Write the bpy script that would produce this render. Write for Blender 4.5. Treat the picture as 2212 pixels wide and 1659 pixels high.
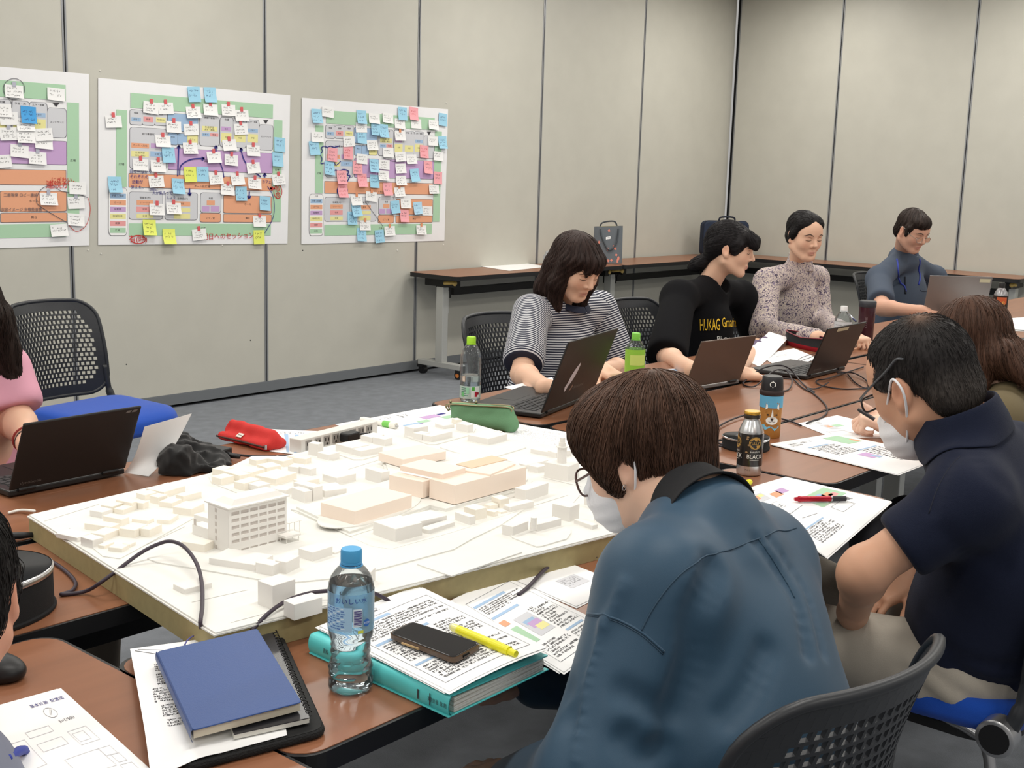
import bpy, bmesh, math, random
import numpy as np
from mathutils import Vector, Matrix

for _o in list(bpy.data.objects):
    bpy.data.objects.remove(_o)
SC = bpy.context.scene
COL = SC.collection
random.seed(7)
RNG = np.random.default_rng(7)

# ---------------------------------------------------------------- camera
CAM = np.array([0.0, 0.0, 1.453])
FPX, YAW, PITCH, ROLL = 2633.0, math.radians(49.558), math.radians(10.051), math.radians(1.719)
_f = np.array([math.sin(YAW) * math.cos(PITCH), math.cos(YAW) * math.cos(PITCH), -math.sin(PITCH)])
_r0 = np.array([math.cos(YAW), -math.sin(YAW), 0.0])
_u0 = np.cross(_r0, _f)
_r = math.cos(ROLL) * _r0 + math.sin(ROLL) * _u0
_u = -math.sin(ROLL) * _r0 + math.cos(ROLL) * _u0
cam_d = bpy.data.cameras.new('camera')
cam_d.sensor_width = 36.0
cam_d.lens = FPX / 2212 * 36.0
cam_d.clip_start = 0.05
cam_o = bpy.data.objects.new('camera', cam_d)
COL.objects.link(cam_o)
cam_o.matrix_world = Matrix(((_r[0], _u[0], -_f[0], CAM[0]), (_r[1], _u[1], -_f[1], CAM[1]), (_r[2], _u[2], -_f[2], CAM[2]), (0, 0, 0, 1)))
SC.camera = cam_o

# ---------------------------------------------------------------- exposure, world, ceiling lamps
SC.view_settings.view_transform = 'Standard'
SC.view_settings.look = 'None'
SC.view_settings.gamma = 1.0
SC.view_settings.use_curve_mapping = False
SC.view_settings.exposure = 0.0
W = bpy.data.worlds.new('room_air')
SC.world = W
W.use_nodes = True
W.node_tree.nodes['Background'].inputs[0].default_value = (1.0, 0.975, 0.94, 1)
W.node_tree.nodes['Background'].inputs[1].default_value = 0.42
CEIL = 3.12
LAMPS = []
for _i, _x in enumerate((-1.2, 1.4, 4.0, 6.6, 9.0)):
    for _j, _y in enumerate((-1.6, 0.9, 3.2, 5.0)):
        ld = bpy.data.lights.new('ceiling_lamp_light', 'AREA')
        ld.shape = 'RECTANGLE'; ld.size = 1.25; ld.size_y = 0.3
        ld.energy = 27.0
        ld.color = (1.0, 0.965, 0.9)
        lo = bpy.data.objects.new('ceiling_lamp_light', ld)
        lo.location = (_x, _y, CEIL - 0.03)
        COL.objects.link(lo)
        LAMPS.append(lo)

# ---------------------------------------------------------------- photo pixel -> point in the room
def ray(x, y):
    return _f + (x - 1106) / FPX * _r - (y - 829.5) / FPX * _u
TZ = 0.72
def P(x, y, z=TZ):
    r = ray(x, y); return CAM + r * ((z - CAM[2]) / r[2])
def D(x, y, d):
    return CAM + ray(x, y) * d
def YP(x, y, yy):
    r = ray(x, y); return CAM + r * (yy / r[1])
def XP(x, y, xx):
    r = ray(x, y); return CAM + r * (xx / r[0])
def nrm(v):
    v = np.asarray(v, float); return v / (np.linalg.norm(v) + 1e-12)
# ---------------------------------------------------------------- materials
def lin(c):
    out = []
    for v in c[:3]:
        v = v / 255.0
        out.append(v / 12.92 if v <= 0.04045 else ((v + 0.055) / 1.055) ** 2.4)
    return (out[0], out[1], out[2], 1.0)
_M = {}
def mat(name, col=(200, 200, 200), rough=0.5, metal=0.0, spec=0.5, noise=0.0, nscale=40.0, bump=0.0, bscale=200.0, trans=0.0, ior=1.45,
        stretch=None, coat=0.0, sss=0.0, alpha=1.0, sheen=0.0, attr=None, emit=0.0):
    if name in _M: return _M[name]
    m = bpy.data.materials.new(name); m.use_nodes = True
    nt = m.node_tree; b = nt.nodes['Principled BSDF']; L = nt.links.new
    b.inputs['Base Color'].default_value = lin(col)
    b.inputs['Roughness'].default_value = rough; b.inputs['Metallic'].default_value = metal
    b.inputs['Specular IOR Level'].default_value = spec; b.inputs['IOR'].default_value = ior
    b.inputs['Transmission Weight'].default_value = trans; b.inputs['Coat Weight'].default_value = coat
    b.inputs['Alpha'].default_value = alpha; b.inputs['Sheen Weight'].default_value = sheen
    if sss:
        b.inputs['Subsurface Weight'].default_value = sss
        b.inputs['Subsurface Radius'].default_value = (0.012, 0.005, 0.003)
    m.diffuse_color = lin(col)
    src = None
    if noise or bump:
        tc = nt.nodes.new('ShaderNodeTexCoord'); mp = nt.nodes.new('ShaderNodeMapping')
        L(tc.outputs['Object'], mp.inputs['Vector'])
        if stretch: mp.inputs['Scale'].default_value = stretch
    base = None
    if attr:
        a = nt.nodes.new('ShaderNodeAttribute'); a.attribute_name = attr; base = a.outputs['Color']
    if noise:
        n = nt.nodes.new('ShaderNodeTexNoise'); n.inputs['Scale'].default_value = nscale; n.inputs['Detail'].default_value = 4
        L(mp.outputs['Vector'], n.inputs['Vector'])
        mx = nt.nodes.new('ShaderNodeMix'); mx.data_type = 'RGBA'; mx.blend_type = 'MULTIPLY'; mx.inputs['Factor'].default_value = 1.0
        mr = nt.nodes.new('ShaderNodeMapRange'); mr.inputs['From Min'].default_value = 0.3; mr.inputs['From Max'].default_value = 0.7
        mr.inputs['To Min'].default_value = 1 - noise; mr.inputs['To Max'].default_value = 1 + noise
        L(n.outputs['Fac'], mr.inputs['Value'])
        if base: L(base, mx.inputs[6])
        else: mx.inputs[6].default_value = lin(col)
        L(mr.outputs['Result'], mx.inputs[7]); base = mx.outputs[2]
    if base: L(base, b.inputs['Base Color'])
    if bump:
        n2 = nt.nodes.new('ShaderNodeTexNoise'); n2.inputs['Scale'].default_value = bscale; n2.inputs['Detail'].default_value = 3
        L(mp.outputs['Vector'], n2.inputs['Vector'])
        bp = nt.nodes.new('ShaderNodeBump'); bp.inputs['Strength'].default_value = bump; bp.inputs['Distance'].default_value = 0.002
        L(n2.outputs['Fac'], bp.inputs['Height']); L(bp.outputs['Normal'], b.inputs['Normal'])
    if emit:
        b.inputs['Emission Color'].default_value = lin(col); b.inputs['Emission Strength'].default_value = emit
    _M[name] = m
    return m

def clear_mat(name, col, gloss_rough=0.03, clear=0.85):
    """thin clear plastic film: see-through with a fresnel sheen"""
    if name in _M: return _M[name]
    m = bpy.data.materials.new(name); m.use_nodes = True
    nt = m.node_tree; nt.nodes.clear(); L = nt.links.new
    o = nt.nodes.new('ShaderNodeOutputMaterial'); t = nt.nodes.new('ShaderNodeBsdfTransparent'); t.inputs[0].default_value = lin(col)
    g = nt.nodes.new('ShaderNodeBsdfGlossy'); g.inputs['Roughness'].default_value = gloss_rough
    d = nt.nodes.new('ShaderNodeBsdfDiffuse'); d.inputs[0].default_value = lin(col)
    fr = nt.nodes.new('ShaderNodeLayerWeight'); fr.inputs[0].default_value = 0.25
    m0 = nt.nodes.new('ShaderNodeMixShader'); m0.inputs[0].default_value = 1 - clear; L(t.outputs[0], m0.inputs[1]); L(d.outputs[0], m0.inputs[2])
    mx = nt.nodes.new('ShaderNodeMixShader'); mr = nt.nodes.new('ShaderNodeMath'); mr.operation = 'MULTIPLY'; mr.inputs[1].default_value = 0.8
    L(fr.outputs['Fresnel'], mr.inputs[0]); L(mr.outputs[0], mx.inputs[0]); L(m0.outputs[0], mx.inputs[1]); L(g.outputs[0], mx.inputs[2])
    L(mx.outputs[0], o.inputs[0]); _M[name] = m
    return m

# ---------------------------------------------------------------- objects
def mk(name, verts, faces, mats, parent=None, smooth=False, fm=None, label=None):
    me = bpy.data.meshes.new(name)
    me.from_pydata([tuple(map(float, v)) for v in verts] if not isinstance(verts, np.ndarray) else verts.tolist(), [], faces if isinstance(faces, list) else faces.tolist())
    for m in (mats if isinstance(mats, (list, tuple)) else [mats]): me.materials.append(m)
    if fm is not None and len(fm): me.polygons.foreach_set('material_index', np.asarray(fm, dtype=np.int32))
    if smooth: me.polygons.foreach_set('use_smooth', np.ones(len(me.polygons), dtype=bool))
    me.update()
    o = bpy.data.objects.new(name, me); COL.objects.link(o)
    if parent is not None: adopt(o, parent)
    if label: o['label'] = label
    return o
def wm(o):
    m = Matrix.LocRotScale(o.location, o.rotation_euler, o.scale)
    return wm(o.parent) @ o.matrix_parent_inverse @ m if o.parent else m
def adopt(o, parent):
    o.parent = parent; o.matrix_parent_inverse = wm(parent).inverted()
def thing(name, label, cat, loc=(0, 0, 0), group=None):
    o = bpy.data.objects.new(name, None); COL.objects.link(o); o.empty_display_size = 0.05
    o.location = tuple(map(float, loc)); o['label'] = label; o['category'] = cat
    if group: o['group'] = group
    return o
def tag(o, label, cat, group=None):
    o['label'] = label; o['category'] = cat
    if group: o['group'] = group
    return o
def structure(o):
    o['kind'] = 'structure'; return o
def dup(root, loc, rotz, label, group=None):
    def cp(o, par):
        c = o.copy(); COL.objects.link(c)
        if par is not None: c.parent = par
        for ch in o.children: cp(ch, c)
        return c
    r = cp(root, None); r.location = tuple(map(float, loc)); r.rotation_euler = (0, 0, rotz); r['label'] = label
    if group: r['group'] = group
    return r

def basis(d, up=(0, 0, 1)):
    d = nrm(d); up = np.asarray(up, float)
    if abs(d @ nrm(up)) > 0.98: up = np.array([1.0, 0, 0]) if abs(d[0]) < 0.9 else np.array([0, 1.0, 0])
    x = nrm(np.cross(up, d)); y = np.cross(d, x); return x, y, d
def rz(a):
    c, s = math.cos(a), math.sin(a); return np.array([[c, -s, 0], [s, c, 0], [0, 0, 1.0]])

class MB:
    def __init__(s): s.v = []; s.f = []; s.m = []; s.n = 0
    def add(s, vs, fs, m=0):
        b = s.n
        vs = [np.asarray(q, float) for q in vs]
        s.v += vs; s.n += len(vs); s.f += [tuple(i + b for i in f) for f in fs]; s.m += [m] * len(fs)
    def box(s, c, size, R=None, m=0, top=None):
        c = np.asarray(c, float); h = np.asarray(size, float) / 2
        t = top if top is not None else 1.0
        pts = [(-1, -1, -1), (1, -1, -1), (1, 1, -1), (-1, 1, -1), (-t, -t, 1), (t, -t, 1), (t, t, 1), (-t, t, 1)]
        vs = [np.array(p) * h for p in pts]
        if R is not None: vs = [R @ q for q in vs]
        s.add([c + q for q in vs], [(3, 2, 1, 0), (4, 5, 6, 7), (0, 1, 5, 4), (1, 2, 6, 5), (2, 3, 7, 6), (3, 0, 4, 7)], m)
    def ring(s, pts, m=0): pass
    def cyl(s, a, b, r0, r1=None, n=12, m=0, caps=True):
        a = np.asarray(a, float); b = np.asarray(b, float); r1 = r0 if r1 is None else r1
        x, y, d = basis(b - a); vs = []
        for i in range(n):
            t = 2 * math.pi * i / n; vs.append(a + r0 * (math.cos(t) * x + math.sin(t) * y))
        for i in range(n):
            t = 2 * math.pi * i / n; vs.append(b + r1 * (math.cos(t) * x + math.sin(t) * y))
        fs = [(i, (i + 1) % n, n + (i + 1) % n, n + i) for i in range(n)]
        if caps: fs += [tuple(range(n - 1, -1, -1)), tuple(range(n, 2 * n))]
        s.add(vs, fs, m)
    def tube(s, pts, r, n=8, m=0, caps=True):
        pts = [np.asarray(p, float) for p in pts]; k = len(pts)
        rr = r if hasattr(r, '__len__') else [r] * k
        vs = []; x = None
        for i, p in enumerate(pts):
            d = nrm(pts[min(i + 1, k - 1)] - pts[max(i - 1, 0)])
            if x is None: x, y, _ = basis(d)
            else:
                x = nrm(x - d * (x @ d)); y = np.cross(d, x)
            for j in range(n):
                t = 2 * math.pi * j / n; vs.append(p + rr[i] * (math.cos(t) * x + math.sin(t) * y))
        fs = []
        for i in range(k - 1):
            for j in range(n):
                fs.append((i * n + j, i * n + (j + 1) % n, (i + 1) * n + (j + 1) % n, (i + 1) * n + j))
        if caps: fs += [tuple(range(n - 1, -1, -1)), tuple(range((k - 1) * n, k * n))]
        s.add(vs, fs, m)
    def lathe(s, prof, c=(0, 0, 0), n=24, m=0, R=None, ms=None, caps=(True, True), wob=None):
        c = np.asarray(c, float); k = len(prof); vs = []
        for i, (r, z) in enumerate(prof):
            for j in range(n):
                t = 2 * math.pi * j / n
                q = r * (1 + (wob(t, z) if wob else 0)); p = np.array([q * math.cos(t), q * math.sin(t), z])
                vs.append(c + (R @ p if R is not None else p))
        b = s.n; s.add(vs, [])
        for i in range(k - 1):
            for j in range(n):
                s.f.append((b + i * n + j, b + i * n + (j + 1) % n, b + (i + 1) * n + (j + 1) % n, b + (i + 1) * n + j)); s.m.append(ms[i] if ms else m)
        if caps[0]: s.f.append(tuple(b + q for q in range(n - 1, -1, -1))); s.m.append(ms[0] if ms else m)
        if caps[1]: s.f.append(tuple(b + q for q in range((k - 1) * n, k * n))); s.m.append(ms[-1] if ms else m)
    def prism(s, poly, z0, z1, m=0, mside=None):
        n = len(poly); a = sum(poly[i][0] * poly[(i + 1) % n][1] - poly[(i + 1) % n][0] * poly[i][1] for i in range(n))
        if a < 0: poly = poly[::-1]
        vs = [(p[0], p[1], z0) for p in poly] + [(p[0], p[1], z1) for p in poly]
        b = s.n; s.add(vs, [])
        s.f += [tuple(b + i for i in range(n - 1, -1, -1)), tuple(b + n + i for i in range(n))]; s.m += [m, m]
        for i in range(n):
            s.f.append((b + i, b + (i + 1) % n, b + n + (i + 1) % n, b + n + i)); s.m.append(m if mside is None else mside)
    def quad(s, a, b, c, d, m=0): s.add([a, b, c, d], [(0, 1, 2, 3)], m)
    def obj(s, name, mats, parent=None, smooth=False, label=None, bevel=0, seg=2, auto=None):
        o = mk(name, s.v, s.f, mats, parent, smooth, s.m, label)
        if auto is not None:
            o.data.polygons.foreach_set('use_smooth', np.ones(len(o.data.polygons), dtype=bool))
            ang = math.radians(auto)
            bm = bmesh.new(); bm.from_mesh(o.data)
            for e in bm.edges:
                if len(e.link_faces) == 2 and e.calc_face_angle(0) > ang: e.smooth = False
            bm.to_mesh(o.data); bm.free()
        if bevel:
            md = o.modifiers.new('bevel', 'BEVEL'); md.width = bevel; md.segments = seg; md.limit_method = 'ANGLE'; md.angle_limit = 0.6
        return o

def rrect(w, h, r, n=5, cx=0, cy=0):
    pts = []
    for sx, sy, a0 in ((1, -1, -90), (1, 1, 0), (-1, 1, 90), (-1, -1, 180)):
        for i in range(n + 1):
            a = math.radians(a0 + 90 * i / n)
            pts.append((cx + sx * (w / 2 - r) + r * math.cos(a), cy + sy * (h / 2 - r) + r * math.sin(a)))
    return pts
def spline(pts, n=8):
    """Catmull-Rom through the points"""
    pts = [np.asarray(p, float) for p in pts]; out = []
    for i in range(len(pts) - 1):
        p0 = pts[max(i - 1, 0)]; p1 = pts[i]; p2 = pts[i + 1]; p3 = pts[min(i + 2, len(pts) - 1)]
        for j in range(n):
            t = j / n
            out.append(0.5 * (2 * p1 + (p2 - p0) * t + (2 * p0 - 5 * p1 + 4 * p2 - p3) * t * t + (3 * p1 - p0 - 3 * p2 + p3) * t ** 3))
    out.append(pts[-1]); return out

FONT = None
def text_mesh(s, size):
    """flat outline of some lettering as (verts2d, faces), centred"""
    cu = bpy.data.curves.new('t', 'FONT'); cu.body = s; cu.size = size; cu.align_x = 'CENTER'; cu.align_y = 'CENTER'; cu.resolution_u = 2
    o = bpy.data.objects.new('t', cu); COL.objects.link(o)
    me = bpy.data.meshes.new_from_object(o.evaluated_get(bpy.context.evaluated_depsgraph_get()))
    vs = [np.array((v.co.x, v.co.y)) for v in me.vertices]; fs = [tuple(p.vertices) for p in me.polygons]
    bpy.data.objects.remove(o); bpy.data.curves.remove(cu); bpy.data.meshes.remove(me)
    return vs, fs
# ---------------------------------------------------------------- room shell
YW, XW = 6.102, 10.204
M_PANEL = mat('wall_panel_vinyl', (192, 190, 180), 0.42, spec=0.35, noise=0.025, nscale=6, bump=0.12, bscale=420)
M_STRIP = mat('wall_joint_metal', (150, 152, 155), 0.4, 0.5)
M_GAP = mat('dark_gap', (22, 22, 24), 0.8)
M_PLINTH = mat('plinth_grey', (118, 122, 126), 0.45, 0.2)
M_CARPET = mat('carpet_grey', (122, 126, 132), 0.95, spec=0.1, noise=0.1, nscale=14, bump=0.8, bscale=260)
M_CEIL = mat('ceiling_white', (225, 224, 218), 0.9)

mb = MB(); mb.box((4.2, 1.4, -0.05), (12.5, 9.8, 0.1)); structure(mb.obj('floor', M_CARPET))
mb = MB(); mb.box((4.2, 1.4, CEIL + 0.05), (12.5, 9.8, 0.1)); ceil = structure(mb.obj('ceiling', M_CEIL))
M_DIFF = mat('lamp_diffuser', (255, 248, 235), 0.6); M_WMET = mat('white_metal', (225, 225, 222), 0.4)
for lo in LAMPS:
    x, y, z = lo.location
    mb = MB(); mb.box((x, y, CEIL - 0.012), (1.31, 0.36, 0.02)); fr = mb.obj('lamp_frame', M_WMET, ceil)
    mb = MB()
    for k in (-0.1, 0.1): mb.cyl((x - 0.6, y + k, CEIL - 0.014), (x + 0.6, y + k, CEIL - 0.014), 0.012, n=8)
    mb.obj('lamp_tube', M_DIFF, fr)

def panel_wall(name, seams, end0, end1, place):
    """movable partition: panels with metal edges, dark joints between; place(s, depth, z) -> point"""
    mb = MB()
    def slab(mb, s0, s1, d0, d1, z0, z1, m=0):
        pts = [place(s, d, z) for z in (z0, z1) for s, d in ((s0, d0), (s1, d0), (s1, d1), (s0, d1))]
        mb.add(pts, [(3, 2, 1, 0), (4, 5, 6, 7), (0, 1, 5, 4), (1, 2, 6, 5), (2, 3, 7, 6), (3, 0, 4, 7)], m)
    slab(mb, end0, end1, 0.035, 0.12, 0, CEIL)
    wall = structure(mb.obj(name, M_GAP))
    ed = [end0] + seams + [end1]
    for a, b in zip(ed[:-1], ed[1:]):
        if abs(b - a) < 0.06: continue
        mb = MB(); slab(mb, a + (0.013 if a != end0 else 0), b - (0.013 if b != end1 else 0), 0, 0.03, 0.075, CEIL - 0.02); p = mb.obj('wall_panel', M_PANEL, wall)
        for s in [q for q, e in ((a + 0.0085, a), (b - 0.0085, b)) if e not in (end0, end1)]:
            mb = MB(); slab(mb, s - 0.0045, s + 0.0045, -0.003, 0.03, 0.02, CEIL - 0.02); mb.obj('joint_strip', M_STRIP, p)
    return wall, slab
sl = [0.82 - 1.32, 0.82, 2.14, 3.461, 4.766, 6.076, 7.411, 8.745]
wl, slab = panel_wall('wall_left', sl, -2.0, XW, lambda s, d, z: (s, YW + d, z))
sr = [6.06, 5.03, 3.852, 2.66, 1.47, 0.28]
wr, slab = panel_wall('wall_right', sorted(-q for q in sr), -YW, 3.4, lambda s, d, z: (XW + d, -s, z))
mb = MB(); mb.box(((XW - 2) / 2, YW - 0.004, 0.047), (XW + 2, 0.016, 0.058)); mb.box(((XW - 2) / 2, YW - 0.003, 0.078), (XW + 2, 0.012, 0.004)); structure(mb.obj('baseboard_left', M_PLINTH))
mb = MB(); mb.box((XW - 0.004, 1.4, 0.047), (0.016, 9.4, 0.058)); structure(mb.obj('baseboard_right', M_PLINTH))
# scuffs and old pin putty on the partition belong to its panels
mb = MB()
for x, y in ((800, 352), (858, 541), (480, 530), (958, 529), (964, 223), (190, 540), (218, 548), (216, 153)):
    q = YP(x, y, YW); mb.cyl(q + (0, 0.002, 0), q - (0, 0.004, 0), 0.007, 0.004, 6, 0)
for x, y in ((273, 787), (541, 735), (654, 541)):
    q = YP(x, y, YW); mb.cyl(q + (0, 0.002, 0), q - (0, 0.0012, 0), 0.006, 0.004, 5, 1)
mb.obj('wall_marks', [mat('putty_white', (214, 212, 204), 0.7), mat('scuff_grey', (70, 70, 66), 0.8)], wl)['kind'] = 'stuff'

# ---------------------------------------------------------------- folding tables
def wood_mat():
    m = mat('table_wood', (140, 93, 67), 0.32, spec=0.45, noise=0.09, nscale=5, stretch=(0.6, 7, 1)); return m
M_WOOD = wood_mat(); M_BLK = mat('black_plastic', (24, 24, 26), 0.45); M_SILV = mat('silver_paint', (188, 189, 186), 0.38, 0.35)
M_YEL = mat('lever_yellow', (224, 190, 110), 0.45); M_BMET = mat('black_metal', (20, 20, 22), 0.4, 0.3); M_ORG = mat('caster_orange', (214, 128, 60), 0.5)
def fold_table(L, W, cx, cy, ang, label, group, legs=True, zt=TZ):
    R = rz(ang)
    def w(x, y, z): return np.array((cx, cy, 0)) + R @ np.array((x, y, z))
    t = thing('folding_table', label, 'table', (cx, cy, 0), group)
    mb = MB(); mb.prism([tuple(w(x, y, 0)[:2]) for x, y in rrect(L, W, 0.045, 5)], zt - 0.03, zt - 0.0012); mb.obj('table_edge', M_BLK, t, label='black moulded edge')
    mb = MB(); mb.prism([tuple(w(x, y, 0)[:2]) for x, y in rrect(L - 0.012, W - 0.012, 0.041, 5)], zt - 0.012, zt)
    o = mb.obj('tabletop', M_WOOD, t)
    mb = MB(); mb.box(w(0, W * 0.1, zt - 0.135), (L - 0.5, 0.045, 0.05), R); mb.obj('beam', M_BMET, t)
    if not legs: return t
    for s in (-1, 1):
        x = s * (L / 2 - 0.11)
        mb = MB(); mb.box(w(x, 0, zt - 0.06), (0.05, W * 0.62, 0.055), R, top=1.0); mb.box(w(x - s * 0.035, W * 0.05, zt - 0.12), (0.05, 0.1, 0.1), R)
        mb.obj('bracket', M_BMET, t)
        mb = MB(); mb.cyl(w(x + s * 0.03, -W * 0.27, zt - 0.052), w(x + s * 0.03, -W * 0.1, zt - 0.062), 0.012, n=8); mb.cyl(w(x + s * 0.03, -W * 0.32, zt - 0.058), w(x + s * 0.03, -W * 0.27, zt - 0.052), 0.018, 0.012, n=8)
        mb.obj('fold_lever', M_YEL, t, smooth=True, label='yellow folding lever')
        mb = MB()
        a = w(x, 0.0, zt - 0.09); b = w(x, 0.0, 0.1)
        mb.box((a + b) / 2, (0.055, 0.07, zt - 0.19), R); mb.box(w(x - s * 0.03, 0.0, zt - 0.2), (0.02, 0.06, 0.16), R); mb.box(w(x, 0, 0.085), (0.055, W - 0.06, 0.04), R)
        lg = mb.obj('leg', M_SILV, t, bevel=0.005)
        for sy in (-1, 1):
            mb = MB(); q = w(x, sy * (W / 2 - 0.06), 0.03)
            mb.cyl(q - R @ np.array((0.018, 0, 0)), q + R @ np.array((0.018, 0, 0)), 0.03, n=14, m=0); mb.box(w(x, sy * (W / 2 - 0.05), 0.07), (0.05, 0.05, 0.05), R, m=0); mb.cyl(q - R @ np.array((0.02, 0, 0)), q + R @ np.array((0.02, 0, 0)), 0.017, n=8, m=1)
            mb.obj('caster', [M_BLK, M_ORG if sy < 0 else M_BLK], lg)
    return t
# side tables along the two walls
GS = 'folding tables along the walls'
fold_table(1.94, 0.47, 6.945, 5.845, 0, 'brown folding table by the wall holding a blank sheet, under the posters', GS)
fold_table(1.76, 0.47, 8.81, 5.845, 0, 'brown folding table by the wall, patterned tote bag near its end', GS)
fold_table(1.9, 0.47, 9.945, 5.12, -math.pi / 2, 'brown folding table in the room corner, navy briefcase on it', GS)
fold_table(1.0, 0.47, 9.945, 3.66, -math.pi / 2, 'rightmost brown folding table at the back wall, behind the man in glasses', GS)
# meeting tables pushed together
GM = 'meeting tables pushed together'
fold_table(2.36, 0.42, 1.49, 2.375, 0, 'brown meeting table under the open black laptop, red pouch on its far side', GM)
fold_table(1.9, 0.46, 3.63, 2.405, 0, 'brown meeting table under the laptop with the white sticker', GM)
fold_table(1.9, 0.46, 5.535, 2.41, 0, 'brown meeting table under the red open bag and white-capped bottle', GM)
fold_table(1.9, 0.46, 7.44, 2.41, 0, 'farthest brown meeting table, under the silver laptop', GM)
fold_table(2.0, 0.42, 1.67, 1.935, 0, 'brown meeting table under the far half of the white town model', GM)
fold_table(1.9, 0.44, 3.63, 1.94, 0, 'brown meeting table with black cable coils on it', GM)
fold_table(1.9, 0.44, 5.535, 1.94, 0, 'brown meeting table at right with a white cable on it', GM)
fold_table(1.77, 0.435, 1.79, 1.3175, 0, 'front brown meeting table under the teal binder and clear water bottle', GM)
fold_table(1.9, 0.45, 3.635, 1.488, 0, 'brown meeting table under the dog-print flask and black conference speaker', GM)
fold_table(1.8, 0.5, 0.66, 0.805, math.pi / 2, 'brown meeting table at bottom left with the site plan sheets', GM)
# ---------------------------------------------------------------- white town model on a khaki-edged board
M_CARD = mat('model_card', (228, 227, 222), 0.8, noise=0.012, nscale=30)
M_CREAM = mat('model_cream', (240, 234, 222), 0.75); M_WHT = mat('model_white', (232, 229, 224), 0.75)
M_PEACH = mat('model_peach', (242, 226, 212), 0.7, sss=0.0); M_KHAKI = mat('board_khaki', (163, 150, 108), 0.65, noise=0.06, nscale=60)
M_WIN = mat('model_window', (200, 192, 186), 0.7); M_TAN = mat('model_tan', (222, 196, 170), 0.7)
ZT = TZ + 0.046
A_, B_, C_ = (P(x, y, ZT)[:2] for x, y in ((57, 1112), (462, 1369), (1352, 1146)))
C_ = B_ + (C_ - B_) * 1.42
D_ = np.array((2.42, 2.275))
mroot = thing('town_model', 'white cardboard town model on a khaki-edged board, peach blocks in its middle', 'model', (*((A_ + C_) / 2), TZ))
def inset(poly, d):
    c = sum(poly) / len(poly); return [p + (c - p) / np.linalg.norm(c - p) * d for p in poly]
quadp = [A_, B_, C_, D_]
mb = MB(); mb.prism([tuple(p) for p in inset(quadp, 0.004)], TZ + 0.0005, ZT - 0.006, m=0); mb.obj('base_board', M_KHAKI, mroot, label='khaki board edge')
mb = MB(); mb.prism([tuple(p) for p in inset(quadp, 0.001)], ZT - 0.005, ZT - 0.0025); mb.obj('ground_sheet', M_CARD, mroot)
mb = MB(); mb.prism([tuple(p) for p in inset(quadp, 0.005)], ZT - 0.0022, ZT); mb.obj('ground_sheet', M_CARD, mroot)
ZS = {1: (40, 1020, 7.373), 2: (300, 1020, 6.144), 3: (420, 960, 6.144), 4: (340, 1160, 6.144), 5: (620, 1020, 6.144), 6: (640, 880, 6.144), 7: (840, 880, 5.53), 8: (960, 1000, 5.027), 0: (0, 0, 1)}
def zp(k, x, y):
    ox, oy, s = ZS[k]; return ox + x / s, oy + y / s
def terrace(pts, h, z=ZT):
    mb = MB(); mb.prism([tuple(P(*zp(*q), z + h)[:2]) for q in pts], z, z + h); mb.obj('terrace', M_CARD, mroot)
def Z(k, *a): return [(k, a[i], a[i + 1]) for i in range(0, len(a), 2)]
H1, H2 = 0.003, 0.009
terrace(Z(0, 222, 1201, 259, 1206, 300, 1184, 418, 1119, 350, 1060, 220, 1085, 150, 1140), 0.0018)
terrace(Z(0, 451, 1030, 457, 1043, 517, 1066, 545, 1078, 650, 1110, 700, 1083, 790, 1062, 812, 1050, 700, 985, 545, 985), 0.0018)
terrace(Z(0, 318, 1206, 340, 1214, 450, 1232, 560, 1251, 636, 1257, 735, 1247, 809, 1232, 980, 1186, 1020, 1163, 1083, 1133, 1127, 1103, 1145, 1092, 980, 1149, 845, 1186, 804, 1180, 757, 1160, 628, 1103, 520, 1075, 420, 1120), 0.0025)
terrace(Z(0, 757, 1160, 804, 1180, 845, 1186, 980, 1149, 1145, 1095, 1120, 1070, 960, 1100, 860, 1122), H1)
terrace(Z(8, 620, 690, 740, 810, 1000, 905, 1060, 900, 1330, 820, 1372, 760, 1372, 720, 1300, 660, 1000, 560, 800, 600), 0.0025)
terrace(Z(0, 901, 1218, 975, 1244, 1128, 1192, 1040, 1168, 985, 1190), 0.0025)
terrace(Z(7, 610, 475, 1030, 608, 1300, 580, 1640, 478, 1620, 430, 1400, 372, 1200, 330, 900, 370), 0.0025)
terrace(Z(7, 180, 340, 480, 440, 560, 440, 1000, 320, 1040, 250, 760, 190, 400, 230), 0.0025)
terrace(Z(6, 500, 600, 760, 690, 880, 690, 1130, 620, 1120, 560, 900, 470), 0.0025)
terrace(Z(0, 628, 1100, 640, 1102, 757, 1158, 864, 1124, 929, 1096, 963, 1104, 1111, 1061, 1150, 1040, 1130, 1000, 960, 975, 822, 985, 838, 1040, 690, 1080), 0.0045)
terrace(Z(0, 640, 1094, 755, 1148, 864, 1114, 929, 1091, 963, 1099, 1105, 1058, 1140, 1035, 1120, 1000, 960, 978, 830, 990, 845, 1035, 700, 1080), H2)
def oval(cx, cy, rx, ry, h, z):
    pts = [P(cx + rx * math.cos(t) - 0.35 * ry * math.sin(t) * 0, cy + ry * math.sin(t) - rx * 0.22 * math.cos(t), z + h)[:2] for t in np.linspace(0, 2 * math.pi, 40)[:-1]]
    mb = MB(); mb.prism([tuple(p) for p in pts], z, z + h); mb.obj('terrace', M_CARD, mroot)
oval(797, 1101, 112, 30, 0.002, ZT + H2)

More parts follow.
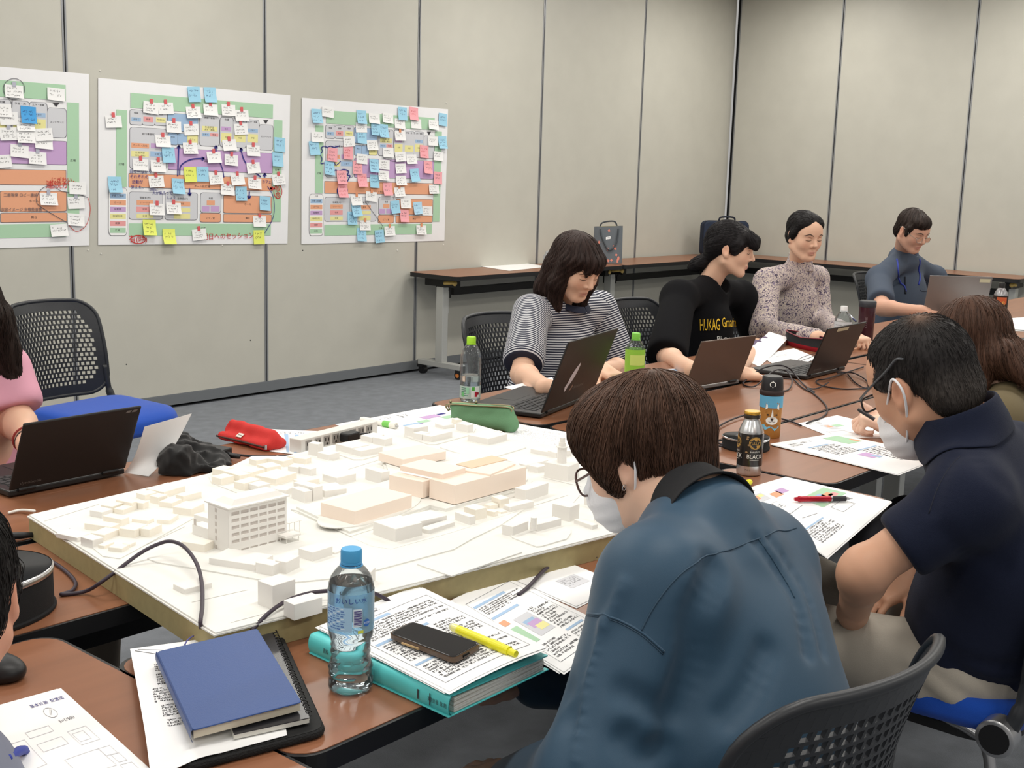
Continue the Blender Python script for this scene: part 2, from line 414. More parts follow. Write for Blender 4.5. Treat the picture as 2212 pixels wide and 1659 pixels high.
def block(k, L, F, R, by, m=M_WHT, z=ZT, name='model_building', lid=False, zb=None):
    """upright block from the roof corners left, near and right and the foot of the near edge"""
    f0 = P(*zp(k, F[0], by), z)
    px, py = zp(k, *F); lo, hi = 0.0, 0.3
    for _ in range(40):
        h = (lo + hi) / 2; q = f0 + (0, 0, h); d = q - CAM
        yy = 829.5 - FPX * (d @ _u) / (d @ _f)
        if yy > py: lo = h
        else: hi = h
    z1 = z + h
    f = P(px, py, z1)[:2]; l = P(*zp(k, *L), z1)[:2]; r = P(*zp(k, *R), z1)[:2]
    # keep the corners square
    a, b = l - f, r - f
    ang = math.atan2(a[0] * b[1] - a[1] * b[0], a @ b); fix = (abs(ang) - math.pi / 2) / 2
    s = 1 if ang > 0 else -1
    R2 = lambda v, t: np.array((math.cos(t) * v[0] - math.sin(t) * v[1], math.sin(t) * v[0] + math.cos(t) * v[1]))
    if abs(fix) < 0.45: a, b = R2(a, s * fix), R2(b, -s * fix)
    mb = MB(); poly = [f, f + b, f + a + b, f + a]
    mb.prism([tuple(p) for p in poly], (z - 0.0005) if zb is None else zb, z1)
    o = mb.obj(name, m, mroot, bevel=0.0006, seg=1)
    return z1, poly
c, w_ = M_CREAM, M_WHT
BL = [
 (1, (735, 935), (935, 1045), (1075, 960), 1115, w_), (1, (1028, 1018), (1180, 1085), (1330, 1030), 1215, w_), (1, (1145, 965), (1370, 1000), (1610, 905), 1110, c),
 (1, (1075, 800), (1475, 875), (1600, 815), 985, c), (1, (1325, 700), (1640, 755), (1775, 715), 870, c), (1, (1140, 600), (1330, 640), (1490, 580), 750, w_),
 (1, (1340, 510), (1490, 550), (1630, 480), 660, c), (1, (1535, 440), (1800, 490), (1890, 465), 630, c), (1, (1800, 470), (1990, 495), (2070, 455), 610, c),
 (1, (1540, 570), (1660, 600), (1810, 525), 690, c), (1, (1615, 885), (1850, 925), (2040, 830), 1065, c), (1, (1925, 900), (2085, 915), (2320, 830), 1055, c),
 (1, (1810, 735), (2060, 775), (2155, 730), 840, c), (1, (1255, 1160), (1370, 1175), (1540, 1110), 1240, c), (1, (1440, 1185), (1650, 1215), (1740, 1150), 1295, c),
 (1, (1640, 1140), (1780, 1150), (1890, 1110), 1215, c),
 (2, (-20, 270), (80, 305), (240, 260), 385, c), (2, (135, 310), (260, 335), (385, 300), 440, c), (2, (290, 380), (440, 410), (530, 350), 490, c), (2, (145, 205), (330, 265), (555, 170), 340, c),
 (2, (480, 295), (590, 320), (845, 260), 400, c), (2, (445, 460), (700, 490), (880, 410), 595, c), (2, (245, 625), (410, 640), (505, 555), 705, c), (2, (565, 915), (870, 965), (990, 905), 1085, c),
 (2, (985, 1110), (1540, 1230), (1730, 1090), 1335, w_), (2, (1545, 1195), (1775, 1240), (1895, 1185), 1400, w_), (2, (1800, 1170), (1960, 1195), (2150, 1110), 1370, w_),
 (4, (205, 620), (360, 695), (725, 605), 765, w_), (4, (1350, 570), (1530, 650), (1810, 550), 970, w_), (4, (1670, 835), (1815, 900), (2195, 800), 1110, w_),
 (3, (265, 310), (375, 345), (490, 295), 440, c), (3, (265, 415), (350, 455), (480, 405), 555, c), (3, (365, 345), (600, 415), (750, 385), 510, c), (3, (590, 345), (750, 375), (945, 325), 455, c),
 (3, (735, 185), (820, 215), (970, 180), 300, c), (3, (855, 260), (960, 310), (1140, 270), 390, c), (3, (980, 180), (1180, 225), (1300, 185), 310, c), (3, (1320, 165), (1480, 195), (1535, 165), 275, c),
 (3, (1230, 150), (1290, 165), (1340, 155), 230, c), (3, (1250, 285), (1380, 305), (1440, 260), 400, w_), (3, (1370, 290), (1540, 330), (1620, 310), 430, w_), (3, (810, 405), (1075, 460), (1350, 370), 560, c),
 (3, (495, 500), (660, 520), (930, 470), 625, c), (3, (690, 510), (845, 555), (1010, 515), 645, w_), (3, (1040, 575), (1215, 610), (1280, 560), 690, w_), (3, (1280, 570), (1460, 630), (1570, 610), 790, w_),
 (3, (1320, 500), (1580, 575), (1700, 545), 765, w_), (3, (1290, 470), (1420, 500), (1690, 460), 580, c), (5, (430, 160), (500, 250), (760, 200), 350, w_), (5, (475, 20), (660, 75), (910, 15), 180, w_),
 (6, (930, 800), (1130, 865), (1235, 840), 1020, w_), (5, (140, 1010), (340, 1065), (620, 985), 1205, w_), (5, (560, 1040), (640, 1070), (715, 1020), 1110, w_), (5, (1150, 650), (1440, 755), (1790, 665), 950, w_),
 (5, (1500, 590), (1700, 670), (2100, 565), 800, w_), (5, (1770, 735), (1880, 770), (2200, 650), 845, w_), (5, (1000, 1310), (1115, 1325), (1155, 1260), 1500, w_),
 (6, (145, 475), (290, 490), (375, 470), 650, w_), (6, (305, 590), (430, 630), (550, 590), 715, w_), (6, (610, 470), (740, 540), (900, 480), 640, w_), (6, (735, 540), (855, 580), (1120, 515), 670, w_),
 (6, (915, 360), (1000, 400), (1090, 350), 470, w_), (6, (1010, 395), (1175, 425), (1285, 400), 515, w_), (6, (1460, 245), (1560, 280), (1720, 240), 410, w_), (6, (1560, 335), (1670, 360), (1760, 330), 450, w_),
 (6, (1680, 360), (1790, 385), (2055, 315), 475, w_), (7, (555, 190), (650, 220), (780, 200), 270, w_), (7, (780, 190), (940, 215), (1025, 205), 315, w_), (7, (740, 130), (800, 150), (875, 145), 210, c),
 (7, (965, 320), (1190, 375), (1375, 310), 460, w_), (7, (1285, 280), (1310, 295), (1335, 282), 330, w_),
 (7, (1500, 960), (1640, 990), (1910, 900), 1130, w_), (7, (1225, 1060), (1330, 1100), (1440, 1080), 1220, c), (7, (1145, 1150), (1210, 1175), (1300, 1150), 1240, c), (7, (905, 1180), (1040, 1225), (1165, 1190), 1370, c),
 (7, (780, 1250), (970, 1310), (1040, 1295), 1425, w_), (7, (1390, 1160), (1450, 1190), (1650, 1100), 1270, w_), (7, (1170, 1225), (1265, 1250), (1300, 1230), 1325, c), (7, (1290, 1225), (1340, 1250), (1405, 1230), 1290, c),
 (7, (1675, 685), (1780, 715), (1870, 685), 785, w_), (7, (1705, 490), (1930, 540), (2000, 515), 590, w_), (7, (1930, 510), (2000, 545), (2130, 500), 610, w_), (7, (1960, 1145), (2165, 1195), (2270, 1150), 1370, w_),
 (8, (620, 670), (745, 695), (935, 635), 805, w_), (8, (935, 640), (1010, 670), (1240, 595), 760, w_), (8, (1415, 610), (1605, 680), (1665, 665), 725, w_), (8, (1520, 340), (1660, 375), (1740, 350), 490, w_),
 (8, (1640, 490), (1760, 530), (1850, 500), 665, w_), (7, (1430, 610), (1640, 690), (1835, 615), 735, w_),
]
for k, L, F, R, by, m in BL: block(k, L, F, R, by, m)
ztw, ptw = block(7, (1890, 645), (2145, 705), (2240, 650), 890, w_)
tw = P(*zp(7, 2065, 660), ztw)
mb = MB(); mb.lathe([(0.0105, 0), (0.0105, 0.036), (0.014, 0.036), (0.014, 0.0385), (0.0085, 0.0385), (0.0085, 0.047), (0.006, 0.047), (0.006, 0.058)], tw, 14); mb.obj('model_tower', w_, mroot, auto=30)
dr = P(*zp(8, 970, 612), ZT + 0.03); mb = MB(); mb.cyl(dr - (0, 0, 0.02), dr + (0, 0, 0.004), 0.006, n=14); mb.obj('model_tower', w_, mroot)
# peach civic blocks
zc = ZT + H2 + 0.002
block(5, (445, 400), (900, 520), (1660, 300), 700, M_PEACH, zc, 'peach_building')
block(6, (1125, 590), (1415, 690), (1945, 570), 800, M_PEACH, zc, 'peach_building')
z1, _ = block(7, (490, 850), (790, 930), (1625, 705), 1160, M_PEACH, zc, 'peach_building')
block(7, (90, 785), (405, 890), (480, 850), 1085, M_PEACH, zc, 'peach_building')
block(7, (155, 685), (640, 800), (900, 715), 862, M_PEACH, z1, 'peach_building')
block(7, (860, 765), (1215, 800), (1625, 690), 822, M_PEACH, z1, 'peach_building', zb=z1 - 0.001)
block(7, (810, 672), (990, 722), (1390, 612), 731, M_TAN, z1 + 0.004, 'peach_roof_plate')
# six-storey white office with window rows
def office():
    z0 = ZT + 0.0025
    zz, poly = block(2, (915, 395), (1185, 490), (1950, 318), 1080, w_, z0, 'office_core')
    core = mroot.children[-1]
    f, r, rl, l = poly
    a, b = (l - f), (r - f); au, bu = nrm(a), nrm(b); La, Lb = np.linalg.norm(a), np.linalg.norm(b)
    def w(s, t, z): q = f + au * s + bu * t; return np.array((q[0], q[1], z))
    mb = MB()
    H = zz - z0
    n = 6
    for i in range(6):
        za = z0 + H * (0.045 + 0.158 * i) - (0.0 if i else 0.004)
        for j in range(6):
            t0 = Lb * (0.045 + 0.158 * j); t1 = t0 + Lb * 0.128; h = H * (0.078 if i else 0.045)
            p = [w(-0.0004, t0, za), w(-0.0004, t1, za), w(-0.0004, t1, za + h), w(-0.0004, t0, za + h)]
            mb.quad(*p)
        s0 = La * 0.56; q = [w(s0, -0.0004, za), w(s0, -0.0004, za + H * 0.09), w(s0 + La * 0.085, -0.0004, za + H * 0.09), w(s0 + La * 0.085, -0.0004, za)]
        mb.quad(*q)
    panes = mb
    # wall skin in front of the panes: one sheet with window openings and their reveals
    mb = MB(); d = 0.0016
    zs = [(z0 + H * (0.045 + 0.158 * i) - (0.0 if i else 0.004), H * (0.078 if i else 0.045)) for i in range(6)]
    zb_ = [z0] + [q for a_, h_ in zs for q in (a_, a_ + h_)] + [zz]; tb_ = [0.0] + [q for j in range(6) for q in (Lb * (0.045 + 0.158 * j), Lb * (0.045 + 0.158 * j) + Lb * 0.128)] + [Lb]
    for i in range(len(zb_) - 1):
        for j in range(len(tb_) - 1):
            a0, a1, t0, t1 = zb_[i], zb_[i + 1], tb_[j], tb_[j + 1]
            if i % 2 and j % 2:
                for (p, q) in (((t0, a0), (t1, a0)), ((t1, a0), (t1, a1)), ((t1, a1), (t0, a1)), ((t0, a1), (t0, a0))): mb.quad(w(-d, *p), w(-d, *q), w(0, *q), w(0, *p))
            else: mb.quad(w(-d, t0, a0), w(-d, t1, a0), w(-d, t1, a1), w(-d, t0, a1))
    for t_ in (0, Lb): mb.quad(w(-d, t_, z0), w(0, t_, z0), w(0, t_, zz), w(-d, t_, zz))
    mb.obj('office_facade', w_, mroot)
    panes.obj('office_window', M_WIN, mroot)['kind'] = 'stuff'
    mb = MB(); e = 0.004
    mb.prism([tuple(w(s, t, 0)[:2]) for s, t in ((-e - 0.002, -e), (-e - 0.002, Lb + e), (La + e, Lb + e), (La + e, -e))], zz, zz + 0.0025)
    lo = [w(s, t, zz + 0.0025) for s, t in ((0.004, 0.01), (0.004, Lb - 0.002), (La - 0.006, Lb - 0.002), (La - 0.006, 0.01))]
    hi = [w(s, t, zz + 0.0105) for s, t in ((0.012, 0.022), (0.012, Lb - 0.01), (La - 0.016, Lb - 0.01), (La - 0.016, 0.022))]
    mb.add(lo + hi, [(4, 5, 6, 7), (0, 1, 5, 4), (1, 2, 6, 5), (2, 3, 7, 6), (3, 0, 4, 7)]); mb.obj('office_roof', w_, mroot)
    z_, p_ = block(2, (720, 680), (918, 752), (1050, 715), 890, w_, z0, 'model_building')
    mb = MB(); q = [P(*zp(2, x, y), z0)[:2] for x, y in ((742, 795), (775, 800))]
    f2, l2 = p_[0], p_[3]; u2 = nrm(f2 - l2); L2 = np.linalg.norm(f2 - l2); nn = np.array((u2[1], -u2[0]))
    for sgn in (1,):
        o2 = l2 - nn * 0.0 + u2 * L2 * 0.12
        out = nrm(np.array((-bu[0], -bu[1]))) * 0.0006
        pts = [(*(o2 + out), z0 + 0.019), (*(o2 + u2 * L2 * 0.17 + out), z0 + 0.019), (*(o2 + u2 * L2 * 0.17 + out), z0 + 0.031), (*(o2 + out), z0 + 0.031)]
        mb.quad(*pts)
    mb.obj('office_window', M_WIN, mroot)
    block(2, (785, 545), (920, 612), (1010, 575), 700, w_, z0, 'model_building')
    # entrance canopies at the far end
    for (kx, ky), (w1, w2), zc_, th in (((2050, 862), (0.035, 0.022), 0.010, 0.004), ((2075, 665), (0.03, 0.02), 0.022, 0.001)):
        q = P(*zp(2, kx, ky), z0 + zc_)
        mb = MB(); c_ = q[:2] + au * w2 / 2 - bu * 0.0
        mb.prism([tuple(c_ + bu * sx * w1 / 2 + au * sy * w2 / 2) for sx, sy in ((-1, -1), (1, -1), (1, 1), (-1, 1))], z0 + zc_, z0 + zc_ + th)
        for sx, sy in ((-0.8, -0.8), (0.8, -0.8), (0.8, 0.8), (-0.8, 0.8)):
            p = c_ + bu * sx * w1 / 2 + au * sy * w2 / 2; mb.cyl((*p, z0), (*p, z0 + zc_), 0.0007, n=4)
        mb.obj('office_canopy', w_, mroot)
office()
# thin printed street lines on the ground sheet
mb = MB()
def gline(a, b, wd=0.0011, z=ZT + 0.0004):
    a = P(*zp(*a), z); b = P(*zp(*b), z); d = nrm(b - a); s = np.cross(d, (0, 0, 1)) * wd / 2
    mb.quad(a - s, b - s, b + s, a + s)
for a, b in (((4, 455, 865), (4, 1200, 700)), ((4, 975, 1135), (4, 1560, 980)), ((1, 410, 780), (1, 1310, 500)), ((6, 690, 822), (6, 1120, 690)), ((5, 0, 495), (5, 445, 375)),
             ((8, 1050, 155), (8, 1500, 260)), ((8, 1400, 435), (8, 1500, 320)), ((1, 1920, 1210), (2, 780, 640)), ((8, 850, 500), (8, 1340, 350))): gline(a, b)
mb.obj('street_lines', mat('model_groove', (186, 182, 176), 0.8), mroot)
# ---------------------------------------------------------------- planning posters on the partition, with cards and sticky notes
M_PAPER = mat('paper_white', (236, 236, 238), 0.75, noise=0.01, nscale=12)
PC = {'green': (172, 208, 176), 'grey': (207, 208, 213), 'blue': (160, 188, 218), 'purple': (196, 162, 206), 'orange': (229, 165, 130), 'yellow': (232, 226, 158), 'red': (230, 160, 160), 'line': (92, 92, 100), 'ink': (60, 58, 62), 'redink': (196, 50, 46), 'blueink': (52, 50, 130), 'white': (240, 240, 240)}
PM = {k: mat('print_' + k, v, 0.75) for k, v in PC.items()}
PK = list(PC); PMATS = [PM[k] for k in PK]; PI = {k: i for i, k in enumerate(PK)}
M_CARDN = mat('card_white', (240, 240, 240), 0.7); M_TAPE = mat('tape_red', (214, 96, 100), 0.5); M_TAPO = mat('tape_orange', (224, 150, 110), 0.5); M_TAPG = mat('tape_grey', (180, 182, 196), 0.4)
NOTE = {'w': M_CARDN, 'b': mat('note_blue', (158, 208, 232), 0.7), 'B': mat('note_deep_blue', (70, 158, 220), 0.7), 'y': mat('note_yellow', (228, 236, 112), 0.7), 'p': mat('note_pink', (240, 168, 176), 0.7), 'l': mat('note_pale_blue', (180, 218, 240), 0.7)}
def hom(src, dst):
    A = []
    for (x, y), (u, v) in zip(src, dst):
        A.append([x, y, 1, 0, 0, 0, -u * x, -u * y, -u]); A.append([0, 0, 0, x, y, 1, -v * x, -v * y, -v])
    return np.linalg.svd(np.array(A))[2][-1].reshape(3, 3)
def hap(Hm, x, y):
    q = Hm @ np.array((x, y, 1.0)); return q[:2] / q[2]
TL = [(728, 165), (2163, 298), (2148, 1402), (738, 1418)]
HT = hom(TL, [(0, 0), (1, 0), (1, 1), (0, 1)])
T = []     # template: (colour, rounded, x0, y0, x1, y1)
def tr(c, *a, rd=0.0): T.append((c, rd, *a))
tr('green', 970, 278, 2033, 470); tr('green', 865, 403, 948, 985); tr('green', 2040, 480, 2095, 1240); tr('green', 966, 1255, 2022, 1342)
for b in ((968, 403, 1060, 520), (1060, 410, 1152, 523), (1152, 412, 1245, 525), (968, 535, 1243, 855), (1488, 450, 1635, 680), (1642, 458, 1737, 685), (1740, 470, 1835, 690), (1837, 478, 1930, 698), (1933, 515, 2033, 708), (967, 1020, 1215, 1225), (1237, 1022, 1475, 1228), (1500, 1025, 1650, 1175)): tr('grey', *b, rd=1)
tr('blue', 1250, 430, 1475, 575, rd=1); tr('blue', 1255, 580, 1325, 668, rd=1); tr('blue', 1328, 583, 1395, 668, rd=1); tr('yellow', 1398, 585, 1475, 668, rd=1)
tr('purple', 1258, 692, 2030, 880, rd=1); tr('orange', 963, 882, 2025, 1010, rd=1)
for b in ((1498, 1178, 1648, 1244), (1672, 1045, 2025, 1178), (1672, 1186, 2025, 1244)): tr('orange', *b, rd=1)
tr('white', 812, 990, 952, 1345, rd=1)
for c, y in zip(('blue', 'orange', 'purple', 'yellow', 'red', 'green'), (1032, 1082, 1132, 1183, 1237, 1289)): tr(c, 822, y, 942, y + 39)
for b in (('blue', 978, 460, 1050, 495), ('red', 1068, 455, 1140, 500), ('yellow', 1162, 460, 1235, 503), ('yellow', 1505, 525, 1620, 570), ('blue', 1505, 578, 1562, 607), ('red', 1568, 580, 1628, 608), ('purple', 1650, 530, 1722, 568),
          ('yellow', 1650, 578, 1725, 650), ('blue', 1848, 545, 1922, 577), ('yellow', 1845, 585, 1922, 652), ('yellow', 1748, 590, 1830, 650), ('orange', 978, 652, 1112, 695), ('yellow', 978, 712, 1110, 760), ('purple', 1125, 655, 1235, 697), ('blue', 1122, 715, 1235, 760), ('orange', 1022, 1082, 1145, 1120),
          ('red', 1020, 1131, 1145, 1171), ('yellow', 1022, 1185, 1147, 1217), ('orange', 1300, 1090, 1422, 1128), ('yellow', 1300, 1140, 1422, 1170), ('yellow', 1300, 1182, 1422, 1220), ('orange', 1545, 1083, 1605, 1118), ('purple', 1508, 1125, 1565, 1165), ('purple', 1575, 1125, 1640, 1165)): tr(*b)
TX = [('広場', 906, 815, 20), ('広場', 2066, 855, 18), ('広場', 1520, 1292, 18), ('相談', 1014, 430, 16), ('健康', 1106, 437, 16), ('健康', 1198, 440, 16), ('子育て', 1014, 478, 15), ('健康', 1104, 478, 15), ('地域交流', 1198, 482, 13), ('会議', 1690, 480, 18), ('学習・児', 1788, 490, 16), ('工作・音楽', 1884, 497, 14),
      ('エントランス', 1983, 608, 14), ('調理・食育', 1562, 468, 16), ('生涯学習', 1562, 538, 18), ('(教育・講座)', 1562, 556, 14), ('子育て', 1533, 592, 15), ('健康', 1598, 594, 15), ('窓口事務所', 1105, 590, 18), ('ホール・文化', 1045, 674, 17), ('生涯学習', 1044, 728, 17), ('(教育・講座)', 1044, 748, 13), ('子育て', 1180, 740, 17),
      ('図書館', 1560, 790, 24), ('ホール前広場', 1510, 980, 20), ('音楽室(大)', 1085, 1065, 17), ('音楽室(小)', 1365, 1070, 17), ('リハーサル', 1083, 1101, 15), ('健康', 1083, 1151, 16), ('会議', 1083, 1200, 16), ('講座', 1360, 1109, 16), ('軽運動', 1360, 1200, 16), ('楽屋', 1575, 1068, 16), ('楽屋', 1575, 1101, 15), ('ピアノ室', 1573, 1218, 17), ('ホール', 1850, 1112, 20), ('舞台', 1850, 1216, 18),
      ('凡例', 880, 1010, 16), ('子育て支援', 880, 1050, 17), ('ホール', 880, 1101, 17), ('図書館', 880, 1151, 17), ('地域交流', 880, 1202, 17), ('健康', 880, 1256, 17), ('広場', 880, 1308, 17), ('カフェ', 1436, 630, 15), ('防災', 1290, 610, 14), ('会議', 1690, 610, 14), ('学習', 1790, 618, 14), ('学習', 1884, 618, 14), ('音楽', 1686, 550, 14), ('子育て', 1885, 561, 14)]
def poster(label, corners, items, extra=None, gx=None):
    cw = [YP(x, y, YW) for x, y in corners]
    X0 = (cw[0][0] + cw[3][0]) / 2; X1 = (cw[1][0] + cw[2][0]) / 2; Z1 = (cw[0][2] + cw[1][2]) / 2; Z0 = (cw[2][2] + cw[3][2]) / 2
    root = thing('planning_poster', label, 'poster', ((X0 + X1) / 2, YW - 0.002, Z0), 'planning posters on the partition wall')
    HW = hom([(0, 0), (1, 0), (1, 1), (0, 1)], [(c[0], c[2]) for c in cw])
    def W2(u, v, d=0.0): q = hap(HW, u, v); return np.array((q[0], YW - 0.004 - d, q[1]))
    # sheet: thin, faintly buckled
    n = 14; vs = []
    for j in range(n + 1):
        for i in range(n + 1):
            u, v = i / n, j / n
            vs.append(W2(u, v, 0.0006 + 0.0035 * max(0, math.sin(9 * u + 3) * math.sin(7 * v + 2 * u)) * 0.14))
    fs = [(j * (n + 1) + i, (j + 1) * (n + 1) + i, (j + 1) * (n + 1) + i + 1, j * (n + 1) + i + 1) for j in range(n) for i in range(n)]
    o = mk('poster_sheet', vs, fs, M_PAPER, root, True); md = o.modifiers.new('t', 'SOLIDIFY'); md.thickness = 0.0006; md.offset = -1; md.use_rim = False
    mb = MB(); lay = 0.0024
    def uv(x, y): return hap(HT, x, y)
    def rect(x0, y0, x1, y1, c, d, r=0.0):
        a = uv(x0, y0); b = uv(x1, y1); us = b - a
        if r:
            pts = [(a[0] + us[0] / 2 + px * us[0], a[1] + us[1] / 2 + py * us[1]) for px, py in rrect(1, 1, min(0.14, 0.014 / max(us[0], 0.02)), 3)]
        else: pts = [(a[0], a[1]), (b[0], a[1]), (b[0], b[1]), (a[0], b[1])]
        q = [W2(u, v, d) for u, v in pts]; mb.add(q, [tuple(range(len(q)))], PI[c])
    for k, (c, rd, x0, y0, x1, y1) in enumerate(T):
        d = lay + k * 0.00001
        if rd:
            rect(x0 - 2.5, y0 - 2.5, x1 + 2.5, y1 + 2.5, 'line', d, 1); rect(x0, y0, x1, y1, c, d + 0.00015, 1)
        else: rect(x0, y0, x1, y1, c, d + 0.0003)
    a = [W2(*uv(x, y), lay + 0.0006) for x, y in ((1962, 482), (2000, 482), (1981, 510))]; mb.add(a, [(0, 1, 2)], PI['ink'])
    for s, x, y, sz in TX:
        tv, tf = TXT(s); u0 = uv(x, y)
        q = [W2(u0[0] + p[0] * sz / 1435, u0[1] - p[1] * sz / 1180, lay + 0.0008) for p in tv]; mb.add(q, tf, PI['ink'])
    mb.obj('poster_print', PMATS, root)
    # cards and sticky notes
    rnd = random.Random(len(items))
    for it in items:
        k, px, py = it[0], it[1], it[2]
        c = YP(px, py, YW); w, h = (0.098, 0.064) if k == 'w' else (0.083, 0.086)
        a = math.radians(rnd.uniform(-5, 5)); d0 = 0.0045 + rnd.uniform(0, 0.004)
        ux = np.array((math.cos(a), 0, math.sin(a))); uz = np.array((-math.sin(a), 0, math.cos(a)))
        mb = MB(); nx = 1; ny = 4; lift = rnd.uniform(0.002, 0.012) if k == 'w' else rnd.uniform(0.004, 0.022)
        def pt(s, t, e=0): return c + ux * s * w / 2 + uz * t * h / 2 + np.array((0, -0.004 - d0 - e - lift * ((1 - t) / 2) ** 2, 0))
        for j in range(ny):
            t0, t1 = 1 - 2 * j / ny, 1 - 2 * (j + 1) / ny
            mb.quad(pt(-1, t0), pt(-1, t1), pt(1, t1), pt(1, t0), 0); mb.quad(pt(1, t0, -0.0005), pt(1, t1, -0.0005), pt(-1, t1, -0.0005), pt(-1, t0, -0.0005), 0)
        # handwriting: short strokes in lines
        rows = rnd.randint(2, 3)
        for r_ in range(rows):
            t = 0.45 - r_ * 0.5 + rnd.uniform(-0.08, 0.08); s = -0.8 + rnd.uniform(0, 0.15)
            while s < 0.75 - rnd.random() * 0.5:
                if rnd.random() < 0.82:
                    ln = rnd.uniform(0.05, 0.13); hh = rnd.uniform(0.06, 0.17)
                    for _ in range(3):
                        s0, t0 = s + rnd.uniform(0, ln), t + rnd.uniform(-hh, hh); an = rnd.choice((0, 0.2, 1.4, 1.7, 0.8)); l2 = rnd.uniform(0.04, 0.1)
                        ds, dt = math.cos(an) * l2, math.sin(an) * l2 * 1.3; th = 0.016
                        mb.quad(pt(s0 - ds, t0 - dt, 0.0005), pt(s0 - ds + th * math.sin(an), t0 - dt - th * 1.8 * math.cos(an), 0.0005), pt(s0 + ds + th * math.sin(an), t0 + dt - th * 1.8 * math.cos(an), 0.0005), pt(s0 + ds, t0 + dt, 0.0005), 1)
                s += rnd.uniform(0.12, 0.2)
        ink = PM['redink'] if (k == 'p' and rnd.random() < 0.4) else (mat('note_ink_blue', (50, 60, 110), 0.8) if k in 'bBl' else PM['ink'])
        o = mb.obj('note_card' if k == 'w' else 'sticky_note', [NOTE[k], ink], root)
        if k == 'w' and len(it) > 3:
            mb = MB(); tw_, th_ = 0.02, 0.026; cc = c + uz * (h / 2 + 0.004)
            q = [cc + ux * s * tw_ / 2 + uz * t * th_ / 2 + np.array((0, -0.006 - d0, 0)) for s, t in ((-1, 1), (-1, -1), (1, -1), (1, 1))]
            mb.add(q, [(0, 1, 2, 3)]); mb.obj('tape', {'r': M_TAPE, 'o': M_TAPO, 'g': M_TAPG}[it[3]], o)
    # marker lines and handwriting straight on the sheet
    if extra:
        for name, col, lines, texts in extra:
            mb = MB()
            for wd, pts in lines:
                pts = [YP(x, y, YW) + np.array((0, -0.0095, 0)) for x, y in pts]
                pts = spline(pts, 5) if len(pts) > 2 else pts
                for p0, p1 in zip(pts[:-1], pts[1:]):
                    d = nrm(p1 - p0); s = np.array((-d[2], 0, d[0])) * wd / 2; mb.quad(p0 - s, p1 - s, p1 + s, p0 + s)
            for s, x, y, sz in texts:
                tv, tf = TXT(s); c = YP(x, y, YW) + np.array((0, -0.0096, 0)); mb.add([c + np.array((p[0] * sz, 0, p[1] * sz)) for p in tv], tf)
            o = mb.obj(name, PM[col], root); o['kind'] = 'stuff'
_tc = {}
def TXT(s):
    if s not in _tc: _tc[s] = text_mesh(s, 1.0)
    return _tc[s]
z2 = lambda k, tp, *a: [(k, a[i] / 3.456, 120 + a[i + 1] / 3.456) + ((tp,) if tp else ()) for i in range(0, len(a), 2)]
z3 = lambda k, tp, *a: [(k, 640 + a[i] / 4.147, 160 + a[i + 1] / 4.147) + ((tp,) if tp else ()) for i in range(0, len(a), 2)]
L2 = lambda *a: [(a[i] / 3.456, 120 + a[i + 1] / 3.456) for i in range(0, len(a), 2)]
L3 = lambda *a: [(640 + a[i] / 4.147, 160 + a[i + 1] / 4.147) for i in range(0, len(a), 2)]
def circ(f, cx, cy, rx, ry, n=14): return f(*[v for i in range(n + 1) for v in (cx + rx * math.cos(2 * math.pi * i / n), cy + ry * math.sin(2 * math.pi * i / n))])
def arrow(f, *a):
    p = f(*a); (x0, y0), (x1, y1) = p[-2], p[-1]; an = math.atan2(y1 - y0, x1 - x0); r = 7
    return [(0.008, p)] + [(0.009, [(x1 - r * math.cos(an + s), y1 - r * math.sin(an + s)), (x1, y1)]) for s in (0.5, -0.5)]
i2 = z2('w', 'r', 1118, 390, 1232, 395, 1435, 425, 1562, 405, 1697, 408, 1798, 447, 840, 493, 1288, 533, 1420, 553, 1792, 550, 1208, 640, 1413, 692, 1705, 668, 1883, 710, 1588, 760, 1717, 780, 1882, 838, 1042, 815, 1172, 825, 1160, 940, 1606, 920, 1765, 925, 1893, 955, 1690, 1000, 2072, 925, 1162, 1148, 1288, 1140, 1930, 1238, 1480, 1335) \
   + z2('b', None, 1440, 290, 1560, 293, 1248, 742, 1505, 885, 1320, 975, 850, 962, 1793, 1030, 1970, 1103, 2080, 665, 2065, 775) + z2('y', None, 1412, 888, 1105, 1283, 1252, 1350, 1925, 1355)
e2 = [('marker_blue', 'blueink', arrow(L2, 1320, 900, 1328, 670) + arrow(L2, 1335, 890, 1345, 820, 1420, 775, 1520, 768) + arrow(L2, 1605, 720, 1606, 672) + arrow(L2, 1940, 905, 1870, 850, 1815, 780, 1790, 690) + arrow(L2, 1970, 910, 1970, 878) + arrow(L2, 1408, 990, 1410, 1045) + arrow(L2, 1855, 1015, 1853, 1068)
       + [(0.006, L2(1665, 910, 1655, 850, 1632, 790)), (0.004, L2(1990, 975, 2035, 1060, 2035, 1200, 1970, 1325))],
       [('日々一ながり', 302, 371, 0.024), ('それぞれの', 299, 382, 0.024), ('活動が', 295, 393, 0.024), ('見えた。', 297, 405, 0.024), ('活動に', 330, 410, 0.02), ('人が集まって', 349, 417, 0.022), ('しょう', 368, 427, 0.02), ('カフェ', 574, 393, 0.024)]),
      ('marker_red', 'redink', [(0.005, circ(L2, 1025, 1372, 55, 30)), (0.005, circ(L2, 2068, 1015, 30, 50))] + arrow(L2, 2050, 995, 2010, 990), [('有(時)', 1025 / 3.456, 120 + 1372 / 3.456, 0.045), ('明日へのセッション', 1700 / 3.456, 120 + 1350 / 3.456, 0.042), ('飲', 2068 / 3.456, 120 + 998 / 3.456, 0.04), ('食', 2068 / 3.456, 120 + 1040 / 3.456, 0.04)])]
poster('middle town-hall plan poster, long one with red-taped white cards', [(211, 168), (626, 206), (620, 526), (211, 529)], i2, e2)
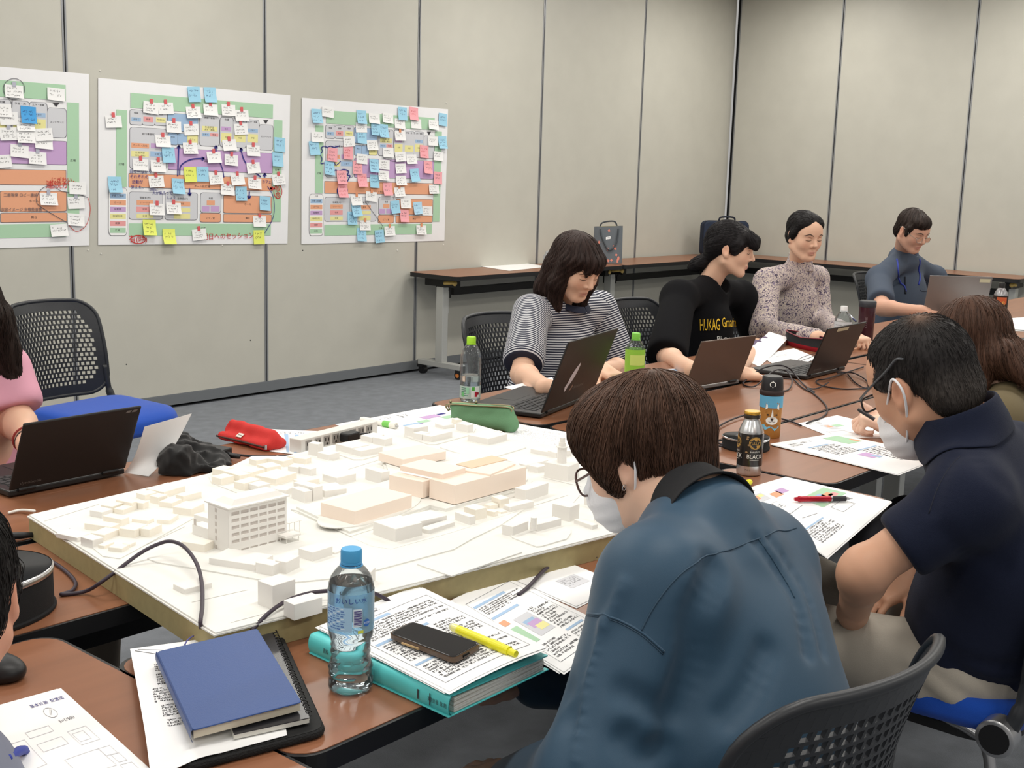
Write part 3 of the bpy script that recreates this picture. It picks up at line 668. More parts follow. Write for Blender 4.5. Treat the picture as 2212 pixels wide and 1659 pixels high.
i3 = z3('b', None, 172, 375, 575, 385, 150, 662, 578, 562, 700, 490, 768, 508, 940, 355, 1303, 408, 1297, 612, 287, 842, 685, 820, 692, 960, 1047, 905, 527, 1215, 492, 1290, 877, 1190, 575, 1437, 735, 1452) + z3('l', None, 1078, 1200) \
   + z3('w', None, 272, 340, 180, 563, 687, 398, 810, 395, 918, 445, 1065, 445, 1217, 455, 575, 478, 465, 605, 672, 637, 815, 703, 922, 740, 1022, 762, 1262, 735, 1215, 600, 578, 760, 778, 810, 925, 845, 772, 908, 928, 953, 1222, 1030, 970, 1160, 1165, 1225) \
   + z3('w', 'o', 920, 553, 915, 1055, 663, 1097, 530, 1130, 607, 1355, 825, 1405, 1108, 1395) + z3('p', None, 1042, 355, 315, 722, 455, 705, 540, 835, 395, 925, 580, 950, 405, 1045, 808, 1030, 1135, 695, 1170, 835, 1258, 930, 955, 1268)
e3 = [('marker_blue', 'blueink', [(0.006, L3(215, 660, 240, 645, 270, 655, 300, 645, 335, 655, 385, 640)), (0.006, L3(215, 660, 225, 690, 210, 720, 222, 760, 212, 800, 245, 795)), (0.008, L3(320, 880, 345, 858, 370, 870, 415, 855, 460, 870, 450, 905, 475, 910, 455, 950, 435, 1000)), (0.009, circ(L3, 405, 1045, 46, 50)), (0.006, L3(330, 790, 350, 815, 390, 780))], []),
      ('pencil_line', 'line', [(0.003, L3(610, 1140, 770, 1365)), (0.003, L3(770, 750, 860, 780, 965, 785))], [])]
poster('rightmost plan poster, crowded with pink and blue sticky notes', [(651, 211), (967, 236), (959, 520), (650, 527)], i3, e3)
i1 = z2('w', None, 410, 290, 58, 470, 183, 515, 185, 605, 318, 590, 320, 650, 570, 990, 560, 1225, 433, 1303, 10, 790, 8, 410) + z2('w', 'g', 98, 268, 138, 713, 272, 765, 58, 585, 355, 1070, 562, 1098) + z2('B', None, 205, 443)
e1 = [('marker_red', 'redink', [(0.003, L2(650, 1060, 668, 1150, 640, 1260, 580, 1310, 540, 1300, 500, 1255))], [('にぎわい', 455 / 3.456, 120 + 930 / 3.456, 0.03), ('連続が良', 455 / 3.456, 120 + 968 / 3.456, 0.045)]),
      ('pencil_line', 'line', [(0.003, circ(L2, 98, 250, 80, 78)), (0.003, L2(85, 325, 75, 400, 0, 470)), (0.003, L2(500, 1250, 330, 1150, 265, 1090, 300, 1000, 380, 970, 450, 1010, 560, 1030, 650, 1060))], [('二層客席 ロビー連絡', 148 / 3.456, 120 + 1042 / 3.456, 0.02), ('収容イメージ 多機能音響', 156 / 3.456, 120 + 1150 / 3.456, 0.02)])]
w1 = [YP(192, 160, YW), YP(192, 530, YW)]
def topx(q):
    d = q - CAM; return 1106 + FPX * (d @ _r) / (d @ _f), 829.5 - FPX * (d @ _u) / (d @ _f)
poster('leftmost plan poster, cut by the picture edge, with a deep blue note', [topx(w1[0] - (1.36, 0, 0)), (191, 160), (192, 530), topx(w1[1] - (1.36, 0, 0))], i1, e1)
# ---------------------------------------------------------------- office chairs with a perforated back
M_SHELL = mat('chair_shell', (40, 42, 46), 0.42, spec=0.5); M_BLUE = mat('chair_blue_fabric', (24, 74, 172), 0.85, spec=0.2, bump=0.4, bscale=900, sheen=0.2); M_ALU = mat('chair_aluminium', (178, 178, 180), 0.3, 0.9)
def make_chair(label, group):
    """origin on the floor under the seat, facing +y"""
    t = thing('office_chair', label, 'chair', (0, 0, 0), group)
    BW, BH, zb = 0.455, 0.38, 0.467
    def S(u, v, e=0.0):
        """backrest shell: u across -1..1, v up 0..1"""
        w = 0.5 * BW * (1 - 0.05 * v - 0.03 * (1 - v) ** 2)
        y = -0.215 - 0.075 * v - 0.035 * math.sin(math.pi * v) * -1 * 0.6 - 0.075 * (1 - abs(u) ** 2) - e
        z = zb + BH * v + 0.012 * (1 - u * u) * (v - 0.3)
        return np.array((w * u, y, z))
    nu, nv = 23, 20
    mb = MB(); cr = 0.2
    def inside(u, v, m):
        a, b = abs(u) * BW / 2, abs(v - 0.5) * BH; w, h, r = BW / 2 - m, BH / 2 - m, 0.075
        dx, dy = max(a - w + r, 0), max(b - h + r, 0); return a < w and b < h and math.hypot(dx, dy) < r
    du = 2 / nu; dv = 1 / nv
    def clampv(u, v):
        x, y = u * BW / 2, (v - 0.5) * BH; w, h, r = BW / 2 - 0.003, BH / 2 - 0.003, 0.072
        sx, sy = math.copysign(1, x), math.copysign(1, y); x, y = min(abs(x), w), min(abs(y), h); dx, dy = x - w + r, y - h + r
        if dx > 0 and dy > 0 and math.hypot(dx, dy) > r: k = r / math.hypot(dx, dy); x, y = w - r + dx * k, h - r + dy * k
        return S(sx * x / (BW / 2), 0.5 + sy * y / BH)
    for j in range(nv):
        off = du / 2 if j % 2 else 0
        us = [-1 + i * du - off for i in range(nu + (2 if j % 2 else 1))]; us = [min(1, max(-1, u)) for u in us]
        for i in range(len(us) - 1):
            u0, u1 = us[i], us[i + 1]
            if u1 - u0 < 1e-6: continue
            v0, v1 = j * dv, (j + 1) * dv; uc, vc = (u0 + u1) / 2, (v0 + v1) / 2
            if not any(inside(a, b, 0.002) for a in (u0, u1, uc) for b in (v0, v1, vc)): continue
            o = [clampv(u0, v0), clampv(u1, v0), clampv(u1, v1), clampv(u0, v1)]
            if inside(uc, vc, 0.036) and u1 - u0 > du * 0.9:
                k = 0.7; q = [S(uc + (a - uc) * k, vc + (b - vc) * k) for a, b in ((u0, v0), (u1, v0), (u1, v1), (u0, v1))]
                mb.add(o + q, [(0, 1, 5, 4), (1, 2, 6, 5), (2, 3, 7, 6), (3, 0, 4, 7)])
            else: mb.add(o, [(0, 1, 2, 3)])
    o = mb.obj('backrest', M_SHELL, t, smooth=False); md = o.modifiers.new('thick', 'SOLIDIFY'); md.thickness = 0.007; md.offset = 0
    # rounded rim following the outline
    _c = rrect(BW, BH, 0.075, 7); _c.append(_c[0]); rim = []
    for (x0, y0), (x1, y1) in zip(_c[:-1], _c[1:]):
        k = max(1, int(math.hypot(x1 - x0, y1 - y0) / 0.015)); rim += [S((x0 + (x1 - x0) * i / k) / (BW / 2), 0.5 + (y0 + (y1 - y0) * i / k) / BH) for i in range(k)]
    rim.append(rim[0])
    mb = MB(); mb.tube(rim, 0.0085, 8, caps=False); mb.obj('back_rim', M_SHELL, t, smooth=True)
    for s in (-1, 1):
        mb = MB(); a = S(0.96 * s, 0.3); b = S(0.985 * s, 0.12)
        mb.tube(spline([a, b, np.array((s * 0.224, -0.215, 0.47)), np.array((s * 0.232, -0.2, 0.425))], 4), [0.012] * 8 + [0.016] * 5, 8); mb.obj('back_arm', M_SHELL, t, smooth=True)
        mb = MB(); c = np.array((s * 0.24, -0.185, 0.415)); ex = np.array((s, 0, 0.0))
        mb.cyl(c - ex * 0.022, c + ex * 0.018, 0.037, n=22, m=0); mb.cyl(c + ex * 0.018, c + ex * 0.021, 0.037, 0.033, n=22, m=0); mb.cyl(c + ex * 0.0211, c + ex * 0.0225, 0.029, n=22, m=1)
        mb.obj('pivot_hub', [M_ALU, M_BLK], t, auto=40, label='silver hub with a black cap')
        for f in (1, -1):
            mb = MB(); top = np.array((s * 0.215, f * 0.12, 0.4)); ft = np.array((s * 0.245, f * 0.215, 0.012))
            mb.tube(spline([np.array((s * 0.2, -0.02, 0.4)), top, np.array((s * 0.228, f * 0.17, 0.36)), np.array((s * 0.24, f * 0.2, 0.15)), ft], 5), 0.0115, 8); mb.cyl(ft - (0, 0, 0.012), ft + (0, 0, 0.01), 0.015, n=10, m=1)
            mb.obj('leg', [M_ALU, M_BLK], t, smooth=True)
    # seat cushion, crowned and rounded
    n = 26; k = 7; vs = []; prof = [(1.0, 0.395), (1.0, 0.412), (1.0, 0.425), (0.985, 0.44), (0.95, 0.452), (0.8, 0.462), (0.5, 0.466)]
    out = rrect(0.455, 0.45, 0.1, 6); n = len(out)
    for s, z in prof:
        for x, y in out: vs.append((x * s, y * s + 0.02, z + 0.012 * ((x * s / 0.22) ** 2) * (1 if y < 0.05 else 0.2) - (0.02 * max(0, y * s - 0.12) / 0.1) - 0.006 * math.exp(-((y * s) / 0.12) ** 2)))
    fs = [(i * n + j, i * n + (j + 1) % n, (i + 1) * n + (j + 1) % n, (i + 1) * n + j) for i in range(len(prof) - 1) for j in range(n)]
    fs += [tuple(range(n - 1, -1, -1)), tuple(range((len(prof) - 1) * n, len(prof) * n))]
    mk('seat_cushion', vs, fs, M_BLUE, t, True)
    mb = MB(); mb.prism([(x * 0.96, y * 0.96 + 0.02) for x, y in out], 0.378, 0.398); mb.obj('seat_pan', M_BLK, t)
    return t
GC = 'office chairs with perforated backs'
CH0 = make_chair('empty office chair with a blue seat, by the wall at left', GC)
CH0.location = (2.585, 4.36, 0); CH0.rotation_euler = (0, 0, math.radians(190))
def place_chair(x, y, face, label):
    return dup(CH0, (x, y, 0), math.radians(face), label, GC)
# ---------------------------------------------------------------- smooth solid modelling on a grid (one continuous skin per body or garment)
class SDF:
    """list of blended primitives; each is (kind, data, k, op, centre, radius)"""
    def __init__(s): s.p = []; s.post = None; s.gain = 1.0
    def cap(s, a, b, ra, rb=None, k=0.02, op='+'):
        a = np.asarray(a, float); b = np.asarray(b, float); rb = ra if rb is None else rb
        s.p.append(('c', (a, b - a, float((b - a) @ (b - a)) + 1e-12, ra, rb), k, op, (a + b) / 2, np.linalg.norm(b - a) / 2 + max(ra, rb))); return s
    def chain(s, pts, rs, k=0.02, op='+'):
        for i in range(len(pts) - 1): s.cap(pts[i], pts[i + 1], rs[i], rs[i + 1], k, op)
        return s
    def ell(s, c, r, R=None, k=0.02, op='+'):
        s.p.append(('e', (np.asarray(c, float), np.asarray(r, float), np.eye(3) if R is None else np.asarray(R)), k, op, np.asarray(c, float), max(r))); return s
    def box(s, c, h, R=None, rnd=0.01, k=0.02, op='+'):
        s.p.append(('b', (np.asarray(c, float), np.asarray(h, float), np.eye(3) if R is None else np.asarray(R), rnd), k, op, np.asarray(c, float), np.linalg.norm(h))); return s
    def add(s, other, M=None):
        """other's primitives moved by a 4x4 rigid matrix"""
        for (t, d, k, op, c, r) in other.p:
            if M is None: s.p.append((t, d, k, op, c, r)); continue
            R, T = M[:3, :3], M[:3, 3]
            if t == 'c': d = (R @ d[0] + T, R @ d[1], d[2], d[3], d[4])
            elif t == 'e': d = (R @ d[0] + T, d[1], R @ d[2])
            else: d = (R @ d[0] + T, d[1], R @ d[2], d[3])
            s.p.append((t, d, k, op, R @ c + T, r))
        return s
    def scaled(s, f):
        o = SDF()
        for (t, d, k, op, c, r) in s.p:
            if t == 'c': d = (d[0] * f, d[1] * f, d[2] * f * f, d[3] * f, d[4] * f)
            elif t == 'e': d = (d[0] * f, d[1] * f, d[2])
            else: d = (d[0] * f, d[1] * f, d[2], d[3] * f)
            o.p.append((t, d, k * f, op, c * f, r * f))
        return o
    def one(s, pr, X):
        t, d = pr[0], pr[1]
        if t == 'c':
            a, ab, l2, ra, rb = d; q = X - a; h = np.clip((q @ ab) / l2, 0, 1); return np.sqrt(((q - h[:, None] * ab) ** 2).sum(1)) - (ra + (rb - ra) * h)
        if t == 'e':
            c, r, R = d; q = (X - c) @ R; k0 = np.sqrt(((q / r) ** 2).sum(1)); k1 = np.sqrt(((q / (r * r)) ** 2).sum(1)) + 1e-9; return k0 * (k0 - 1) / k1
        c, h, R, rd = d; q = np.abs((X - c) @ R) - (h - rd); return np.sqrt((np.maximum(q, 0) ** 2).sum(1)) + np.minimum(q.max(1), 0) - rd
    def __call__(s, X, cull=None, post=True):
        D_ = np.full(len(X), 1e3)
        for pr in s.p:
            k, op = pr[2], pr[3]
            if cull is not None:
                m = ((X - pr[4]) ** 2).sum(1) < (pr[5] + cull + k) ** 2
                if not m.any(): continue
                ix = np.nonzero(m)[0]; x = X[ix]; d0 = D_[ix]
            else: ix = slice(None); x = X; d0 = D_
            d = s.one(pr, x)
            if op == '+':
                if k > 0: h = np.maximum(k - np.abs(d0 - d), 0) / k; r = np.minimum(d0, d) - h * h * k * 0.25
                else: r = np.minimum(d0, d)
            else:
                d = -d
                if k > 0: h = np.maximum(k - np.abs(d0 - d), 0) / k; r = np.maximum(d0, d) + h * h * k * 0.25
                else: r = np.maximum(d0, d)
            D_[ix] = r
        if post and s.post is not None: D_ = s.post(X, D_)
        return D_
    def grad(s, X, e=0.0015):
        g = np.stack([s(X + np.eye(3)[i] * e) - s(X - np.eye(3)[i] * e) for i in range(3)], 1); return g / (np.linalg.norm(g, axis=1, keepdims=True) + 1e-9)
    def project(s, X, off=0.0, it=4):
        X = np.array(X, float)
        for _ in range(it): d = s(X) - off; X = X - s.grad(X) * d[:, None] * 0.9
        return X
    def bounds(s, pad=0.02):
        lo = np.full(3, 1e9); hi = -lo
        for pr in s.p:
            if pr[3] != '+': continue
            if pr[0] == 'c':
                a, ab = pr[1][0], pr[1][1]; r = max(pr[1][3], pr[1][4]); lo = np.minimum(lo, np.minimum(a, a + ab) - r); hi = np.maximum(hi, np.maximum(a, a + ab) + r)
            else:
                h = np.abs(pr[1][2]) @ np.asarray(pr[1][1]); lo = np.minimum(lo, pr[4] - h); hi = np.maximum(hi, pr[4] + h)
        return lo - pad, hi + pad
    def mesh(s, h, lo=None, hi=None, slack=1.9):
        l, u = s.bounds(); lo = l if lo is None else np.asarray(lo, float); hi = u if hi is None else np.asarray(hi, float)
        B = 8; nb = np.ceil((hi - lo) / (h * B)).astype(int) + 1
        bi = np.stack(np.meshgrid(*[np.arange(n) for n in nb], indexing='ij'), -1).reshape(-1, 3)
        cen = lo + (bi + 0.5) * B * h - 0.5 * h
        dc = s(cen); act = np.abs(dc) < h * B * 0.87 * slack
        V = np.empty(tuple(nb * B), np.float32)
        V.reshape(nb[0], B, nb[1], B, nb[2], B)[:] = dc.reshape(nb[0], 1, nb[1], 1, nb[2], 1)
        ab = bi[act]; loc = np.stack(np.meshgrid(*[np.arange(B)] * 3, indexing='ij'), -1).reshape(-1, 3)
        for i in range(0, len(ab), 400):
            ch = ab[i:i + 400]; g = (ch[:, None, :] * B + loc[None]).reshape(-1, 3)
            d = s(lo + g * h, cull=h * B * 1.6 * slack); V[g[:, 0], g[:, 1], g[:, 2]] = d
        return nets(V, lo, h)
def nets(V, lo, h):
    """surface nets"""
    S = V < 0; n = np.array(V.shape) - 1
    c = np.zeros(tuple(n), np.int8)
    sl = lambda A, i, j, k: A[i:i + n[0], j:j + n[1], k:k + n[2]]
    for i in (0, 1):
        for j in (0, 1):
            for k in (0, 1): c += sl(S, i, j, k)
    idx = np.argwhere((c > 0) & (c < 8)); vid = np.full(tuple(n), -1, np.int32); vid[idx[:, 0], idx[:, 1], idx[:, 2]] = np.arange(len(idx))
    acc = np.zeros((len(idx), 3)); cnt = np.zeros(len(idx))
    cs = [(i, j, k) for i in (0, 1) for j in (0, 1) for k in (0, 1)]
    val = {q: V[idx[:, 0] + q[0], idx[:, 1] + q[1], idx[:, 2] + q[2]].astype(float) for q in cs}
    for a in cs:
        for ax in range(3):
            if a[ax]: continue
            b = tuple(1 if i == ax else a[i] for i in range(3)); va, vb = val[a], val[b]; m = (va < 0) != (vb < 0)
            t = np.where(m, va / np.where(m, va - vb, 1), 0); p = np.tile(np.array(a, float), (len(idx), 1)); p[:, ax] += t
            acc[m] += p[m]; cnt[m] += 1
    P_ = lo + (idx + acc / cnt[:, None]) * h
    F = []
    for ax in range(3):
        u, v = (ax + 1) % 3, (ax + 2) % 3
        A = S.take(range(0, S.shape[ax] - 1), ax); Bq = S.take(range(1, S.shape[ax]), ax); e = np.argwhere(A != Bq)
        e = e[(e[:, u] > 0) & (e[:, v] > 0) & (e[:, u] < n[u]) & (e[:, v] < n[v])]
        if not len(e): continue
        ins = A[e[:, 0], e[:, 1], e[:, 2]]
        def g(du, dv): q = e.copy(); q[:, u] -= du; q[:, v] -= dv; return vid[q[:, 0], q[:, 1], q[:, 2]]
        f = np.stack([g(1, 1), g(0, 1), g(0, 0), g(1, 0)], 1); f[~ins] = f[~ins][:, ::-1]; F.append(f)
    F = np.concatenate(F); F = F[(F >= 0).all(1)]
    return P_, F
def sdf_obj(name, sd, h, m, parent=None, label=None, colour=None, scalar=None, **kw):
    v, f = sd.mesh(h, **kw)
    me = bpy.data.meshes.new(name); me.vertices.add(len(v)); me.vertices.foreach_set('co', v.astype(np.float32).ravel())
    me.loops.add(len(f) * 4); me.loops.foreach_set('vertex_index', f.astype(np.int32).ravel()); me.polygons.add(len(f)); me.polygons.foreach_set('loop_start', np.arange(len(f), dtype=np.int32) * 4)
    me.update(calc_edges=True); me.polygons.foreach_set('use_smooth', np.ones(len(f), dtype=bool))
    for q in (m if isinstance(m, (list, tuple)) else [m]): me.materials.append(q)
    if colour is not None:
        a = me.color_attributes.new('tint', 'FLOAT_COLOR', 'POINT'); c = np.ones((len(v), 4), np.float32); c[:, :3] = colour(v); a.data.foreach_set('color', c.ravel())
    if scalar is not None:
        for nm, fn in scalar.items():
            a = me.attributes.new(nm, 'FLOAT', 'POINT'); a.data.foreach_set('value', fn(v).astype(np.float32))
    o = bpy.data.objects.new(name, me); COL.objects.link(o)
    if parent is not None: adopt(o, parent)
    if label: o['label'] = label
    return o, v
def waves(seed, n, f0, f1, aniso=(1, 1, 1)):
    """smooth rumple field"""
    r = np.random.default_rng(seed); K = r.normal(size=(n, 3)); K /= np.linalg.norm(K, axis=1, keepdims=True); K *= r.uniform(f0, f1, (n, 1)) * np.array(aniso); ph = r.uniform(0, 6.28, n)
    def fn(X):
        Y = X + 0.012 * np.sin(X[:, [1, 2, 0]] * f0 * 0.7 + seed); return np.sin(Y @ K.T + ph).sum(1) / math.sqrt(n)
    return fn
def rot_to(y, z):
    """matrix whose columns are right, forward(y), up(z)"""
    y = nrm(y); x = nrm(np.cross(y, z)); z = np.cross(x, y); return np.column_stack((x, y, z))
# ---------------------------------------------------------------- sheets of paper with print
INK = ['ink', 'line', 'blue', 'green', 'purple', 'orange', 'yellow', 'red', 'redink', 'blueink', 'grey']
M_SHEET = mat('office_paper', (243, 243, 243), 0.8); IM = [PM[k] for k in INK]; II = {k: i for i, k in enumerate(INK)}
M_PINK_P = mat('print_magenta', (206, 130, 204), 0.75)
def paper(label, pts, z=TZ + 0.001, prints=(), lift=None, n=(8, 8), group=None, name='paper_sheet', stack=1, cat='paper', zs=None, seed=1, pw=None):
    q = [P(x, y, z if zs is None else zs[i]) for i, (x, y) in enumerate(pts)] if pw is None else [np.asarray(a, float) for a in pw]
    def S(u, v, e=0.0):
        p = q[0] * (1 - u) * (1 - v) + q[1] * u * (1 - v) + q[2] * u * v + q[3] * (1 - u) * v
        return p + np.array((0, 0, e + (lift(u, v) if lift else 0)))
    nx, ny = n
    root = thing(name, label, cat, sum(q) / 4 if zs is None else q[0], group)
    for k in range(stack):
        off = np.array((0.006 * math.sin(2 + 3 * k), 0.005 * math.cos(1 + 2 * k), -0.0007 * k - (0.0001 if k else 0))) if k else np.zeros(3)
        vs = [S(i / nx, j / ny) + off for j in range(ny + 1) for i in range(nx + 1)]
        fs = [(j * (nx + 1) + i, (j + 1) * (nx + 1) + i, (j + 1) * (nx + 1) + i + 1, j * (nx + 1) + i + 1) for j in range(ny) for i in range(nx)]
        nz = np.cross(vs[1] - vs[0], vs[nx + 1] - vs[0])[2]
        if nz > 0: fs = [f[::-1] for f in fs]
        fs = [f[::-1] for f in fs] if nz > 0 else fs
        o = mk('sheet', vs, fs, M_SHEET, root, True); md = o.modifiers.new('t', 'SOLIDIFY'); md.thickness = 0.0004; md.offset = 0; md.use_rim = False
    if prints:
        rnd = random.Random(seed); mb = MB(); e = 0.0006
        def R(u0, v0, u1, v1, c, ee=e):
            k = max(1, int(max(abs(u1 - u0), abs(v1 - v0)) * 8))
            for i in range(k):
                for j in range(1 if abs(v1 - v0) < 0.1 else k):
                    kk = 1 if abs(v1 - v0) < 0.1 else k
                    a0, a1 = u0 + (u1 - u0) * i / k, u0 + (u1 - u0) * (i + 1) / k; b0, b1 = v0 + (v1 - v0) * j / kk, v0 + (v1 - v0) * (j + 1) / kk
                    mb.quad(S(a0, b0, ee), S(a0, b1, ee), S(a1, b1, ee), S(a1, b0, ee), II[c])
        for pr in prints:
            k = pr[0]
            if k == 'rect': R(*pr[1:5], pr[5], e + 0.00005 * (len(pr) > 6 and pr[6]))
            elif k == 'frame':
                u0, v0, u1, v1, c, t = pr[1:7]
                R(u0, v0, u1, v0 + t, c); R(u0, v1 - t, u1, v1, c); R(u0, v0, u0 + t, v1, c); R(u1 - t, v0, u1, v1, c)
            elif k == 'text':
                u0, v0, u1, v1, nl, c = pr[1:7]; dens = pr[7] if len(pr) > 7 else 0.85
                lh = (v1 - v0) / nl
                for i in range(nl):
                    u = u0; v = v0 + lh * i; end = u0 + (u1 - u0) * (1 if rnd.random() < 0.7 else rnd.uniform(0.3, 0.95))
                    while u < end - 0.004:
                        w = rnd.uniform(0.006, 0.013)
                        if rnd.random() < dens:
                            t = lh * 0.58 / 3
                            for b in range(3):
                                if rnd.random() < 0.75:
                                    a0 = u + rnd.uniform(0, w * 0.25); a1 = u + w * rnd.uniform(0.65, 0.95); b0 = v + b * lh * 0.22
                                    mb.quad(S(a0, b0, e), S(a0, b0 + t, e), S(a1, b0 + t, e), S(a1, b0, e), II[c])
                        u += w
            elif k == 'line':
                u0, v0, u1, v1, w, c = pr[1:7]; d = nrm((u1 - u0, v1 - v0)); nxx, nyy = -d[1] * w / 2, d[0] * w / 2
                mb.quad(S(u0 - nxx, v0 - nyy, e), S(u1 - nxx, v1 - nyy, e), S(u1 + nxx, v1 + nyy, e), S(u0 + nxx, v0 + nyy, e), II[c])
            elif k == 'word':
                s, u0, v0, sx, sy, c = pr[1:7]; tv, tf = TXT(s); ang = pr[7] if len(pr) > 7 else 0
                ca, sa = math.cos(ang), math.sin(ang)
                mb.add([S(u0 + (p[0] * ca - p[1] * sa) * sx, v0 - (p[0] * sa + p[1] * ca) * sy, e) for p in tv], tf, II[c])
        o = mb.obj('print', IM, root); o['kind'] = 'stuff'
    return root
def poly_thing(name, label, cat, loc): return thing(name, label, cat, loc)
DOC = [('text', .08, .05, .5, .1, 2, 'line'), ('frame', .06, .13, .94, .93, 'line', .003), ('rect', .08, .15, .5, .175, 'blue'), ('text', .1, .19, .9, .36, 7, 'ink'), ('rect', .08, .39, .6, .415, 'blue'), ('text', .1, .43, .55, .66, 9, 'ink'), ('text', .6, .43, .9, .66, 9, 'ink'), ('rect', .08, .69, .45, .71, 'blue'), ('text', .1, .73, .9, .9, 7, 'ink')]
PLAN = [('text', .06, .04, .3, .08, 2, 'line'), ('rect', .1, .12, .3, .24, 'grey'), ('rect', .12, .14, .2, .2, 'orange', 1), ('rect', .2, .14, .28, .18, 'yellow', 1), ('rect', .36, .18, .5, .26, 'orange', 1), ('rect', .48, .16, .62, .24, 'purple', 1), ('frame', .08, .3, .3, .4, 'grey', .004), ('text', .09, .31, .28, .39, 4, 'line', .5),
        ('rect', .55, .4, .95, .62, 'green'), ('rect', .62, .45, .78, .52, 'blue', 1), ('rect', .75, .48, .86, .55, 'orange', 1), ('rect', .8, .52, .9, .58, 'red', 1), ('frame', .6, .66, .8, .78, 'line', .003), ('line', .2, .5, .45, .48, .004, 'line'), ('line', .25, .6, .42, .64, .004, 'line'), ('text', .1, .72, .42, .9, 8, 'line'), ('rect', .12, .7, .4, .715, 'blue')]
CHART = [('rect', .3 + .13 * i, .2, .35 + .13 * i, .95, 'blue') for i in range(5)] + [('text', .25, .1, .95, .18, 2, 'line', .4)]
rnd = random.Random(3)
paper('sheet printed with blue bars, half under the power strip', [(556, 926), (745, 934), (705, 990), (583, 975)], prints=CHART)
paper('large sheet with pink and green blocks under the green-capped marker', [(724, 917), (950, 875), (1075, 905), (830, 952)], prints=[('text', .1, .1, .6, .3, 5, 'line', .3), ('rect', .35, .55, .5, .63, 'blue'), ('rect', .36, .62, .5, .72, 'purple'), ('rect', .5, .5, .6, .6, 'green'), ('rect', .6, .35, .75, .48, 'purple'), ('rect', .72, .5, .84, .62, 'green'), ('rect', .3, .78, .4, .83, 'yellow'), ('rect', .76, .36, .83, .42, 'blueink'), ('text', .5, .75, .9, .9, 4, 'line', .4)])
paper('faintly printed sheet between the green clasp pouch and the short-haired person', [(1115, 915), (1262, 940), (1262, 1000), (1062, 958)], prints=[('text', .1, .1, .9, .9, 22, 'grey', .5), ('rect', .8, .8, .95, .9, 'green')])
paper('blank sheet behind the laptop with the white sticker', [(1088, 836), (1192, 815), (1215, 840), (1125, 848)], prints=[('rect', .7, .4, .76, .5, 'yellow'), ('text', .2, .2, .8, .4, 3, 'grey', .3)])
paper('big blank white sheet lying on the side table by the wall', [(1034, 575), (1130, 568), (1187, 576), (1100, 585)])
paper('curling white sheet in front of the red open bag', [(1588, 768), (1660, 738), (1702, 742), (1640, 792)], lift=lambda u, v: 0.0 + 0.045 * u * u * (1 - v * 0.4))
paper('sheet with faint lines beside the earphone cords', [(1640, 768), (1715, 752), (1770, 775), (1690, 798)], z=TZ + 0.0022, prints=[('text', .3, .1, .8, .4, 4, 'grey', .5)])
paper('white slip sticking out beside the brown laptop lid', [(1583, 806), (1625, 800), (1650, 812), (1585, 822)])
paper('scrap of torn paper at the striped woman\'s right hand side', [(1440, 783), (1462, 780), (1512, 792), (1500, 803)])
paper('colourful leaflet beside the brown laptop', [(1402, 800), (1462, 796), (1478, 818), (1440, 838)], prints=[('rect', .05, .05, .95, .4, 'blue'), ('rect', .1, .45, .5, .7, 'red'), ('rect', .5, .5, .95, .95, 'ink'), ('rect', .15, .72, .45, .9, 'green')])
paper('plan sheet under the writing hand with the black pen', [(1722, 915), (1808, 897), (2010, 945), (1800, 946)], prints=[('text', .1, .1, .4, .2, 2, 'line', .4), ('rect', .25, .25, .4, .5, 'grey'), ('rect', .28, .3, .36, .4, 'orange', 1), ('rect', .4, .3, .55, .4, 'green', 1), ('frame', .1, .6, .35, .85, 'grey', .01)])
paper('printed report sheet in front of the writing hand', [(1663, 959), (1800, 936), (2040, 985), (1938, 1025)], z=TZ + 0.0035, stack=3, prints=[('text', .1, .08, .5, .16, 2, 'line', .4), ('text', .18, .25, .55, .5, 9, 'line'), ('rect', .18, .22, .5, .24, 'blue'), ('rect', .35, .55, .5, .68, 'purple'), ('rect', .42, .62, .48, .7, 'blue', 1), ('text', .52, .5, .85, .85, 11, 'line'), ('rect', .52, .47, .85, .49, 'blue'), ('rect', .68, .08, .92, .32, 'green'), ('rect', .86, .22, .92, .3, 'orange', 1)])
paper('wide plan sheet with green area under the red pen', [(1585, 1063), (1697, 1030), (1925, 1083), (1786, 1204)], z=TZ + 0.002, stack=3, prints=PLAN)
paper('printed document with a coloured perspective drawing, right of the teal binder', [(972, 1299), (1082, 1242), (1340, 1366), (1218, 1452)], z=TZ + 0.004, stack=4, seed=5, prints=[('frame', .1, .1, .95, .93, 'line', .003), ('rect', .12, .16, .7, .185, 'blue'), ('text', .14, .2, .9, .3, 5, 'ink'), ('rect', .12, .33, .6, .355, 'blue'), ('rect', .3, .44, .56, .68, 'grey'), ('rect', .34, .5, .52, .55, 'blue', 1), ('rect', .36, .53, .54, .6, 'purple', 2), ('rect', .4, .58, .55, .64, 'yellow', 3), ('rect', .12, .4, .22, .46, 'orange'), ('rect', .12, .5, .24, .7, 'green'), ('text', .6, .42, .92, .72, 11, 'ink'), ('rect', .6, .74, .9, .76, 'blue'), ('text', .6, .78, .92, .9, 5, 'ink'), ('text', .14, .74, .55, .9, 6, 'ink')])
paper('pale sheet with a grey table, under the cord by the model edge', [(1096, 1246), (1212, 1209), (1345, 1262), (1245, 1310)], z=TZ + 0.0015, stack=2, prints=[('line', .28, .08, .62, .08, .008, 'line'), ('rect', .38, .42, .75, .68, 'grey'), ('text', .4, .46, .72, .64, 5, 'line', .5), ('rect', .85, .7, 1, .85, 'orange')])
paper('white sheets at the far right beside the coffee bottle', [(2131, 691), (2216, 685), (2222, 716), (2142, 714)], prints=[('text', .3, .3, .8, .6, 3, 'purple', .4)])
paper('sheet at the right picture edge behind the dark case', [(2172, 779), (2222, 772), (2228, 800), (2195, 799)])
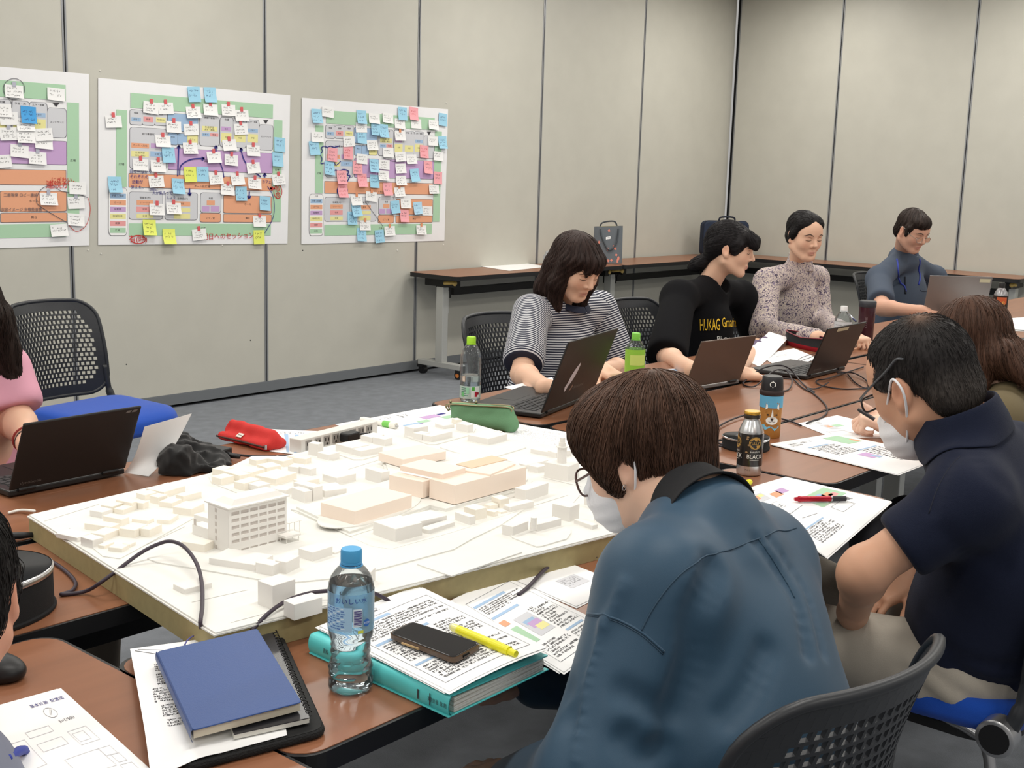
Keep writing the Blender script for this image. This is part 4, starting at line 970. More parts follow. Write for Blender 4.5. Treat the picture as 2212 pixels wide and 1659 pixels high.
paper('A4 text sheet under the navy notebook, curling over the table edge', [(281, 1402), (584, 1360), (620, 1588), (326, 1668)], z=TZ + 0.0138, n=(12, 12), lift=lambda u, v: -0.09 * max(0, (v * 0.9 + (1 - u) * 0.5 - 1.22)) + 0.004 * (1 - u) * math.sin(3 * v) + 0.012 * max(0, 0.5 - u) * v, seed=8,
      prints=[('text', .14, .2, .6, .28, 4, 'ink', .9), ('text', .14, .3, .6, .41, 5, 'ink', .9), ('text', .1, .43, .62, .56, 6, 'ink', .85), ('text', .14, .58, .62, .68, 5, 'ink', .9), ('text', .16, .7, .55, .76, 3, 'ink', .9), ('line', .03, .03, .3, .16, .006, 'line'), ('line', .05, .02, .35, .1, .004, 'line')])
plan = [('word', '基本計画  配置図', .78, .1, .05, .035, 'blueink', 0.0), ('word', 'S=1/500', .8, .3, .05, .038, 'line', 0.0)] + [('line', .72 + .06 * math.cos(a), .2 + .05 * math.sin(a), .72 + .06 * math.cos(a + .42), .2 + .05 * math.sin(a + .42), .003, 'line') for a in np.arange(0, 6.3, .42)] + [('line', .7, .22, .74, .17, .003, 'line'), ('line', .71, .225, .75, .175, .003, 'line')]
for a in ((.7, .4, .9, .55), (.72, .43, .84, .52), (.45, .62, .8, .8), (.8, .62, .92, .7), (.84, .7, .93, .78), (.82, .8, .95, .9), (.5, .86, .78, .97), (.35, .3, .6, .36), (.36, .42, .62, .5), (.1, .35, .3, .6), (.3, .7, .42, .9)): plan.append(('frame', *a, 'grey', .004))
for i in range(9): plan.append(('line', .3 + .02 * i, .78 + .01 * i, .32 + .02 * i, .82 + .01 * i, .003, 'grey'))
paper('site plan sheets at the bottom left corner of the table', [(-70, 1542), (124, 1488), (345, 1690), (120, 1790)], z=TZ + 0.004, n=(12, 12), stack=3, lift=lambda u, v: 0.02 * max(0, v - 0.45) * math.sin(3.1 * u), prints=plan)
A, B = P(267, 1021, TZ + 0.002), P(321, 1029, TZ + 0.002); C1, D1 = P(414, 893, TZ + 0.115), P(312, 922, TZ + 0.125)
paper('loose sheet standing against the black laptop lid', None, pw=[D1, C1, B, A], lift=lambda u, v: -0.018 * math.sin(math.pi * v), prints=[('text', .25, .12, .7, .42, 9, 'line', .35)])

# ---------------------------------------------------------------- laptops
M_LBLK = mat('laptop_black', (26, 25, 26), 0.4, bump=0.05, bscale=900); M_LBRN = mat('laptop_brown', (104, 88, 78), 0.4, 0.3); M_LSIL = mat('laptop_silver', (140, 136, 134), 0.38, 0.6); M_KEY = mat('laptop_keys', (38, 38, 40), 0.55); M_SCR = mat('laptop_screen', (14, 15, 18), 0.12); M_DECK = mat('laptop_deck', (58, 58, 60), 0.45)
def laptop(label, h1, h2, depth, lidh, tilt, mlid, mdeck, width=None, marks=None):
    """h1,h2: hinge line seen from behind (left, right); the user sits behind the lid"""
    a = np.asarray(h1, float); b = np.asarray(h2, float); ux = nrm(b - a); 
    if width: b = a + ux * width
    w = np.linalg.norm(b - a); uy = np.cross((0, 0, 1), ux); t = thing('laptop', label, 'laptop', (a + b) / 2)
    c = (a + b) / 2; R = np.column_stack((ux, uy, (0, 0, 1)))
    mb = MB(); mb.box(c + uy * depth / 2 + (0, 0, 0.0105), (w, depth, 0.013), R); mb.obj('base', mdeck, t, bevel=0.003)
    mb = MB()
    rows, cols = 5, 14
    for r in range(rows):
        for q in range(cols):
            kx = -w * 0.43 + w * 0.86 * (q + 0.5 + 0.15 * (r % 2)) / (cols + 0.3); ky = depth * 0.12 + depth * 0.42 * (r + 0.5) / rows
            mb.box(c + ux * kx + uy * ky + (0, 0, 0.0178), (w * 0.86 / cols * 0.82, depth * 0.42 / rows * 0.8, 0.002), R, top=0.9)
    mb.obj('keyboard', M_KEY, t)['kind'] = 'stuff'
    mb = MB(); mb.box(c + uy * depth * 0.78 + (0, 0, 0.0172), (w * 0.28, depth * 0.3, 0.0006), R); mb.obj('touchpad', mdeck, t)
    uz = nrm(np.array((0, 0, 1)) * math.cos(tilt) - uy * math.sin(tilt)); un = np.cross(ux, uz)  # un points to the user
    if un @ uy < 0: un = -un
    RL = np.column_stack((ux, un, uz)); lc = c + np.array((0, 0, 0.019)) + uz * lidh / 2
    mb = MB(); mb.box(lc, (w, 0.006, lidh), RL); lid = mb.obj('lid', mlid, t, bevel=0.0025)
    mb = MB(); mb.box(lc + un * 0.0032, (w * 0.95, 0.0006, lidh * 0.9), RL); mb.obj('screen', M_SCR, lid)
    for s in (-1, 1):
        mb = MB(); mb.cyl(c + ux * s * w * 0.36 - ux * 0.02 + (0, 0, 0.017), c + ux * s * w * 0.36 + ux * 0.02 + (0, 0, 0.017), 0.006, n=10); mb.obj('hinge', M_LBLK, t)
    def L(u, v, e=0.0): return lc + ux * (u - 0.5) * w + uz * (v - 0.5) * lidh - un * (0.0032 + e)
    return t, lid, L, uy
def word_on(L, s, u, v, sx, sy, m, parent, name='lettering', ang=0):
    tv, tf = TXT(s); mb = MB(); ca, sa = math.cos(ang), math.sin(ang)
    mb.add([L(u + (p[0] * ca - p[1] * sa) * sx, v + (p[0] * sa + p[1] * ca) * sy, 0.0003) for p in tv], [f[::-1] for f in tf]); return mb.obj(name, m, parent)
M_GLY = mat('grey_lettering', (120, 118, 116), 0.4, 0.4); M_STK = mat('sticker_white', (214, 206, 208), 0.6)
t, lid, L, _ = laptop('black open laptop at left, its lid back toward the model', P(20, 1078), P(270, 1027), 0.23, 0.172, math.radians(24), M_LBLK, M_LBLK)
word_on(L, 'dynabook', .16, .09, .045, .06, M_GLY, lid)
mb = MB()
for i in range(2): mb.add([L(.86 + .055 * i, .93, .0003), L(.9 + .055 * i, .93, .0003), L(.915 + .055 * i, .965, .0003), L(.875 + .055 * i, .965, .0003)], [(0, 1, 2, 3)])
mb.obj('maker_mark', M_GLY, lid)
t, lid, L, _ = laptop('black laptop with a white island-shaped sticker, in front of the striped woman', P(1168, 906), P(1168, 906) + nrm(P(1119, 841) - P(1005, 880)), 0.25, 0.235, math.radians(20), M_LBLK, M_LBLK, width=0.4)
isl = [(.30, .30), (.33, .36), (.345, .45), (.375, .52), (.41, .58), (.44, .62), (.455, .585), (.45, .50), (.43, .42), (.40, .35), (.365, .30), (.345, .24), (.325, .22)]
mb = MB(); mb.add([L(u - .03, v, .0004) for u, v in isl], [tuple(range(len(isl)))]); mb.obj('sticker', M_STK, lid, label='white island-shaped sticker')
mb = MB(); mb.add([L(u, v, .0004) for u, v in ((.385, .235), (.405, .25), (.425, .31), (.44, .27), (.425, .225), (.395, .2))], [tuple(range(6))]); mb.obj('sticker', mat('sticker_brown', (150, 120, 104), .6), lid)
word_on(L, 'dynabook', .56, .245, .055, .075, M_GLY, lid)
t, lid, L, _ = laptop('brown-grey laptop with a bare lid, in front of the woman in black', P(1478, 850), P(1574, 834), 0.22, 0.176, math.radians(20), M_LBRN, M_LSIL, width=0.31)
t, lid, L, _ = laptop('dark laptop with a paper name label, by the cable coils', P(1741, 822), P(1741, 822) + nrm(P(1870, 790) - P(1741, 822)), 0.235, 0.192, math.radians(21), M_LBLK, M_LBLK, width=0.33)
mb = MB(); mb.add([L(u, v, .0005) for u, v in ((.26, .9), (.55, .9), (.55, .97), (.26, .97))], [(0, 1, 2, 3)]); mb.obj('name_label', mat('label_beige', (196, 190, 160), .6), lid); word_on(L, '備品 No.12', .405, .935, .035, .045, PM['ink'], lid, 'label_print')
word_on(L, 'dynabook', .2, .1, .045, .06, M_GLY, lid)
hb = P(2126, 691); hd = nrm(np.array((.68, -.73, 0)))
t, lid, L, _ = laptop('silver laptop at the far right in front of the man in the slate shirt', hb - hd * 0.34, hb, 0.235, 0.225, math.radians(14), M_LSIL, M_LSIL)
mb = MB(); mb.add([L(u, v, .0005) for u, v in ((.8, .86), (.97, .86), (.97, .95), (.8, .95))], [(0, 1, 2, 3)]); mb.obj('name_label', mat('label_beige', (196, 190, 160), .6), lid)

# ---------------------------------------------------------------- bottles and cans
M_PET = clear_mat('clear_pet', (244, 248, 250), 0.02, 0.95); M_WATER = mat('water', (238, 247, 250), 0.0, trans=1.0, ior=1.33, spec=0.4)
def bottle(label, c, prof, cap, water_to=None, lab=None, capm=None, group=None, pet=None, wcol=None, wob=None):
    t = thing('plastic_bottle', label, 'bottle', c, group)
    mb = MB(); mb.lathe(prof, c, 32, caps=(True, False), wob=wob); mb.obj('bottle_body', pet or M_PET, t, smooth=True)
    if water_to:
        pr = [(r - 0.0012, z + 0.0015 if i == 0 else z) for i, (r, z) in enumerate(prof) if z < water_to]
        r_top = np.interp(water_to, [z for r, z in prof], [r for r, z in prof]) - 0.0012; pr.append((r_top, water_to))
        mb = MB(); mb.lathe(pr, c, 32, wob=wob); mb.obj('water', wcol or M_WATER, t, smooth=False, auto=50)
    r, z0, z1, m = cap
    mb = MB(); mb.lathe([(r, z0), (r, z0 + 0.003), (r * 0.97, z0 + 0.0035), (r, z0 + 0.004), (r, z1 - 0.003), (r * 0.93, z1)], c, 36, wob=lambda a, z: 0.012 * math.cos(36 * a / 2)); mb.lathe([(r * 1.1, z0 - 0.003), (r * 1.1, z0 - 0.0015)], c, 24)
    mb.obj('cap', m, t, auto=35)
    return t
def wrap(c, r, th0, th1, z0, z1, m, parent, name='label_band', n=26, e=0.0004, label=None):
    mb = MB(); vs = []
    for i in range(n + 1):
        a = th0 + (th1 - th0) * i / n
        for z in (z0, z1): vs.append(np.asarray(c, float) + np.array(((r + e) * math.cos(a), (r + e) * math.sin(a), z)))
    mb.add(vs, [(2 * i, 2 * i + 2, 2 * i + 3, 2 * i + 1) for i in range(n)]); return mb.obj(name, m, parent, smooth=True, label=label)
def cyl_word(c, r, s, th, z, sz, m, parent, ang=0.0, name='lettering', sy=1.0):
    tv, tf = TXT(s); mb = MB(); vs = []
    ca, sa = math.cos(ang), math.sin(ang)
    for p in tv:
        x, y = (p[0] * ca - p[1] * sa) * sz, (p[0] * sa + p[1] * ca) * sz * sy; a = th + x / r
        vs.append(np.asarray(c, float) + np.array((r * math.cos(a), r * math.sin(a), z + y)))
    mb.add(vs, tf); return mb.obj(name, m, parent)
def facing(c): d = CAM - np.asarray(c); return math.atan2(d[1], d[0])
# the near bottle: waisted, crumpled ribs, blue cap, blue label
pb = P(757, 1488); S_ = 0.98
prof = [(0.022, 0.0), (0.029, 0.003), (0.031, 0.009), (0.0318, 0.018), (0.0298, 0.0225), (0.0318, 0.027), (0.0296, 0.032), (0.0314, 0.037), (0.0285, 0.0425), (0.0296, 0.047), (0.0268, 0.0525), (0.0282, 0.058), (0.0266, 0.0635), (0.0288, 0.069), (0.0282, 0.0735), (0.0302, 0.08), (0.0316, 0.088), (0.0322, 0.098), (0.0322, 0.15), (0.0315, 0.158), (0.028, 0.168), (0.021, 0.178), (0.0145, 0.184), (0.0125, 0.188), (0.0125, 0.2)]
wobn = lambda a, z: (0.024 * math.sin(2 * a + 260 * z) + 0.016 * math.sin(3 * a - 190 * z)) * (1 if z < 0.09 else 0.15) + (0.05 * math.cos(5 * a) * max(0, 1 - z / 0.012))
bt = bottle('clear water bottle with a sky blue cap and label, beside the teal binder', pb, prof, (0.0148, 0.186, 0.207, mat('cap_blue', (74, 160, 212), 0.45)), 0.161, wob=wobn)
th = facing(pb)
M_LAB = clear_mat('label_blue_film', (172, 216, 242), 0.15, 0.55); wrap(pb, 0.0322, th - math.pi, th + math.pi, 0.093, 0.150, M_LAB, bt, n=40, label='sky blue label'); 
M_LW = mat('label_white_print', (222, 238, 248), 0.5); M_LB = mat('label_blue_print', (48, 108, 190), 0.5)
wrap(pb, 0.0322, th - 1.3, th + 0.05, 0.097, 0.132, mat('label_mid_blue', (168, 208, 236), 0.5), bt, 'label_panel', e=0.0006)
M_TXTB = mat('label_text_blue', (90, 130, 190), 0.5)
for i in range(9):
    for q in range(5):
        a0 = th - 1.25 + 0.2 * q + 0.01 * (i % 3); wrap(pb, 0.0322, a0, a0 + 0.12 + 0.05 * ((i * 7 + q * 3) % 3) / 2, 0.129 - i * 0.0036, 0.1305 - i * 0.0036, M_TXTB if (i + q) % 4 else M_LW, bt, 'label_text', n=3, e=0.0008)
wrap(pb, 0.0322, th + 0.1, th + 0.5, 0.104, 0.13, M_LW, bt, 'barcode', n=6, e=0.0008)
for i in range(12): wrap(pb, 0.0322, th + 0.13, th + 0.47, 0.106 + i * 0.0018, 0.107 + i * 0.0018 + 0.0004 * (i % 2), mat('barcode_purple', (70, 60, 130), .5), bt, 'barcode_bar', n=4, e=0.001)
mb = MB(); vs = [pb + np.array((0.0331 * math.cos(th + .72 + .17 * math.cos(a)), 0.0331 * math.sin(th + .72 + .17 * math.cos(a)), 0.108 + 0.0055 * math.sin(a))) for a in np.linspace(0, 2 * math.pi, 20)[:-1]]
mb.add(vs, [tuple(range(19))]); mb.obj('label_badge', M_LB, bt)
cyl_word(pb, 0.0333, 'おいしい水', th, 0.141, 0.0095, mat('label_navy', (40, 60, 150), .5), bt); cyl_word(pb, 0.0334, '天然水', th + .72, 0.108, 0.0038, M_LW, bt)
wrap(pb, 0.0322, th + 0.3, th + 0.55, 0.094, 0.0985, mat('label_lemon', (214, 222, 80), .5), bt, 'label_panel', n=4, e=0.0009)
# tall green-capped bottle by the laptop
M_GCAP = mat('cap_lime', (168, 222, 50), 0.45)
def std_prof(r, h): return [(r * .7, 0), (r * .93, .004), (r, .01), (r, .06), (r * .96, .064), (r, .068), (r, h * .66), (r * .98, h * .72), (r * .82, h * .8), (r * .55, h * .87), (r * .4, h * .9), (r * .39, h * .96)]
pg = P(1015, 867); th = facing(pg)
bt = bottle('half-empty clear bottle with a lime green cap, at the table edge by the laptop', pg, std_prof(0.033, .207), (0.0145, .186, .207, M_GCAP), 0.085)
wrap(pg, 0.033, th - 2.4, th + 2.4, .014, .054, clear_mat('label_pale_film', (216, 236, 226), .15, .35), bt, n=40); wrap(pg, .033, th + .1, th + .95, .018, .053, mat('label_white2', (236, 240, 236), .5), bt, 'label_panel', e=.0007)
for a0, z0, z1, cc in ((.15, .04, .052, (90, 180, 80)), (.45, .02, .036, (190, 40, 60)), (.62, .026, .034, (150, 30, 50)), (-.9, .02, .034, (110, 190, 120)), (-.4, .03, .05, (150, 206, 170))): wrap(pg, .033, th + a0, th + a0 + .3, z0, z1, mat('lab_%d' % (cc[0] * 7 + cc[1]), cc, .5), bt, 'label_panel', n=5, e=.001)
for i in range(5): wrap(pg, .033, th - .95, th - .2, .047 - .006 * i, .049 - .006 * i, mat('lab_text_green', (70, 130, 100), .5), bt, 'label_text', n=6, e=.0009)
# green tea bottle behind the short-haired person
pt_ = P(1368, 850); th = facing(pt_)
bt = bottle('green tea bottle with a green cap, behind the short-haired person', pt_, std_prof(0.033, .205), (0.0145, .184, .205, mat('cap_green', (130, 208, 80), .45)), 0.12, wcol=mat('tea', (214, 226, 150), 0.0, trans=1.0, ior=1.33))
wrap(pt_, .033, th - math.pi, th + math.pi, .06, .152, mat('label_green', (150, 206, 70), .45), bt, n=40); wrap(pt_, .033, th - .5, th + 1.2, .1, .135, mat('label_light_green', (206, 228, 120), .45), bt, 'label_panel', e=.0008); cyl_word(pt_, .0336, 'お茶', th + .2, .12, .02, mat('lab_white', (240, 246, 230), .5), bt)
# small white-capped bottle
pw_ = P(1816, 762); th = facing(pw_)
bt = bottle('small clear bottle with a white cap behind the name-labelled laptop', pw_, std_prof(0.036, .2), (0.0145, .18, .2, mat('cap_white', (236, 236, 236), .45)), 0.13)
wrap(pw_, .036, th - 1.5, th + 1.5, .06, .135, clear_mat('label_grey_film', (226, 228, 232), .2, .3), bt)
for i in range(6): wrap(pw_, .036, th - .9, th - .1, .12 - .01 * i, .123 - .01 * i, mat('lab_text_grey', (120, 124, 130), .5), bt, 'label_text', n=5, e=.0008)
wrap(pw_, .036, th + .1, th + .7, .09, .125, mat('lab_grey_panel', (176, 180, 186), .5), bt, 'label_panel', n=6, e=.0008)
# coffee bottle far right
pk = P(2155, 711); th = facing(pk)
bt = bottle('black-capped bottled coffee with an orange and black label, far right', pk, std_prof(0.036, .235), (0.0155, .205, .235, mat('cap_black', (30, 28, 28), .45)), None, pet=mat('bottle_silver', (150, 148, 150), .3, .5))
wrap(pk, .036, th - math.pi, th + math.pi, .085, .172, mat('label_dark_coffee', (44, 30, 24), .45), bt, n=40); wrap(pk, .036, th - .5, th + .9, .13, .165, mat('label_orange', (196, 92, 50), .5), bt, 'label_panel', e=.0008); cyl_word(pk, .037, 'Craft', th - .1, .135, .026, mat('lab_gold', (222, 180, 90), .5), bt); cyl_word(pk, .037, 'BOSS', th + .05, .11, .017, mat('lab_gold', (222, 180, 90), .5), bt)
# dark tumbler
pd = P(1868, 737); t = thing('tumbler', 'dark maroon tumbler with a black lid, beside the white-capped bottle', 'tumbler', pd)
mb = MB(); mb.lathe([(.033, 0), (.035, .004), (.037, .15), (.037, .158)], pd, 28); mb.obj('tumbler_body', mat('tumbler_maroon', (58, 24, 34), .25, coat=.3), t, auto=40)
mb = MB(); mb.lathe([(.038, .158), (.039, .16), (.039, .182), (.036, .186)], pd, 28); mb.obj('lid', mat('tumbler_lid', (52, 54, 60), .4), t, auto=40)
th = facing(pd); cyl_word(pd, .0368, 'COFFEE', th, .09, .014, mat('tumbler_print', (130, 110, 116), .4), t, ang=math.pi / 2)
# black coffee can
pc = P(1617, 1024); th = facing(pc); t = thing('coffee_can', 'black and silver bottle-can of black coffee with a gold cap', 'can', pc)
M_ALB = mat('can_aluminium', (206, 207, 208), .28, .9)
mb = MB(); mb.lathe([(.026, 0), (.03, .003), (.031, .008), (.031, .108), (.03, .113), (.024, .128), (.0195, .138), (.0185, .141), (.019, .1425)], pc, 36); mb.obj('can_body', M_ALB, t, auto=50)
wrap(pc, .031, th - math.pi, th + math.pi, .026, .107, mat('can_black', (26, 24, 24), .3, coat=.4), t, n=48, label='black printed band')
mb = MB(); mb.lathe([(.0195, .1425), (.0202, .1435), (.0202, .152), (.0195, .1525), (.0197, .153)], pc, 30); mb.obj('cap_ring', mat('cap_dark_band', (60, 56, 50), .35, .4), t, auto=40)
mb = MB(); mb.lathe([(.0198, .153), (.0205, .1545), (.0205, .158), (.019, .1608), (.008, .161)], pc, 30); mb.obj('cap', mat('cap_gold', (214, 166, 70), .3, .8), t, auto=40)
M_GOLD = mat('can_gold', (206, 166, 84), .4, .2); M_CW = mat('can_white', (236, 234, 228), .5); M_CB = mat('can_dark_print', (40, 34, 28), .5)
def cyl_disc(c, r, th, z, rad, m, parent, name, e, n=28, f=None):
    mb = MB(); mb.add([np.asarray(c) + np.array(((r + e) * math.cos(th + rad * math.cos(a) / r), (r + e) * math.sin(th + rad * math.cos(a) / r), z + rad * math.sin(a) * (f or 1))) for a in np.linspace(0, 2 * math.pi, n + 1)[:-1]], [tuple(range(n))]); return mb.obj(name, m, parent)
for dth in (.4, -1.3):
    cyl_disc(pc, .031, th + dth, .085, .0165, M_CB, t, 'emblem', .0006); cyl_disc(pc, .031, th + dth, .085, .0158, M_GOLD, t, 'emblem', .0008); cyl_disc(pc, .031, th + dth, .085, .0148, M_CB, t, 'emblem', .0009); cyl_disc(pc, .031, th + dth, .085, .0142, mat('can_barrel', (190, 146, 70), .45), t, 'emblem', .001)
    wrap(pc, .031, th + dth - .44, th + dth + .44, .080, .090, M_CB, t, 'emblem_band', n=10, e=.0013)
    cyl_word(pc, .0325, "TULLY'S", th + dth, .085, .0088, M_GOLD, t, name='emblem_lettering')
    cyl_word(pc, .0322, "BARISTA'S", th + dth, .0625, .0056, M_CW, t); cyl_word(pc, .0322, 'BLACK', th + dth, .051, .0135, M_CW, t, sy=1.15)
    wrap(pc, .031, th + dth - .4, th + dth + .4, .042, .0432, M_CW, t, 'fine_print', n=8, e=.0008)
for dth, z in ((-.25, .095), (-.12, .08), (-.28, .062), (-.22, .1)): cyl_disc(pc, .031, th + dth, z, .0032, mat('can_bean', (150, 120, 84), .5), t, 'bean_print', .0007, 12, .7)
cyl_word(pc, .0316, 'アルミ', th - .1, .017, .0055, mat('can_dark_print', (40, 34, 28), .5), t)
# dog-print flask
pf = P(1661, 943); th = facing(pf); t = thing('flask', 'flask in a sky blue and tan dog-print cover with a black lid', 'flask', pf)
M_SKY = mat('flask_sky', (96, 170, 206), .6); M_TANF = mat('flask_tan', (178, 122, 56), .6); M_FW = mat('flask_white', (240, 238, 232), .6); M_FD = mat('flask_dark', (44, 28, 26), .6)
mb = MB(); mb.lathe([(.029, 0), (.0305, .003), (.0305, .05), (.032, .123)], pf, 36); mb.obj('flask_body', M_TANF, t, auto=40)
wrap(pf, .0322, th - math.pi, th + math.pi, .088, .1225, M_SKY, t, 'cover_print', n=48, e=.0006)
mb = MB(); mb.lathe([(.033, .122), (.0345, .126), (.0345, .133), (.032, .1365)], pf, 36); mb.obj('lid_ring', M_FD, t, auto=40)
mb = MB(); mb.lathe([(.031, .1365), (.0315, .14), (.029, .17), (.026, .176), (.01, .177)], pf, 36); mb.obj('lid', mat('flask_lid', (34, 33, 36), .4), t, auto=40)
def cpoly(pts, m, e, name, r=.0315):
    mb = MB(); mb.add([pf + np.array(((r + e) * math.cos(th + x / r), (r + e) * math.sin(th + x / r), z)) for x, z in pts], [tuple(range(len(pts)))]); return mb.obj(name, m, t)
def arcp(cx, cz, rx, rzz, a0, a1, n=18): return [(cx + rx * math.cos(math.radians(a0 + (a1 - a0) * i / n)), cz + rzz * math.sin(math.radians(a0 + (a1 - a0) * i / n))) for i in range(n + 1)]
for i in range(14):
    x = -.030 + .0092 * (i % 7) + .003 * (i // 7); z = .117 - .0075 * (i // 7) - .004 * (i % 2); cpoly(arcp(x, z, .0016, .0009, 0, 340, 9), M_FW, .0011, 'dot_print')
hx = .005
cpoly([(hx + x, z) for x, z in arcp(0, .064, .0245, .0265, 0, 350, 30)], M_TANF, .0013, 'dog_head_print')
for s in (-1, 1):
    cpoly([(hx + s * .021, .074), (hx + s * .019, .103), (hx + s * .012, .1045), (hx + s * .003, .088)][::s], M_TANF, .0014, 'dog_ear_print'); cpoly([(hx + s * .0195, .083), (hx + s * .0175, .099), (hx + s * .0135, .098), (hx + s * .0125, .088)][::s], M_FW, .0018, 'dog_ear_print')
    cpoly(arcp(hx + s * .0115, .069, .003, .0024, 0, 340, 12), M_FD, .002, 'dog_eye_print')
cpoly([(hx + x, z) for x, z in arcp(0, .0525, .0165, .0115, 0, 350, 24)], M_FW, .0018, 'dog_muzzle_print'); cpoly([(hx - .0035, .062), (hx + .0035, .062), (hx + .001, .084), (hx - .0005, .084)], M_FW, .0018, 'dog_muzzle_print')
cpoly([(hx - .0045, .0575), (hx, .0525), (hx + .0045, .0575), (hx + .002, .059), (hx - .002, .059)], M_FD, .0023, 'dog_nose_print')
for s in (-1, 1): cpoly([(hx, .0525), (hx, .0515), (hx + s * .004, .0475), (hx + s * .009, .0495), (hx + s * .009, .0507), (hx + s * .004, .0488)], M_FD, .0023, 'dog_mouth_print')
cpoly([(-.03, .036), (-.012, .024), (0.003, .034), (.014, .0225), (.03, .036), (.02, .04), (-.02, .04)], mat('flask_bib', (120, 186, 214), .6), .0015, 'dog_bib_print', r=.0306)
tv = arcp(0, .1555, .0085, .0085, -55, 235, 20); mb = MB()
rl = .0306
def lidp(x, z): return pf + np.array(((rl + .0008) * math.cos(th + .05 + x / rl), (rl + .0008) * math.sin(th + .05 + x / rl), z))
inn = arcp(0, .1555, .0062, .0062, -55, 235, 20)
for i in range(20): mb.quad(lidp(*tv[i]), lidp(*tv[i + 1]), lidp(*inn[i + 1]), lidp(*inn[i]))
mb.add([lidp(-.002, .1632), lidp(.002, .1632), lidp(0, .1668)], [(0, 1, 2)]); mb.add([lidp(x, z) for x, z in arcp(0, .1475, .0013, .0013, 0, 330, 10)], [tuple(range(11))])
mb.obj('lid_emblem', M_FW, t)

# ---------------------------------------------------------------- conference speakers
M_FAB = mat('speaker_fabric', (22, 22, 24), .9, bump=.6, bscale=1500); M_RIM = mat('speaker_rim', (206, 206, 208), .25, .9); M_STOP = mat('speaker_top', (48, 50, 54), .45); M_RING = mat('speaker_ring', (92, 95, 100), .35)
def speaker(label, c, r, h):
    t = thing('conference_speaker', label, 'speaker', c)
    tri = lambda a, z: 0.045 * math.cos(3 * a + 0.6)
    mb = MB(); mb.lathe([(r * 1.0, 0), (r * 1.02, .002), (r * 1.02, .006), (r * .99, .008), (r * .985, h * .82)], c, 60, wob=tri); mb.obj('speaker_body', M_FAB, t, auto=50)
    mb = MB(); mb.lathe([(r * .985, h * .82), (r * 1.0, h * .84), (r * 1.0, h * .95), (r * .98, h * .98)], c, 60, wob=tri, caps=(False, False)); mb.obj('rim', M_RIM, t, auto=50, label='silver rim')
    mb = MB(); mb.lathe([(r * .98, h * .97), (r * .9, h * .95), (r * .55, h * .9), (r * .5, h * .95), (r * .42, h), (r * .1, h * 1.02)], c, 60, wob=lambda a, z: 0.045 * math.cos(3 * a + 0.6)); mb.obj('top', M_STOP, t, smooth=True)
    mb = MB(); mb.lathe([(r * .44, h * .985), (r * .46, h * 1.0), (r * .42, h * 1.015), (r * .4, h * 1.01)], c, 40, caps=(False, False)); mb.obj('touch_ring', M_RING, t, smooth=True)
    return t
c = P(137, 1338) - _r * 0.118; c[2] = TZ; speaker('big black conference speaker with a silver rim, at the left picture edge', c + np.array((-.006, .03, .0)), 0.115, .075)
speaker('small black conference speaker with a silver rim, behind the coffee can', P(1612, 968), 0.064, .034)
speaker('black conference speaker at the right picture edge', P(2232, 757), 0.1, .045)

# ---------------------------------------------------------------- cords
M_CORD = mat('cord_black', (34, 30, 36), .5); M_CORDW = mat('cord_white', (232, 230, 224), .45); M_PLUG = mat('plug_black', (26, 26, 28), .5); M_CORDP = mat('cord_aubergine', (58, 48, 60), .5)
def cord(label, pts, r=.0026, m=None, k=8, name='cable', cat='cable', n=7, world=False, smooth_n=None):
    w = [P(x, y, TZ + z) for x, y, z in pts]; w = spline(w, k)
    for q in w: q[2] = max(q[2], TZ + r)
    mb = MB(); mb.tube(w, r, n); return tag(mb.obj(name, m or M_CORD, None, smooth=True), label, cat)
zc1 = lambda *a: [(1480 + a[i] / 7.373, 760 + a[i + 1] / 7.373, a[i + 2]) for i in range(0, len(a), 3)]
zc2 = lambda *a: [(1640 + a[i] / 3.867, 640 + a[i + 1] / 3.867, a[i + 2]) for i in range(0, len(a), 3)]
cord('dark cord looping from the left speaker over the model corner', [(70, 1203, .004), (105, 1210, .004), (140, 1232, .004), (163, 1258, .004), (155, 1276, .004), (132, 1284, .004), (185, 1277, .006), (225, 1253, .03), (300, 1197, .062), (345, 1174, .075), (372, 1170, .08), (400, 1183, .08), (425, 1218, .07), (436, 1262, .058), (437, 1310, .055), (433, 1345, .05), (437, 1366, .02), (447, 1384, .004)], .0034, M_CORDP)
cord('dark cord lying over the front edge of the model, ending at the navy notebook', [(542, 1364, .035), (580, 1325, .052), (620, 1298, .058), (665, 1282, .06), (710, 1276, .062), (760, 1272, .062), (810, 1282, .052), (850, 1305, .03), (880, 1330, .012)], .0034, M_CORDP)
cord('dark cord between the model edge and the teal shirt', [(1120, 1285, .006), (1143, 1266, .008), (1180, 1228, .01), (1215, 1212, .01), (1262, 1208, .006), (1300, 1198, .006), (1330, 1176, .006), (1380, 1150, .006)], .0036, M_CORDP)
cord('big raised cable loop beside the dark laptop', zc1(920, 500, .005, 1020, 400, .02, 1180, 290, .04, 1350, 230, .05, 1520, 215, .05, 1650, 260, .04, 1740, 350, .02, 1840, 470, .006, 1950, 570, .004, 2060, 590, .006, 2160, 560, .01, 2280, 490, .012), .0026)
cord('inner cable loop beside the dark laptop', zc1(915, 495, .004, 960, 540, .004, 1080, 555, .004, 1180, 500, .012, 1300, 390, .03, 1420, 300, .04, 1540, 285, .04, 1640, 330, .03, 1700, 440, .02, 1690, 540, .01, 1640, 605, .004, 1570, 625, .004), .0026)
cord('flat cable strand in front of the dark laptop', zc1(915, 490, .004, 1000, 405, .004, 1160, 398, .004, 1400, 405, .004, 1640, 425, .004, 1745, 440, .006), .0024)
